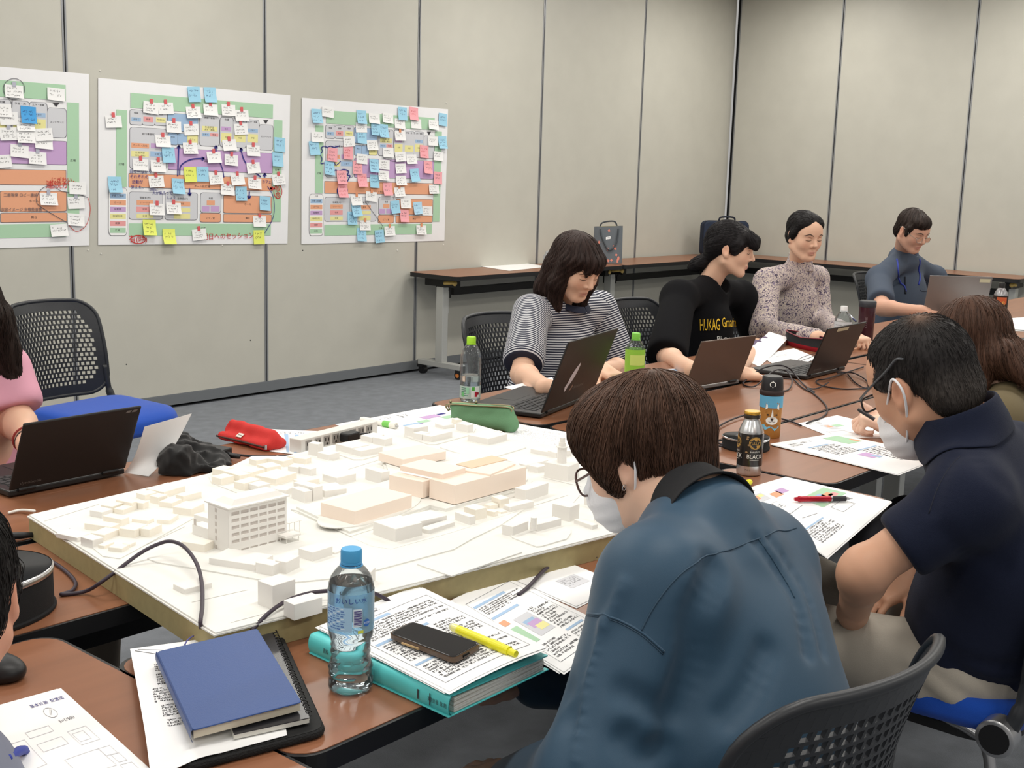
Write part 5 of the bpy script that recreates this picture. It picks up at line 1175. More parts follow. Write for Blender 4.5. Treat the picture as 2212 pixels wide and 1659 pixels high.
cord('long cable running down to the paper beside the flask', zc1(1740, 450, .006, 1850, 555, .004, 1960, 620, .004, 2060, 640, .004) + zc2(400, 770, .004, 500, 850, .004, 560, 920, .004, 562, 975, .004, 510, 1020, .004, 440, 1042, .004, 395, 1062, .004), .0028)
cord('cable from behind the flask to the plan sheet', zc1(1540, 1065, .004, 1700, 1112, .004, 1850, 1175, .004), .0028)
cord('arched cable of the small conference speaker', zc1(1170, 1000, .006, 1030, 1000, .008, 860, 1035, .008, 660, 1115, .008, 520, 1200, .008, 450, 1280, .01, 440, 1340, .012, 480, 1420, .014, 590, 1480, .016), .0028)
cord('short cable with a white plug at the small speaker', zc1(200, 1600, .004, 290, 1555, .006, 380, 1505, .01, 470, 1493, .014, 590, 1505, .016), .0026)
cord('coiled black cable behind the man in the navy polo', zc2(870, 590, .006, 700, 645, .006, 560, 690, .012, 490, 700, .006, 480, 725, .004, 560, 755, .004, 700, 775, .004, 850, 772, .004, 930, 768, .004), .0026)
cord('second black coil behind the man in the navy polo', zc2(740, 650, .006, 800, 720, .004, 880, 765, .004, 912, 745, .004, 880, 690, .006, 780, 640, .01, 650, 640, .008), .0024)
cord('white cable loop beside the brown-haired woman', zc2(1930, 330, .004, 2020, 308, .004, 2110, 312, .004, 2168, 342, .004, 2150, 375, .004, 2060, 400, .004, 1960, 418, .004), .003, M_CORDW)
cord('thin black cable to the right-hand conference speaker', zc2(1980, 480, .004, 2060, 465, .004, 2150, 445, .01), .0022)
cord('black cable trailing behind the coffee bottle', zc2(2030, 290, .004, 2100, 280, .004, 2212, 285, .004), .0024)
cord('adapter cable crossing toward the power strip', [(478, 978, .012), (500, 981, .012), (540, 985, .006), (590, 986, .005), (640, 984, .005), (668, 982, .008)], .0032)
cord('white cord at the left corner of the model', [(18, 1108, .004), (45, 1102, .006), (75, 1104, .012)], .003, M_CORDW)
cord('white cord along the table behind the model', [(410, 1041, .006), (440, 1031, .006), (470, 1019, .006), (545, 998, .006)], .0034, M_CORDW)
cord('tangled earphone cords on the white sheet', zc2(310, 545, .006, 360, 510, .008, 440, 485, .01, 480, 480, .008, 430, 510, .008, 350, 540, .006, 400, 550, .006, 470, 520, .008), .0012)
mb = MB(); q = P(20, 1158, TZ + .01); d = nrm(P(75, 1155) - P(20, 1158)); mb.tube([q - d * .05, q, q + d * .02, q + d * .055], [.004, .007, .007, .004], 8); tag(mb.obj('cable_plug', M_PLUG, None, smooth=True), 'black cable plug at the left end of the khaki board', 'plug')
# ---------------------------------------------------------------- stack at the lower left: sleeve, ring notebook, navy notebook
def slab_thing(parent, name, quad, z0, z1, m, r=0.0, bevel=0.0, label=None):
    """flat slab over a picture-traced quad lying at height z1"""
    q = [P(x, y, z1)[:2] for x, y in quad]
    if r:
        pts = []
        n = len(q)
        for i in range(n):
            a, b, c = q[i - 1], q[i], q[(i + 1) % n]; d1 = nrm(a - b) * r; d2 = nrm(c - b) * r
            for t in np.linspace(0, 1, 6): pts.append(tuple((1 - t) ** 2 * (b + d1) + 2 * t * (1 - t) * b + t * t * (b + d2)))
    else: pts = [tuple(p) for p in q]
    mb = MB(); mb.prism(pts, z0, z1); return mb.obj(name, m, parent, bevel=bevel, label=label)
M_MESHB = mat('black_mesh_fabric', (20, 20, 21), .9, bump=.9, bscale=420)
zq = lambda *a: [(a[i] / 2.517, 1000 + a[i + 1] / 2.517) for i in range(0, len(a), 2)]
t = thing('laptop_sleeve', 'black mesh sleeve under the notebooks, sticking out over the table edge', 'sleeve', P(600, 1480))
slab_thing(t, 'sleeve_body', [(330, 1440), (612, 1370), (707, 1576), (395, 1658)], TZ + .001, TZ + .0115, M_MESHB, .02, .004)
slab_thing(t, 'sleeve_seam', [(336, 1442), (610, 1375), (700, 1573), (398, 1651)], TZ + .0113, TZ + .0122, mat('black_trim', (15, 15, 16), .7), .02)
t = thing('ring_notebook', 'ring-bound notebook with a clear cover, between the black sleeve and the navy notebook', 'notebook', P(620, 1460, TZ + .014))
RQ = [(430, 1396), (587, 1359), (668, 1552), (505, 1588)]
zr = TZ + .0165
slab_thing(t, 'pages', RQ, zr, zr + .006, mat('page_edge', (206, 204, 196), .8)); slab_thing(t, 'cover', [(430, 1395), (588, 1358), (669, 1550), (506, 1586)], zr + .006, zr + .0072, mat('smoke_cover', (52, 52, 56), .25)); slab_thing(t, 'back_cover', [(430, 1398), (586, 1361), (669, 1554), (504, 1592)], zr - .001, zr, mat('clear_back', (190, 192, 190), .3))
a, b = P(589, 1359, zr + .004), P(670, 1551, zr + .004); d = nrm(b - a); s = np.cross(d, (0, 0, 1))
for i in range(30):
    c = a + (b - a) * (i + .7) / 31; mb = MB(); pts = [c + s * .0045 * math.cos(x) + np.array((0, 0, .0058 * math.sin(x))) + d * .0006 * x for x in np.linspace(-2.6, 2.8, 11)]; mb.tube(pts, .00075, 5); mb.obj('ring', M_BMET, t, smooth=True)
t = thing('bound_notebook', 'navy blue leather notebook lying on top of the text sheet', 'notebook', P(500, 1480, TZ + .02))
NQ = [(339, 1407), (556, 1357), (652, 1516), (416, 1577)]; zn = TZ + .0255
M_NAVY = mat('navy_leather', (44, 74, 132), .42, bump=.15, bscale=700)
slab_thing(t, 'cover', NQ, zn + .0145, zn + .0165, M_NAVY, .006, .001)
slab_thing(t, 'back_cover', [(340, 1412), (553, 1363), (650, 1520), (417, 1581)], zn, zn + .0018, mat('navy_dark', (30, 34, 52), .5), .006, .0008)
def ins(q, k): c = np.mean(q, 0); return [tuple(np.array(p) + (c - np.array(p)) * k) for p in q]
slab_thing(t, 'pages', ins(NQ, .022), zn + .0018, zn + .0146, mat('notebook_pages', (214, 206, 186), .85, noise=.05, nscale=30, stretch=(1, 1, 60)))
a, b = P(339, 1407, zn + .0165), P(416, 1577, zn + .0165); mid = np.array((0, 0, -.0082)); mb = MB()
sp = []
for p in (a, b):
    out = nrm(np.cross(b - a, (0, 0, 1))); 
    if out @ (P(556, 1357) - a) > 0: out = -out
    sp.append([p + np.array((0, 0, -.0082)) + out * .0025 * math.cos(x) + np.array((0, 0, .0082 * math.sin(x))) for x in np.linspace(-1.5708, 1.5708, 9)])
for i in range(8): mb.quad(sp[0][i], sp[1][i], sp[1][i + 1], sp[0][i + 1])
mb.obj('spine', M_NAVY, t, smooth=True)
mb = MB(); mb.tube(spline([P(399, 1393, zn + .008), P(404, 1384, zn + .006), P(412, 1377, zn + .001), P(418, 1374, zn - .004)], 5), .0012, 5); mb.obj('ribbon', mat('ribbon_violet', (84, 84, 150), .6), t)
# ---------------------------------------------------------------- teal binder with its document, phone and marker on top
M_TEAL = mat('binder_teal', (94, 206, 206), .45); zb = TZ
t = thing('ring_binder', 'teal binder stuffed with documents, under the phone', 'binder', P(930, 1440))
bq = [P(667, 1413, zb)[:2], P(969, 1553, zb)[:2], P(1186, 1449, zb)[:2]]; b0, b1, b2 = bq; b3 = b0 + (b2 - b1)
su, wu = nrm(b1 - b0), nrm(b2 - b1); Ls, Ws = np.linalg.norm(b1 - b0), np.linalg.norm(b2 - b1)
def bp(u, w, z): q = b0 + su * u * Ls + wu * w * Ws; return np.array((q[0], q[1], z))
mb = MB(); mb.prism([tuple(bp(u, w, 0)[:2]) for u, w in ((0, 0), (1, 0), (1, 1), (0, 1))], zb + .0008, zb + .003); mb.obj('back_cover', M_TEAL, t, bevel=.0008)
TH = .031
mb = MB(); n = 9; vs = []
for u in (0, 1):
    for i in range(n): x = -1.5708 + math.pi * i / (n - 1); vs.append(bp(u, .03 - .035 * math.cos(x), zb + TH / 2 + .001 + (TH / 2) * math.sin(x)))
    for i in range(n): x = 1.5708 - math.pi * i / (n - 1); vs.append(bp(u, .035 - .033 * math.cos(x), zb + TH / 2 + .001 + (TH / 2 - .002) * math.sin(x)))
k = 2 * n; mb.add(vs, [(i, (i + 1) % k, k + (i + 1) % k, k + i) for i in range(k)]); mb.obj('spine', M_TEAL, t, auto=40)
zt0, zt1 = zb + TH + .001, zb + TH - .005
mb = MB(); vs = []
for dz in (-.0022, 0):
    for u, w in ((0, .03), (1, .03), (1, .98), (0, .98)): vs.append(bp(u, w, (zt0 if w < .5 else zt1) + dz))
mb.add(vs, [(3, 2, 1, 0), (4, 5, 6, 7), (0, 1, 5, 4), (1, 2, 6, 5), (2, 3, 7, 6), (3, 0, 4, 7)]); mb.obj('front_cover', M_TEAL, t)
rr = random.Random(4); zz = zb + .0032; i = 0
M_PG = [mat('leaf_%d' % k, c, .85) for k, c in enumerate(((224, 222, 214), (206, 202, 192), (232, 230, 224), (190, 186, 176)))]
while zz < zb + TH - .0075:
    h = rr.uniform(.0011, .0024); e0 = rr.uniform(.0, .012); e1 = rr.uniform(.01, .03); mb = MB(); nn = 8; vs = []
    for dz in (0, h):
        row = [(.005 + e0, .06), (.992 - e0 * .5, .06)] + [(.992 - e0 * .5, .06 + (.91 - e1) * (j / nn)) for j in range(1, nn + 1)] + [(.005 + e0, .97 - e1)]
        vs += [bp(u, w, zz + dz * (.8) + .0008 * math.sin(9 * w + i)) for u, w in row]
    kk = len(vs) // 2; mb.add(vs, [tuple(range(kk - 1, -1, -1)), tuple(range(kk, 2 * kk))] + [(j, (j + 1) % kk, kk + (j + 1) % kk, kk + j) for j in range(kk)])
    mb.obj('leaves', M_PG[rr.randrange(4)], t); zz += h * .85; i += 1
def spine_pt(u, hgt): return bp(u, -.0065, zb + hgt)
for u0, s, sz in ((.93, '実施計画  第3期', .0075), (.14, '資料', .009)):
    tv, tf = TXT(s); mb = MB(); mb.add([spine_pt(u0, .017) + np.array((su[0], su[1], 0)) * p[0] * sz * .7 + np.array((0, 0, p[1] * sz)) - np.array((wu[0], wu[1], 0)) * .0008 for p in tv], tf); mb.obj('spine_lettering', PM['ink'], t)
def spine_bar(u0, u1, h0, h1): 
    mb = MB(); o = -np.array((wu[0], wu[1], 0)) * .0006; mb.quad(spine_pt(u0, h0) + o, spine_pt(u1, h0) + o, spine_pt(u1, h1) + o, spine_pt(u0, h1) + o); return mb.obj('spine_lettering', PM['ink'], t)
spine_bar(.8, .81, .01, .024); spine_bar(.88, .887, .008, .026); spine_bar(.5, .503, .01, .024)
zd = zb + TH + .004
paper('printed document lying on the teal binder under the phone', [(690, 1352), (900, 1264), (1179, 1399), (971, 1494)], z=zd + .002, stack=4, n=(12, 12), seed=11, lift=lambda u, v: .004 * math.sin(3 * u) * v - .004 * max(0, u - .75), prints=DOC)
def slab3(parent, name, quad, z, th, m, r, bevel=.001): return slab_thing(parent, name, quad, z, z + th, m, r, bevel)
zp_ = zd + .0115
t = thing('smartphone', 'smartphone in a clear brown bumper case, screen dark, on the printed document', 'phone', P(940, 1390, zp_))
PQ = [(838, 1366), (889, 1341), (1042, 1389), (982, 1422)]
slab3(t, 'case', PQ, zp_ - .0045, .0095, mat('case_brown', (116, 92, 72), .25, trans=.35), .012, .002)
slab3(t, 'phone_body', ins(PQ, .035), zp_ + .0045, .001, mat('phone_black', (18, 17, 18), .35), .01, .0004); slab3(t, 'screen', ins(PQ, .07), zp_ + .0053, .0006, mat('phone_glass', (34, 33, 36), .08, spec=.6), .009, .0002)
mb = MB()
for f in (.3, .42, .55): a, b = P(*[PQ[3][i] + (PQ[2][i] - PQ[3][i]) * f for i in (0, 1)], zp_), P(*[PQ[3][i] + (PQ[2][i] - PQ[3][i]) * (f + .07) for i in (0, 1)], zp_); 
mb.tube([P(1000, 1418, zp_ + .001), P(1012, 1411, zp_ + .001)], .0022, 6); mb.obj('charging_port', M_BMET, t)
mb = MB(); mb.tube([P(868, 1389, zp_ + .002), P(905, 1402, zp_ + .002)], .0016, 6); mb.obj('side_button', mat('case_gold', (190, 158, 110), .3, .6), t)
def pen_thing(label, a, b, segs, cat='pen', name='pen'):
    """segs: (t0,t1,r0,r1,mat,partname)"""
    t = thing(name, label, cat, (np.asarray(a) + b) / 2); a = np.asarray(a, float); b = np.asarray(b, float)
    for t0, t1, r0, r1, m, nm in segs: mb = MB(); mb.cyl(a + (b - a) * t0, a + (b - a) * t1, r0, r1, 14); mb.obj(nm, m, t, auto=45)
    return t
M_YHL = mat('highlighter_yellow', (232, 226, 40), .35); M_YCL = mat('highlighter_barrel', (236, 232, 150), .2)
pen_thing('yellow highlighter lying on the printed document beside the phone', P(974, 1353, zd + .013), P(1115, 1413, zd + .0105), [(0, .04, .005, .0062, mat('hl_end', (210, 208, 170), .3), 'end_cap'), (.04, .62, .0062, .0066, M_YCL, 'barrel'), (.12, .62, .0067, .0067, M_YHL, 'ink_sleeve'), (.62, .9, .0076, .007, M_YHL, 'cap'), (.9, 1, .0052, .005, M_YHL, 'cap_tip')], 'highlighter', 'highlighter')
pen_thing('yellow highlighter peeking out beside the coffee can', P(1545, 1072, TZ + .009), P(1621, 1041, TZ + .009), [(0, .45, .007, .007, M_YCL, 'barrel'), (.45, .97, .0082, .0078, M_YHL, 'cap'), (.97, 1, .0078, .006, M_YHL, 'cap_tip')], 'highlighter', 'highlighter')
zpn = TZ + .0105; M_RPEN = mat('pen_red', (178, 26, 48), .25, .2); M_GRIP = mat('pen_grip', (44, 42, 46), .6)
pt = pen_thing('red and black multi-colour pen on the wide plan sheet', P(1716, 1078, zpn), P(1842, 1077, zpn), [(0, .07, .004, .0055, M_RPEN, 'push_button'), (.07, .1, .0068, .0068, M_RPEN, 'collar'), (.1, .62, .0062, .0064, M_RPEN, 'barrel'), (.62, .64, .0066, .0066, M_ALU, 'ring'), (.64, .88, .0064, .006, M_GRIP, 'grip'), (.88, .95, .005, .0022, M_ALU, 'tip_cone'), (.95, 1, .0013, .0008, M_ALU, 'tip')])
mb = MB(); mb.tube([P(1735, 1085, zpn - .001), P(1790, 1085, zpn - .002)], .0017, 6); mb.obj('clip', M_ALU, pt)
M_WBAR = mat('marker_white', (236, 234, 224), .4); M_GRN = mat('marker_green', (120, 200, 90), .4)
pen_thing('white marker with a green band on the large sheet behind the power strip', P(780, 905, TZ + .01), P(860, 921, TZ + .01), [(0, .06, .006, .006, M_WBAR, 'end_cap'), (.06, .62, .008, .008, M_WBAR, 'barrel'), (.62, .8, .0092, .0092, M_GRN, 'colour_band'), (.8, .95, .0092, .0088, M_WBAR, 'cap'), (.95, 1, .004, .003, M_ALU, 'cap_tip')], 'marker', 'marker')
# ---------------------------------------------------------------- pouches, adapter, scarf, cloth
M_REDF = mat('red_canvas', (206, 50, 46), .8, bump=.4, bscale=700); M_ZIP = mat('zip_brown', (70, 46, 40), .6)
a, b = P(478, 950), P(574, 974); d = b - a; dn = nrm(d); sd_ = np.cross((0, 0, 1), dn)
if sd_ @ (P(520, 920) - a) < 0: sd_ = -sd_
t = thing('pencil_pouch', 'red canvas pencil pouch with a white patch, by the black cloth', 'pouch', (a + b) / 2)
S1 = SDF()
for s_, r0 in ((0, .03), (1, .026)): pass
S1.cap(a + sd_ * .035 + (0, 0, .018), b + sd_ * .03 + (0, 0, .018), .02, .019, k=.02); S1.cap(a + sd_ * .03 + dn * .012 + (0, 0, .045), b + sd_ * .028 - dn * .01 + (0, 0, .038), .0075, .008, k=.03); S1.cap(a + dn * .004 + (0, 0, .012), b + (0, 0, .012), .011, .011, k=.02); S1.cap(a + sd_ * .06 + (0, 0, .012), b + sd_ * .055 + (0, 0, .012), .011, .011, k=.02)
wv = waves(5, 8, 60, 120); S1.post = lambda X, Dd: np.maximum(Dd + .0016 * wv(X), TZ + .001 - X[:, 2])
sdf_obj('pouch_body', S1, .0035, M_REDF, t)
mb = MB(); zl = spline([a + (0, 0, .012) - sd_ * .0105 - dn * .006, a * .5 + b * .5 + (0, 0, .013) - sd_ * .0115, b + (0, 0, .012) - sd_ * .0105 + dn * .006], 8); mb.tube(zl, .0028, 6); mb.obj('zipper', M_ZIP, t, smooth=True); mb = MB(); mb.box(b + dn * .008 - sd_ * .008 + (0, 0, .012), (.006, .006, .012)); mb.obj('zip_pull', M_ALU, t)
c = S1.project(np.array([a * .55 + b * .45 + (0, 0, .034) - sd_ * .01]))[0]; n_ = S1.grad(np.array([c]))[0]; x_, y_, _ = basis(n_, (0, 0, 1)); mb = MB(); R_p = np.column_stack((dn, nrm(np.cross(n_, dn)), n_)); mb.box(c + n_ * .001, (.021, .015, .0012), R_p); mb.obj('brand_patch', mat('patch_white', (226, 218, 206), .7), t)
mb = MB(); mb.box(c + n_ * .0018, (.014, .0016, .0004), R_p); mb.obj('patch_print', PM['ink'], t)
# green clasp pouch
fa, fb = P(962, 925), P(1096, 938); t = thing('clasp_pouch', 'green pouch with an open metal clasp frame, behind the model', 'pouch', (fa + fb) / 2)
dn = nrm(fb - fa); sd_ = np.cross((0, 0, 1), dn)
if sd_ @ _f < 0: sd_ = -sd_
M_GRNP = mat('pouch_green', (106, 150, 112), .8, bump=.4, bscale=600); M_LIN = mat('pouch_lining', (40, 34, 38), .9); M_FRM = mat('clasp_frame', (150, 140, 110), .3, .9)
S2 = SDF(); S2.cap(fa + dn * .03 + (0, 0, .022) + sd_ * .03, fb + (0, 0, .022) + sd_ * .03, .021, .023, k=.03); S2.cap(fa + dn * .012 + (0, 0, .062) + sd_ * .028, fb - dn * .008 + (0, 0, .064) + sd_ * .028, .008, .008, k=.045)
S2.post = lambda X, Dd: np.maximum(Dd + .001 * wv(X), TZ + .001 - X[:, 2]); sdf_obj('pouch_body', S2, .0035, M_GRNP, t)
tl, tr_ = fa + dn * .0 + (0, 0, .066) + sd_ * .028, fb - dn * .002 + (0, 0, .072) + sd_ * .028
for k_, off in ((0, -.012), (1, .012)):
    mb = MB(); mb.tube(spline([tl + sd_ * off * .4 - (0, 0, .02), tl + sd_ * off + (0, 0, .0), tl * .5 + tr_ * .5 + sd_ * off * 1.2 + (0, 0, .001), tr_ + sd_ * off, tr_ + sd_ * off * .4 - (0, 0, .02)], 6), .0022, 7); mb.obj('clasp_frame', M_FRM, t, smooth=True)
mb = MB(); mb.add([tl + sd_ * -.011, tr_ + sd_ * -.011, tr_ + sd_ * .011, tl + sd_ * .011], [(0, 1, 2, 3)]); mb.obj('lining', M_LIN, t)
for f_ in (.02, .42): 
    S3 = tl + (tr_ - tl) * f_ + (0, 0, .006) + sd_ * (.012 if f_ > .2 else .0); mb = MB(); mb.lathe([(.0008, -.0045), (.0032, -.003), (.0045, 0), (.0032, .003), (.0008, .0045)], S3, 12); mb.obj('clasp_ball', M_FRM, t, smooth=True)
# red open bag on the far table
ra, rb_ = P(1686, 744), P(1768, 764); t = thing('open_pouch', 'dark red open bag with a black lining, in front of the floral blouse woman', 'bag', (ra + rb_) / 2); dn = nrm(rb_ - ra); sd_ = np.cross((0, 0, 1), dn)
if sd_ @ _f < 0: sd_ = -sd_
M_RBAG = mat('bag_red', (168, 24, 44), .6); Lr = np.linalg.norm(rb_ - ra); n = 16
def ringp(z, bulge, wx=1.0, dip=0.0): 
    out = []
    for i in range(n):
        x = 2 * math.pi * i / n; u = .5 + .5 * wx * math.cos(x); out.append(ra + dn * u * Lr + sd_ * (bulge * (1 + math.sin(x)) + .004) + np.array((0, 0, z - (dip * max(0, -math.sin(x)) * (1 - abs(math.cos(x))) if dip else 0))))
    return out
R0, R1, R2, R3 = ringp(.001, .028), ringp(.03, .034, 1.03), ringp(.062, .03, 1.08, .012), ringp(.02, .024, .95)
mb = MB(); vs = R0 + R1 + R2; mb.add(vs, [(k * n + i, k * n + (i + 1) % n, (k + 1) * n + (i + 1) % n, (k + 1) * n + i) for k in (0, 1) for i in range(n)] + [tuple(range(n - 1, -1, -1))]); mb.obj('bag_body', M_RBAG, t, smooth=True)
mb = MB(); mb.add(R2 + R3, [(i, n + i, n + (i + 1) % n, (i + 1) % n) for i in range(n)] + [tuple(range(n, 2 * n))]); mb.obj('lining', mat('bag_lining', (22, 20, 22), .9), t, smooth=True)
mb = MB(); mb.tube(R2 + [R2[0]], .0022, 6, caps=False); mb.obj('piping', mat('bag_piping', (140, 60, 70), .5), t, smooth=True)
# black cloth heap, adapter, purple scarf
def heap(label, name, cat, ctrs, m, seed, amp, h=.006, lo=TZ, part='cloth'):
    S = SDF()
    for c_, r_ in ctrs: S.ell(c_, r_, None, .03)
    w1, w2 = waves(seed, 7, 45, 90), waves(seed + 1, 8, 120, 240)
    S.post = lambda X, Dd: np.maximum(Dd + amp * np.abs(w1(X)) - amp * .5 + amp * .3 * w2(X), lo + .0008 - X[:, 2])
    o, v = sdf_obj(name, S, h, m); return tag(o, label, cat)
q = lambda x, y, z: P(x, y) + np.array((0, 0, z))
heap('crumpled black cloth heap behind the standing sheet', 'black_cloth', 'cloth', [(q(385, 1020, .02), (.045, .05, .048)), (q(420, 998, .015), (.06, .04, .035)), (q(385, 992, .02), (.04, .03, .05)), (q(450, 1006, .008), (.06, .03, .02)), (q(478, 1016, .004), (.04, .02, .012))], mat('cloth_black', (24, 24, 25), .95, sheen=.2), 21, .011)
heap('purple-grey scarf on the table beside the red open bag', 'scarf', 'scarf', [(q(1640, 745, .012), (.05, .03, .018)), (q(1664, 741, .012), (.05, .03, .02)), (q(1625, 749, .006), (.04, .03, .012))], mat('scarf_purple', (112, 100, 124), .95), 31, .009)
pa = P(462, 996); t = thing('power_adapter', 'black laptop power adapter with a yellow label, beside the cloth heap', 'adapter', pa); ad = nrm(P(490, 998) - P(440, 990)); Ra = np.column_stack((ad, np.cross((0, 0, 1), ad), (0, 0, 1)))
mb = MB(); mb.box(pa + Ra @ np.array((-.03, .022, .0155)), (.105, .045, .029), Ra); mb.obj('adapter_body', M_BLK, t, bevel=.004); mb = MB(); mb.box(pa + Ra @ np.array((-.002, -.0007, .0155)), (.037, .0008, .024), Ra); lb = mb.obj('warning_label', mat('label_yellow', (214, 202, 44), .5), t)
mb = MB(); mb.cyl(pa + Ra @ np.array((.022, .022, .015)), pa + Ra @ np.array((.06, .024, .013)), .008, .0045, 10); mb.obj('strain_relief', M_BLK, t, smooth=True)
# ---------------------------------------------------------------- power strip behind the model
sa, sb = P(650, 981), P(816, 938); t = thing('power_strip', 'long grey power strip with outlets, standing behind the model', 'power strip', (sa + sb) / 2); d = nrm(sb - sa); s = np.cross((0, 0, 1), d)
if s @ _f < 0: s = -s
Rs = np.column_stack((d, s, (0, 0, 1))); Lp = np.linalg.norm(sb - sa); M_STRIPB = mat('strip_grey', (222, 220, 214), .45); M_OUT = mat('outlet_grey', (150, 147, 142), .5)
mb = MB(); mb.box((sa + sb) / 2 + s * .02 + (0, 0, .019), (Lp, .04, .036), Rs); body = mb.obj('strip_body', M_STRIPB, t, bevel=.002)
no = 8
for i in range(no):
    c = sa + d * Lp * (.06 + .9 * (i + .3) / no) + np.array((0, 0, .019)); mb = MB(); mb.box(c - s * .0005, (Lp / no * .62, .002, .025), Rs); o = mb.obj('outlet', M_OUT, body, bevel=.001)
    mb = MB()
    for sx in (-.006, .006): mb.box(c + d * sx - s * .0017 + (0, 0, .003), (.0022, .001, .009), Rs)
    mb.cyl(c - s * .0012 - (0, 0, .008), c - s * .0022 - (0, 0, .008), .003, n=8); mb.obj('slots', M_BMET, o) if False else None
    for v_, f_ in ((0, 0),): pass
    mb.obj('outlet_slots', M_BMET, body)['kind'] = 'stuff'
c = sa + d * Lp * .55 - s * .018 + (0, 0, .02); t = thing('plug', 'black plug in the power strip', 'plug', c); mb = MB(); mb.box(c, (.05, .03, .024), Rs); mb.obj('plug_body', M_PLUG, t, bevel=.004); mb = MB(); mb.tube(spline([c + d * .02, c + d * .05 - s * .01, c + d * .09 - s * .01 - (0, 0, .012)], 5), .0035, 7); mb.obj('plug_cord', M_PLUG, t, smooth=True)
# ---------------------------------------------------------------- small box, mouse, dark case
pm = P(1392, 1166); t = thing('small_box', 'pale mint small box by the chin of the masked person in teal', 'box', pm); mb = MB(); mb.box(pm + (0.02, 0, .0135), (.09, .055, .025), rz(-.1)); mb.obj('box_body', mat('box_mint', (196, 222, 214), .6), t, bevel=.001); mb = MB(); mb.box(pm + (0.02, 0, .0268), (.086, .051, .001), rz(-.1)); mb.obj('box_lid', mat('box_mint2', (208, 232, 224), .6), t)
pmo = P(-22, 1462); S = SDF(); S.ell(pmo + (0, 0, .012), (.034, .055, .024), rz(.5), .01); S.post = lambda X, Dd: np.maximum(Dd, TZ + .001 - X[:, 2]); t = thing('computer_mouse', 'dark rounded mouse at the left picture edge of the near table', 'mouse', pmo); sdf_obj('mouse_body', S, .004, M_BLK, t); mb = MB(); mb.cyl(pmo + rz(.5) @ np.array((0, .028, .03)) - (.003, 0, 0), pmo + rz(.5) @ np.array((0, .028, .03)) + (.003, 0, 0), .007, n=12); mb.obj('scroll_wheel', M_GRIP, t)
pcs = P(2214, 803); t = thing('glasses_case', 'dark case at the right picture edge', 'case', pcs); mb = MB(); mb.box(pcs + (.03, .02, .016), (.14, .07, .03), rz(.1)); mb.obj('case_body', mat('case_dark', (40, 32, 42), .5), t, bevel=.01, seg=3); mb = MB(); mb.box(pcs + (.03, .02, .018), (.142, .072, .003), rz(.1)); mb.obj('case_seam', M_BMET, t)
# ---------------------------------------------------------------- bags on the side tables
zs = TZ
pb_ = YP(1312, 551, 5.84); pb_[2] = zs
t = thing('tote_bag', 'grey tote bag with pink tulip print standing on the side table', 'bag', pb_); W_, H_, Dp = .235, .3, .12
M_TOTE = mat('tote_grey', (98, 104, 110), .6); M_TULIP = mat('tulip_pink', (226, 140, 122), .7)
bd = nrm(np.array((.72, -.69, 0))); bn = np.array((bd[1], -bd[0], 0))
if bn @ _f > 0: bn = -bn
def tp(u, v, e=0, w=1): 
    k = .5 + .5 * w * 0; taper = 1 - .02 * v; bul = (Dp / 2) * (1 - .75 * v) * (1 - .6 * abs(2 * u - 1) ** 3); return pb_ + bd * (u - .5) * W_ * taper + np.array((0, 0, .001 + v * (H_ - .02 * u * 0 - .012 * (1 - u)))) + bn * (bul + e) * w
mb = MB(); N, Mv = 10, 8
for w in (1, -1):
    for j in range(Mv):
        for i in range(N): q_ = [tp(i / N, j / Mv, 0, w), tp((i + 1) / N, j / Mv, 0, w), tp((i + 1) / N, (j + 1) / Mv, 0, w), tp(i / N, (j + 1) / Mv, 0, w)]; mb.add(q_ if w > 0 else q_[::-1], [(0, 1, 2, 3)])
for u in (0, 1):
    for j in range(Mv): mb.add([tp(u, j / Mv, 0, 1), tp(u, j / Mv, 0, -1), tp(u, (j + 1) / Mv, 0, -1), tp(u, (j + 1) / Mv, 0, 1)], [(0, 1, 2, 3)])
mb.add([tp(0, 0, 0, 1), tp(1, 0, 0, 1), tp(1, 0, 0, -1), tp(0, 0, 0, -1)], [(0, 1, 2, 3)]); mb.obj('bag_body', M_TOTE, t, smooth=True)
rr = random.Random(9); mb = MB()
for i in range(17):
    u, v = rr.uniform(.06, .94), rr.uniform(.05, .95); a0 = rr.uniform(0, 6.3); r_ = .08
    mb.add([tp(u + r_ * .62 * math.cos(a0 + x) * (1 if k % 2 else .62) , min(.99, max(.01, v + r_ * .6 * math.sin(a0 + x) * (1 if k % 2 else .62))), .0012) for k, x in enumerate(np.linspace(0, 6.283, 9)[:-1])], [tuple(range(8))])
mb.obj('tulip_print', M_TULIP, t)['kind'] = 'stuff'
mb = MB(); mb.add([tp(u, v, .0016) for u, v in ((.4, .64), (.56, .66), (.56, .73), (.4, .71))], [(0, 1, 2, 3)]); mb.obj('name_patch', M_CARDN, t)
mb = MB(); mb.add([tp(u, v, .002) for u, v in ((.43, .675), (.53, .687), (.53, .70), (.43, .688))], [(0, 1, 2, 3)]); mb.obj('patch_print', PM['ink'], t)
for w in (1, -1):
    mb = MB(); mb.tube(spline([tp(.2, .93, .004, w), tp(.26, .7, .012, w), tp(.5, .36, .016, w), tp(.76, .55, .014, w), tp(.84, .93, .004, w)] if w > 0 else [tp(.2, .97, .003, w), tp(.3, 1.1, .003, w), tp(.7, 1.12, .003, w), tp(.82, .97, .003, w)], 7), .0065, 6); mb.obj('handle', mat('tote_strap', (66, 72, 78), .7), t, smooth=True)
mb = MB(); mb.tube(spline([tp(.02, .985, -.002), tp(.3, 1.0, -.004), tp(.6, 1.0, -.004), tp(.98, .99, -.002)], 5), .003, 6); mb.obj('zipper', mat('zip_olive', (150, 140, 96), .5), t)
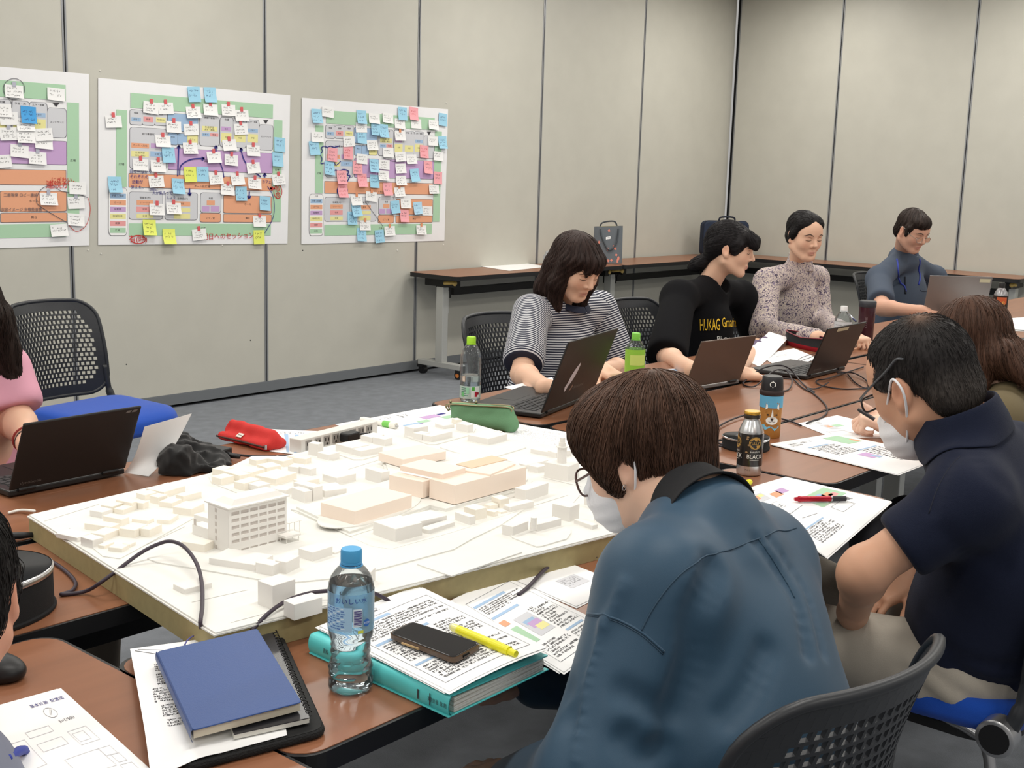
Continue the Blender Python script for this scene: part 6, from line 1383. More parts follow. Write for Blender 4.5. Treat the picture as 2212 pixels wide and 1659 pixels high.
pp = YP(1192, 562, 5.82); heap('crumpled translucent plastic bag on the side table behind the striped woman', 'plastic_bag', 'bag', [(pp + (0, 0, .02), (.07, .05, .05)), (pp + (.06, -.03, .01), (.06, .05, .05))], mat('bag_film', (196, 198, 202), .25, trans=.35), 41, .016, .008, TZ)
pq = XP(1566, 541, 9.86); pq = P(1566, 541, TZ + .0) if False else YP(1562, 545, 5.78); pq[2] = TZ
t = thing('briefcase', 'navy soft briefcase standing in the corner on the side table', 'briefcase', pq); M_NVB = mat('case_navy', (36, 46, 66), .8, bump=.4, bscale=500); M_NVT = mat('case_trim', (24, 30, 46), .7)
bx = nrm(np.array((.82, -.57, 0))); bn = np.array((-bx[1], bx[0], 0)); bn = -bn if bn @ _f > 0 else bn; Rb = np.column_stack((bx, -bn, (0, 0, 1)))
def bc(x, y, z): return pq + bx * x + bn * y + np.array((0, 0, z))
W_, H_ = .44, .315
def vert_slab(w, h, r, y0, y1, cx, cz, m, nm, par, bevel=.006):
    pts = rrect(w, h, r, 6); mb = MB(); vs = [bc(cx + x, y, cz + z) for y in (y0, y1) for x, z in pts]; k = len(pts)
    mb.add(vs, [tuple(range(k)), tuple(range(2 * k - 1, k - 1, -1))] + [((i + 1) % k, i, k + i, k + (i + 1) % k) for i in range(k)]); return mb.obj(nm, m, par, bevel=bevel)
vert_slab(W_, H_, .05, -.05, .05, 0, H_ / 2 + .002, M_NVB, 'case_body', t, .012); vert_slab(W_ - .05, H_ * .62, .03, .05, .066, 0, H_ * .36, M_NVB, 'front_pocket', t); vert_slab(W_ - .05, .006, .002, .066, .07, 0, H_ * .66, M_NVT, 'pocket_zip', t, .001)
vert_slab(W_ * .4, H_ * .3, .02, .066, .072, -.09, H_ * .3, M_NVT, 'badge_panel', t, .002)
mb = MB(); mb.tube([bc(x, .03, H_ / 2 + .002 + z) for x, z in rrect(W_ + .003, H_ + .003, .05, 6)] + [bc(W_ / 2 + .0015, .03, H_ / 2 - (H_ / 2 - .05) + .002)], .004, 6, caps=False); mb.obj('piping', M_NVT, t, smooth=True)
mb = MB(); mb.tube(spline([bc(-.07, .04, H_ - .02), bc(-.065, .045, H_ + .035), bc(.065, .045, H_ + .035), bc(.07, .04, H_ - .02)], 6), .008, 7); mb.obj('handle', M_NVT, t, smooth=True)
# ---------------------------------------------------------------- people
def attr_skin(name, rough=.5):
    return mat(name, (220, 170, 140), rough, spec=.35, sss=.12, attr='tint')
M_SKIN = attr_skin('skin'); M_HAIR = mat('hair', (40, 32, 28), .58, spec=.25, attr='tint'); M_STRAND = mat('hair_strands', (40, 32, 28), .5, spec=.32, attr='tint')
M_LASH = mat('lash_dark', (34, 26, 24), .6); M_MASK = mat('face_mask', (232, 232, 236), .85, bump=.25, bscale=500); M_LENS = clear_mat('spectacle_lens', (246, 248, 250), .02, .97); M_LIP = {}
def cdir(yaw, pitch, roll=0.0):
    """facing: yaw 0 looks at the camera, positive turns to picture right, pitch bends the face down -> forward, up"""
    fh = nrm(np.array((_f[0], _f[1], 0))); rh = np.array((fh[1], -fh[0], 0)); y, p = math.radians(yaw), math.radians(pitch)
    h = math.sin(y) * rh - math.cos(y) * fh; F = math.cos(p) * h + np.array((0, 0, -math.sin(p))); U = math.sin(p) * h + np.array((0, 0, math.cos(p)))
    R = np.cross(F, U); ro = math.radians(roll); U = math.cos(ro) * U + math.sin(ro) * R
    return F, U
def head_sdf(jaw=1.0, nose=1.0, ear=True, male=False):
    S = SDF(); j = jaw
    S.ell((0, -.018, .034), (.073, .094, .084), k=.02); S.ell((0, .022, -.03), (.060 * j, .066, .078), k=.035)
    S.ell((0, .05, .035), (.056, .042, .05), k=.03)
    for s in (-1, 1):
        S.cap((s * .054 * j, -.008, -.055), (s * .022, .058, -.098), .02, .016, k=.03); S.ell((s * .036, .05, -.028), (.026, .026, .026), k=.025)
        S.ell((s * .031, .098, .002), (.017, .02, .0125), k=.014, op='-'); S.ell((s * .031, .0715, -.001), (.0165, .0135, .0125), k=.006)
        S.cap((s * .012, .082, .02), (s * .044, .070, .021), .0075, .006, k=.014)
    S.ell((0, .061, -.1), (.019 if male else .016, .017, .015), k=.02)
    S.cap((0, .083, .012), (0, .1025 + .002 * nose, -.028), .0062, .0098 * nose, k=.012)
    for s in (-1, 1): S.ell((s * .0115 * nose, .089, -.033), (.0088, .0098, .0075), k=.006); S.ell((s * .006, .098, -.041), (.004, .004, .003), k=.003, op='-')
    S.ell((0, .080, -.0635), (.021, .0108, .0055), k=.007); S.ell((0, .0785, -.074), (.018, .0108, .0064), k=.007); S.cap((-.02, .0855, -.0685), (.02, .0855, -.0685), .0015, k=.004, op='-'); S.ell((0, .085, -.086), (.016, .006, .006), k=.008, op='-')
    if ear:
        for s in (-1, 1):
            Re = rot_to((s * .35, 1, .12), (0, -.15, 1)); S.ell((s * .077, -.014, -.006), (.0085, .0185, .031), Re, k=.008); S.ell((s * .0865, -.010, -.002), (.006, .0105, .019), Re, k=.006, op='-'); S.ell((s * .075, -.004, -.031), (.007, .009, .009), k=.008)
    return S
def M4(R, T): M = np.eye(4); M[:3, :3] = R; M[:3, 3] = T; return M
class Per:
    def __init__(s, label, base, H, F, U, scale=1.0, **kw):
        s.t = thing('person', label, 'person', base, None); s.R = rot_to(F, U); s.H = np.asarray(H, float); s.M = M4(s.R, s.H); s.body = SDF(); s.sc = scale; s.hs = head_sdf(**kw).scaled(scale); s.body.add(s.hs, s.M); s.head_only = SDF().add(s.hs, s.M); s.F, s.U, s.X = s.R[:, 1], s.R[:, 2], s.R[:, 0]
        s.tone = np.array(lin((228, 188, 164))[:3]); s.lip = np.array(lin((186, 122, 112))[:3]); s.tfx = []
    def w(s, *p): return s.R @ (np.array(p, float) * s.sc) + s.H
    def loc(s, X): return (X - s.H) @ s.R / s.sc
    def arm(s, S_, E_, W_, r=(.047, .04, .038, .027)): s.body.cap(S_, E_, r[0], r[1], k=.02); s.body.cap(E_, W_, r[2], r[3], k=.02); s.body.ell(E_ + (np.asarray(W_) - E_) * .22, (.041, .041, .041), k=.03)
    def hand(s, W_, d, n, curl=(25, 35, 25), th=1, sc=1.0, spread=.1, thumb=None, lens=(.066, .075, .07, .055), curls=None):
        """d: wrist to fingers, n: back of the hand, th: +1 thumb lies towards d x n"""
        d = nrm(d); n = nrm(np.asarray(n) - d * (np.asarray(n) @ d)); sd = np.cross(d, n); W_ = np.asarray(W_, float); B = s.body
        B.cap(W_ - d * .01, W_ + d * .03 * sc, .026 * sc, .024 * sc, k=.02)
        B.box(W_ + d * .052 * sc, (.036 * sc, .042 * sc, .0125 * sc), np.column_stack((sd, d, n)), .011 * sc, k=.02)
        for i, (o, L) in enumerate(zip((.027, .009, -.009, -.0265), lens)):
            p = W_ + d * (.084 - .004 * abs(i - 1)) * sc + sd * o * th * sc; dd = nrm(d + sd * th * spread * (1.5 - i) * .5); a = 0; r0 = .0086 * sc
            cl = curls[i] if curls else curl
            B.cap(p - dd * .03 * sc, p, .009 * sc, r0, k=.006)
            for q, (fr, c) in enumerate(zip((.46, .31, .26), cl)):
                a += math.radians(c); v = math.cos(a) * dd - math.sin(a) * n; e = p + v * L * fr * 1.08 * sc; r1 = r0 * .9; B.cap(p, e, r0, r1, k=.002 if q else .003); p, r0 = e, r1
        td = thumb if thumb is not None else nrm(d * .75 + sd * th * .6 - n * .3); p = W_ + d * .02 * sc + sd * th * .026 * sc - n * .004
        for L, r0, r1, m in ((.034, .0135, .0115, 0), (.028, .0112, .0095, .25), (.022, .0095, .0078, .2)):
            td = nrm(td + d * m); e = p + td * L * sc; B.cap(p, e, r0 * sc, r1 * sc, k=.006); p = e
    def finish(s, h=.0042, part='body'):
        def col(v):
            q = s.loc(v); c = np.tile(s.tone, (len(v), 1)); ok = (np.abs(q) < (.12, .14, .16)).all(1)
            m = np.exp(-((q[:, 0] / .02) ** 4 + ((q[:, 2] + .0685) / .0095) ** 4)) * (q[:, 1] > .06) * ok; c = c * (1 - .75 * m[:, None]) + s.lip * .75 * m[:, None]
            b = sum(np.exp(-(((q[:, 0] - sg * .04) / .022) ** 2 + ((q[:, 2] + .03) / .02) ** 2)) for sg in (-1, 1)) * (q[:, 1] > .03) * ok; c = c * (1 - np.array((.02, .10, .10)) * b[:, None])
            e = np.exp(-(((np.abs(q[:, 0]) - .078) / .012) ** 2 + ((q[:, 1] + .012) / .025) ** 2 + (q[:, 2] / .03) ** 2)) * ok; c = c * (1 - np.array((.0, .12, .14)) * e[:, None])
            for fx in s.tfx: c = fx(v, q, c)
            return c
        o, v = sdf_obj(part, s.body, h, M_SKIN, s.t, colour=col); return o
    def ribbon(s, pts, wd, m, name, off=.0007, sub=5):
        """strip laid on the face along local points"""
        P_ = np.array(spline(pts, sub)); W0 = s.head_only.project(P_ * s.sc @ s.R.T + s.H, off); N_ = s.head_only.grad(W0); mb = MB(); n = len(W0)
        for i in range(n):
            d = nrm(W0[min(i + 1, n - 1)] - W0[max(i - 1, 0)]); sd = nrm(np.cross(N_[i], d)); k = wd * (.35 + .65 * math.sin(math.pi * (i + .6) / n)); mb.v += [W0[i] - sd * k / 2, W0[i] + N_[i] * .0012, W0[i] + sd * k / 2]; mb.n += 3
        for i in range(n - 1):
            for q in (0, 1): mb.f.append((3 * i + q, 3 * i + q + 1, 3 * i + q + 4, 3 * i + q + 3)); mb.m.append(0)
        return mb.obj(name, m, s.t, smooth=True)
    def face(s, brow=(34, 28, 26), lash=True, browh=0.0, brow_w=.0055):
        mbw = mat('brow_%d' % (brow[0] * 65536 + brow[1] * 256 + brow[2]), brow, .7)
        for sg in (-1, 1):
            s.ribbon([(sg * .013, .09, .0195 + browh), (sg * .03, .086, .0255 + browh), (sg * .049, .07, .0185 + browh)], brow_w, mbw, 'eyebrow')
            if lash: s.ribbon([(sg * .0165, .085, -.0035), (sg * .031, .0885, -.0075), (sg * .0465, .078, -.0035)], .0026, M_LASH, 'eyelash', .0009)
            if lash: s.ribbon([(sg * .018, .085, .007), (sg * .031, .088, .0105), (sg * .045, .078, .006)], .0011, mat('lid_crease', (150, 96, 78), .6), 'eyelid_crease', .0003)
    def hair(s, parts, cuts, base, streak=(.25, 14), h=.0042, strands=1200, crown=(0, -.05, .12), grav=.55, length=.12, steps=8, r=.0009, seed=1, tintfx=None, amp=.0014, freq=190, lift=.0012, flow=None, keep=None, name='hair'):
        Hs = SDF()
        for p in parts:
            if p[0] == 'e': Hs.ell(p[1], p[2], p[3] if len(p) > 3 else None, p[4] if len(p) > 4 else .02)
            else: Hs.chain([np.array(q) for q in p[1]], p[2], k=p[3] if len(p) > 3 else .025)
        for c in cuts:
            if c[0] == 'e': Hs.ell(c[1], c[2], c[3] if len(c) > 3 else None, c[4] if len(c) > 4 else .01, '-')
            else: Hs.box(c[1], c[2], c[3] if len(c) > 3 else None, .005, .01, '-')
        G = SDF().add(Hs.scaled(s.sc), s.M); cr = np.array(crown, float); rg = np.random.default_rng(seed); ph = rg.uniform(0, 6.28, 12); fr = rg.uniform(.4, 2.2, 12) * streak[1]
        def swirl(q):
            d = q - cr; th = np.arctan2(d[:, 0], d[:, 1] + 1e-6); return th, np.linalg.norm(d, axis=1)
        def post(X, Dd):
            q = s.loc(X); th, rr_ = swirl(q); return Dd + amp * np.sin(th * freq / 6.28 * 1.0 + 14 * q[:, 2] + 9 * np.sin(q[:, 2] * 20)) * np.clip(rr_ / .05, 0, 1)
        G0 = SDF().add(G); G.post = post; b = np.array(lin(base)[:3])
        def streaks(q):
            th, rr_ = swirl(q); v = sum(np.sin(fr[i] * th + ph[i] + 6 * np.sin(q[:, 2] * 15 + i)) for i in range(12)) / 5; return 1 + streak[0] * v
        def col(v):
            q = s.loc(v); c = b[None] * np.clip(streaks(q), .4, 2.2)[:, None]
            return tintfx(q, c) if tintfx else c
        o, v = sdf_obj(name, G, h, M_HAIR, s.t, colour=col)
        if strands:
            ix = rg.choice(len(v), min(strands, len(v)), replace=False); X = v[ix].copy(); L = length * rg.uniform(.5, 1.2, len(X)); path = []; dn_ = np.array((0, 0, -1.0)); crw = s.w(*crown)
            if keep: m = keep(s.loc(X)); X = X[m]; L = L[m]
            off = lift * rg.uniform(.2, 1.6, len(X)); X = G0.project(X, 0, 3) 
            for k in range(steps):
                n_ = G0.grad(X); path.append(X + n_ * (off * (1 - .7 * abs(2 * k / (steps - 1) - .9)))[:, None])
                d = flow(s.loc(X)) @ s.R.T if flow else nrm_rows(X - crw) * (1 - grav) + dn_ * grav
                d = d + rg.normal(0, .09, d.shape); d = d - n_ * (d * n_).sum(1)[:, None]; d = nrm_rows(d); X = X + d * (L / steps)[:, None]; X = X - n_ * G0(X)[:, None] * .9
            PT = np.stack(path, 1); N0 = len(PT); c0 = col(PT[:, 0]) * rg.uniform(.7, 1.5, (N0, 1))
            strand_mesh('hair_strands', PT, r, c0, s.t, M_STRAND)
        s.hair_sdf = G; return o
    def glasses(s, m, lens=(.024, .019), y=.098, z=-.002, fr=.0014, tilt=0.0, rnd=.6, dx=.033, temple=True, drop=0.0, rimless=False):
        def sup(a): 
            c, sn = math.cos(a), math.sin(a); e = rnd; return np.sign(c) * abs(c) ** e * lens[0], np.sign(sn) * abs(sn) ** e * lens[1]
        g = None; mb = MB(); lm = MB()
        for sg in (-1, 1):
            loop = []
            for i in range(28):
                x, zz = sup(2 * math.pi * i / 28); loop.append(s.w(sg * dx + x, y - abs(x + sg * 0) * .0 - .10 * max(0, (sg * x)) - .04 * drop, z + zz - drop + tilt * 0))
            mb.tube(loop + [loop[0]], fr, 6, caps=False); lm.add(loop, [tuple(range(28))])
            if temple: mb.tube(spline([s.w(sg * (dx + lens[0]), y - .0025, z + .006 - drop), s.w(sg * .076, .05, .006 - drop * .5), s.w(sg * .081, -.005, .022), s.w(sg * .08, -.035, .012)], 5), fr * 1.1, 6)
        mb.tube(spline([s.w(-dx + lens[0], y, z + .003 - drop), s.w(0, y + .004, z + .006 - drop), s.w(dx - lens[0], y, z + .003 - drop)], 4), fr, 6)
        g = mb.obj('glasses', m, s.t, smooth=True); lm.obj('lens', M_LENS, g); return g
    def mask(s, drop=0.0, straps=True):
        S = SDF(); S.ell((0, .05, -.058 - drop), (.064, .062, .06), k=.02); S.cap((0, .09, -.018 - drop), (0, .098, -.035 - drop), .016, .02, k=.03); S.box((0, .05, .03), (.09, .1, .034), None, .005, .01, '-'); S.box((0, -.045, -.06), (.1, .06, .1), None, .01, .01, '-')
        S.post = None; G = SDF().add(S.scaled(s.sc), s.M)
        def post(X, Dd): q = s.loc(X); return Dd + .0012 * np.sin(q[:, 2] * 260) * np.clip((q[:, 1] - .02) / .04, 0, 1)
        G.post = post; o, v = sdf_obj('face_mask', G, .004, M_MASK, s.t)
        if straps:
            for sg in (-1, 1):
                mb = MB(); mb.tube(spline([s.w(sg * .058, .028, -.04 - drop), s.w(sg * .074, .006, .0), s.w(sg * .079, -.014, .024), s.w(sg * .083, -.032, .006), s.w(sg * .078, -.02, -.032), s.w(sg * .052, .022, -.095 - drop)], 6), .0022, 6); mb.obj('mask_strap', M_MASK, o, smooth=True)
        return o
def nrm_rows(A): return A / (np.linalg.norm(A, axis=1, keepdims=True) + 1e-9)
def strand_mesh(name, PT, r, cols, parent, m):
    N, K = PT.shape[:2]; T_ = np.empty_like(PT); T_[:, 1:-1] = PT[:, 2:] - PT[:, :-2]; T_[:, 0] = PT[:, 1] - PT[:, 0]; T_[:, -1] = PT[:, -1] - PT[:, -2]; T_ /= np.linalg.norm(T_, axis=2, keepdims=True) + 1e-9
    A = np.cross(T_, np.array((.31, .52, .79))); A /= np.linalg.norm(A, axis=2, keepdims=True) + 1e-9; B = np.cross(T_, A); tp = (np.linspace(1, .25, K) * r)[None, :, None]
    V = np.stack([PT + tp * (math.cos(a) * A + math.sin(a) * B) for a in (0, 2.094, 4.189)], 2).reshape(-1, 3)
    b = (np.arange(N)[:, None, None] * K + np.arange(K - 1)[None, :, None]) * 3; j = np.arange(3)[None, None]; j2 = (j + 1) % 3
    Fc = np.stack([b + j, b + j2, b + 3 + j2, b + 3 + j], -1).reshape(-1, 4)
    me = bpy.data.meshes.new(name); me.vertices.add(len(V)); me.vertices.foreach_set('co', V.astype(np.float32).ravel()); me.loops.add(len(Fc) * 4); me.loops.foreach_set('vertex_index', Fc.astype(np.int32).ravel()); me.polygons.add(len(Fc)); me.polygons.foreach_set('loop_start', np.arange(len(Fc), dtype=np.int32) * 4); me.update(calc_edges=True); me.polygons.foreach_set('use_smooth', np.ones(len(Fc), dtype=bool)); me.materials.append(m)
    a = me.color_attributes.new('tint', 'FLOAT_COLOR', 'POINT'); c = np.ones((N, K * 3, 4), np.float32); c[:, :, :3] = np.asarray(cols)[:, None, :]; a.data.foreach_set('color', c.ravel())
    o = bpy.data.objects.new(name, me); COL.objects.link(o); adopt(o, parent); o['kind'] = 'stuff'; return o
def torso(S, N_, C_, PV, X, chest=(.17, .115, .16), belly=(.155, .115, .14), hip=(.175, .13, .11), k=.09):
    """solid of the trunk along neck base, chest, pelvis; X = the person's right"""
    N_, C_, PV = map(lambda a: np.asarray(a, float), (N_, C_, PV)); u1 = nrm(N_ - C_); u2 = nrm(C_ - PV); X = nrm(X)
    def Rm(u): f = nrm(np.cross(u, X)); return np.column_stack((np.cross(f, u), f, u))
    S.ell(C_, chest, Rm(u1), k); S.ell((C_ + PV) / 2, belly, Rm(u2), k); S.ell(PV, hip, Rm(u2), k); return S
def legs(per, PV, X, fwd, m, knee=.42, spread=.1, h=.011, feet=True, tz=.5, name='trousers', tuck=0.0):
    S = SDF(); PV = np.asarray(PV, float); X = nrm(X); fwd = nrm(np.array((fwd[0], fwd[1], 0))); sh = MB()
    S.ell(PV, (.165, .15, .1), np.column_stack((X, fwd, (0, 0, 1))), .05); shoes = SDF()
    for sg in (-1, 1):
        hp = PV + X * sg * .09; kn = hp + fwd * knee + X * sg * spread * .3; kn[2] = tz; an = kn - fwd * (.02 + tuck); an[2] = .09
        S.cap(hp, kn, .085, .062, k=.05); S.cap(kn, an, .06, .048, k=.04); shoes.cap(np.array((*an[:2], .045)) - fwd * .04, np.array((*an[:2], .04)) + fwd * .14, .042, .036, k=.03); shoes.cap(np.array((*an[:2], .05)), np.array((*an[:2], .1)), .045, .042, k=.03)
    wv = waves(7, 8, 30, 70); S.post = lambda Y, Dd: Dd + .004 * wv(Y)
    sdf_obj(name, S, h, m, per.t); shoes.post = lambda Y, Dd: np.maximum(Dd, .003 - Y[:, 2])
    if feet: sdf_obj('shoes', shoes, .01, M_BLK, per.t)
    return S
def trace(S, x, y, d0, d1=None, it=60):
    """first hit of a solid along the sight line through a picture point"""
    r = ray(x, y); n = np.linalg.norm(r); t = d0
    for _ in range(it):
        d = float(S(np.array([CAM + r * t]))[0])
        if d < .0008: break
        t += max(d, .001) / n * .8
    return CAM + r * t
def folds(S, base_amp, seed, lines=(), f=(14, 40), aniso=(1, 1, 1)):
    """rumple plus grooves along surface polylines: (points, depth, width)"""
    wv = waves(seed, 9, f[0], f[1], aniso); LL = [(np.array(spline(p, 4)), dp, wd) for p, dp, wd in lines]
    def post(X, Dd):
        Dd = Dd + base_amp * wv(X)
        for p, dp, wd in LL:
            near = np.nonzero(((X - p.mean(0)) ** 2).sum(1) < (np.linalg.norm(p - p.mean(0), axis=1).max() + 3 * wd) ** 2)[0]
            if len(near):
                d2 = ((X[near][:, None, :] - p[None]) ** 2).sum(2).min(1); Dd[near] = Dd[near] + dp * np.exp(-d2 / (wd * wd))
        return Dd
    S.post = post; return S
def cut(S, e, a, r):
    """trim a sleeve square at e, across axis a"""
    x, y, d = basis(a); S.box(np.asarray(e) + d * .07, (r, r, .07), np.column_stack((x, y, d)), .002, .008, '-')
def seam(S, pxs, d0, r, m, parent, name='seam', off=0.0, sub=5):
    pts = [trace(S, x, y, d0) for x, y in pxs]; pts = [q for q in pts if abs(float(S(np.array([q]))[0])) < .004]; pts = np.array(spline(pts, sub)); pts = S.project(pts, off, 2); mb = MB(); mb.tube(list(pts), r, 6); return mb.obj(name, m, parent, smooth=True)
def ringcollar(per, c, ax, X, rads, rr, m, name='collar', gap=0.0, S=None, np_=2):
    """band around the neck lofted through loops (offset along axis, half width, half depth, shift forward)"""
    ax = nrm(ax); X = nrm(np.asarray(X) - ax * (np.asarray(X) @ ax)); Y_ = np.cross(ax, X); n = 48; c = np.asarray(c); rows = [np.array([ax[0] * 0, 0, 0])] and []
    rr2 = list(rads)
    for o, a, b, sf in rr2: rows.append([c + ax * o + X * a * math.sin(t) + Y_ * (b * math.cos(t) + sf) for t in np.linspace(gap, 2 * math.pi - gap, n + 1)])
    if S is not None:
        for i in range(np_): rows[i] = list(S.project(np.array(rows[i]), .003 + .0015 * i, 6))
    k = len(rows); vs = [p for r in rows for p in r]; w = n + 1
    fs = [(i * w + j, i * w + j + 1, (i + 1) * w + j + 1, (i + 1) * w + j) for i in range(k - 1) for j in range(n)]
    o = mk(name, vs, fs, m, per.t, True); md = o.modifiers.new('t', 'SOLIDIFY'); md.thickness = rr; md.offset = 0; sb = o.modifiers.new('s', 'SUBSURF'); sb.levels = 1; sb.render_levels = 2; return o
def CL(y, x=0.0): return None
CHN = (M_SHELL,)
# ================================================================ masked person in the teal shirt (front)
F, U = cdir(-124, 22); ear = D(1352, 1005, 1.87); R0 = rot_to(F, U); H = ear + R0 @ np.array((.078, .012, .004))
p7 = Per('person in a loose teal shirt, short brown hair, glasses and white mask, head bowed', (1.72, .55, 0), H, F, U)
fw = nrm(np.array((F[0], F[1], 0))); Xr = np.array((fw[1], -fw[0], 0))
N7 = D(1520, 1095, 1.84); Mid = D(1540, 1195, 1.84); C7 = D(1560, 1330, 1.86); PV7 = D(1590, 1640, 1.80)
SL, SR = Mid - Xr * .17 + (0, 0, -.005), Mid + Xr * .175 - (0, 0, .055)
EL, ER = D(1292, 1690, 1.64), SR + fw * .16 + np.array((.05, 0, -.25)); WL, WR = EL + fw * .19 + Xr * .1 - np.array((0, 0, .12)), ER + fw * .2 - Xr * .14 - np.array((0, 0, .02))
B = p7.body; B.cap(p7.w(0, -.03, -.05), N7, .05, .056, k=.03); B.cap(p7.w(0, .0, -.07), N7 + fw * .03, .045, .05, k=.03); torso(B, N7, C7, PV7, Xr, (.14, .09, .14), (.13, .09, .12), (.14, .1, .09))
p7.arm(SL, EL, WL); p7.arm(SR, ER, WR); p7.hand(WL, fw + Xr * .3, (0, 0, 1), (15, 20, 15), th=1); p7.hand(WR, fw - Xr * .4, (0, 0, 1), (20, 25, 20), th=-1)
p7.finish(.0042); p7.face(); p7.mask(); p7.glasses(mat('glasses_brown', (96, 70, 66), .3), (.026, .022), .1, -.004, .0019, rnd=.8, drop=.012)
M_TEALS = mat('shirt_teal', (44, 72, 94), .5, spec=.35, bump=.12, bscale=1400, sheen=.1); M_SEAM7 = mat('shirt_teal_seam', (40, 66, 86), .6)
S7 = SDF(); torso(S7, N7, C7 - (0, 0, .02), PV7, Xr, (.2, .135, .155), (.205, .15, .17), (.21, .16, .14)); S7.cap(N7 - (0, 0, .04), SL, .072, .085, k=.07); S7.cap(N7 - (0, 0, .055), SR, .07, .082, k=.07); axn = nrm(p7.w(0, -.03, -.05) - N7); S7.cap(N7 - (0, 0, .06) - fw * .03, N7 - (0, 0, .02) - fw * .02, .075, .058, k=.05); S7.cap(SL, EL, .087, .083, k=.035); S7.cap(EL, WL, .08, .055, k=.03); S7.cap(SR, ER, .09, .08, k=.035); S7.cap(ER, WR, .075, .055, k=.03)
z7 = lambda *a: [(1140 + a[i] / 2.91, 1100 + a[i + 1] / 2.91) for i in range(0, len(a), 2)]
T7 = lambda pts: [trace(S7, x, y, 1.2) for x, y in pts]
pl = [(T7(z7(1450, 195, 1590, 400, 1700, 600, 1760, 900)), .012, .011), (T7(z7(1540, 190, 1720, 450, 1820, 700, 1860, 900)), .009, .009), (T7(z7(1190, 380, 1080, 650, 1040, 950, 940, 1250)), .036, .022), (T7(z7(1500, 900, 1380, 1150, 1250, 1300)), .016, .018), (T7(z7(470, 700, 400, 950, 340, 1250, 310, 1580)), -.007, .007), (T7(z7(600, 1150, 800, 1250, 900, 1300)), .013, .016), (T7(z7(620, 1450, 720, 1540, 860, 1500)), .02, .018), (T7(z7(600, 480, 540, 620, 480, 720)), -.007, .011), (T7(z7(250, 1000, 230, 1150, 260, 1300)), .006, .02)]
folds(S7, .003, 12, pl, (12, 34)); sdf_obj('shirt', S7, .0062, M_TEALS, p7.t)
seam(S7, z7(370, 655, 520, 680, 710, 770, 860, 900, 1005, 1010), 1.2, .0019, M_TEALS, p7.t, 'sleeve_seam'); seam(S7, z7(370, 668, 520, 694, 704, 784, 852, 914, 996, 1022), 1.2, .0012, M_SEAM7, p7.t, 'sleeve_seam'); seam(S7, z7(710, 770, 790, 620, 910, 460, 1040, 350, 1220, 265, 1450, 185, 1580, 130, 1690, 115), 1.2, .0014, M_SEAM7, p7.t, 'yoke_seam', 0)
for i, q in enumerate(((1450, 190, 1500, 260, 1560, 350, 1620, 450, 1680, 560), )): seam(S7, z7(*q), 1.2, .0012, M_SEAM7, p7.t, 'pleat_edge')
ax7 = nrm(p7.w(0, -.03, -.05) - N7)
ringcollar(p7, D(1512, 1100, 1.84), ax7, Xr, [(-.03, .086, .084, .01), (-.024, .081, .079, .01), (-.004, .075, .073, .007), (.018, .07, .067, .003), (.036, .067, .064, .0), (.038, .062, .06, .0), (.015, .062, .06, .002)], .004, mat('collar_black', (22, 22, 25), .85, bump=.4, bscale=900))
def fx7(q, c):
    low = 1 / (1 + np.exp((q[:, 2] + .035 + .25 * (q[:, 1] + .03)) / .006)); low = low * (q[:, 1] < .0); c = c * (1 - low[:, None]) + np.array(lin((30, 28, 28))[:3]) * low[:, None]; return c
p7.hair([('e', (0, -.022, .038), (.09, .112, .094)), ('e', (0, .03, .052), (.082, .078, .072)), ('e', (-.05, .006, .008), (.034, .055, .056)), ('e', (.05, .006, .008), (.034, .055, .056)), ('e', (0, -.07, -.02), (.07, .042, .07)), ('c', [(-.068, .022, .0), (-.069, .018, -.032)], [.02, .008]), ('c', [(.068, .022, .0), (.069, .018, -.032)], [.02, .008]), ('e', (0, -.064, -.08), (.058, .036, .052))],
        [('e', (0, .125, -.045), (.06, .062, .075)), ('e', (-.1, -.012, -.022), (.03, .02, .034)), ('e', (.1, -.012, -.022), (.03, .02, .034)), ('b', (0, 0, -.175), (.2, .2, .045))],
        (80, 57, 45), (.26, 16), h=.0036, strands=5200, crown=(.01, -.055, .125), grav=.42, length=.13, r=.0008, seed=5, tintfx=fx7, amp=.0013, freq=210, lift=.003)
mb = MB(); e7 = p7.w(-.088, -.004, -.036); mb.tube([e7 + np.array((.0045 * math.cos(a), 0, .0045 * math.sin(a))) for a in np.linspace(0, 6.28, 12)], .0009, 5); mb.obj('earring', M_ALU, p7.t, smooth=True)
legs(p7, PV7 - (0, 0, .1) - fw * .04 + Xr * .02, Xr, fw, mat('trousers_heather', (124, 124, 126), .85), .34, tz=.4, tuck=.1)
# ================================================================ man in the navy polo
F, U = cdir(-148, 19.5, -11.5); ear = D(1943, 850, 2.38); R0 = rot_to(F, U); H = ear + R0 @ np.array((.083, .012, .004))
p5 = Per('man in a navy polo shirt with cropped dark hair, glasses and a loosened white mask', (2.45, .8, 0), H, F, U, male=True, jaw=1.06, scale=1.07)
p5.tone = np.array(lin((204, 156, 128))[:3]); fw = nrm(np.array((-.1, 1, 0))); Xr = np.array((fw[1], -fw[0], 0))
N5 = D(2088, 930, 2.4); Mid = D(2142, 1022, 2.4); C5 = D(2185, 1150, 2.43); PV5 = np.array((2.47, .80, .545))
SL, SR = Mid - Xr * .152 - (0, 0, .022), Mid + Xr * .16
EL = D(1868, 1232, 2.32); WL = D(1842, 1325, 2.5); ER = SR + fw * .14 + np.array((-.02, .02, -.23)); WR = D(1966, 1262, 2.62)
B = p5.body; B.cap(p5.w(0, -.035, -.045), N5, .056, .062, k=.03); B.cap(p5.w(0, -.0, -.07), N5 + fw * .04, .05, .052, k=.03); torso(B, N5, C5, PV5, Xr, (.14, .1, .14), (.13, .1, .12), (.14, .1, .09))
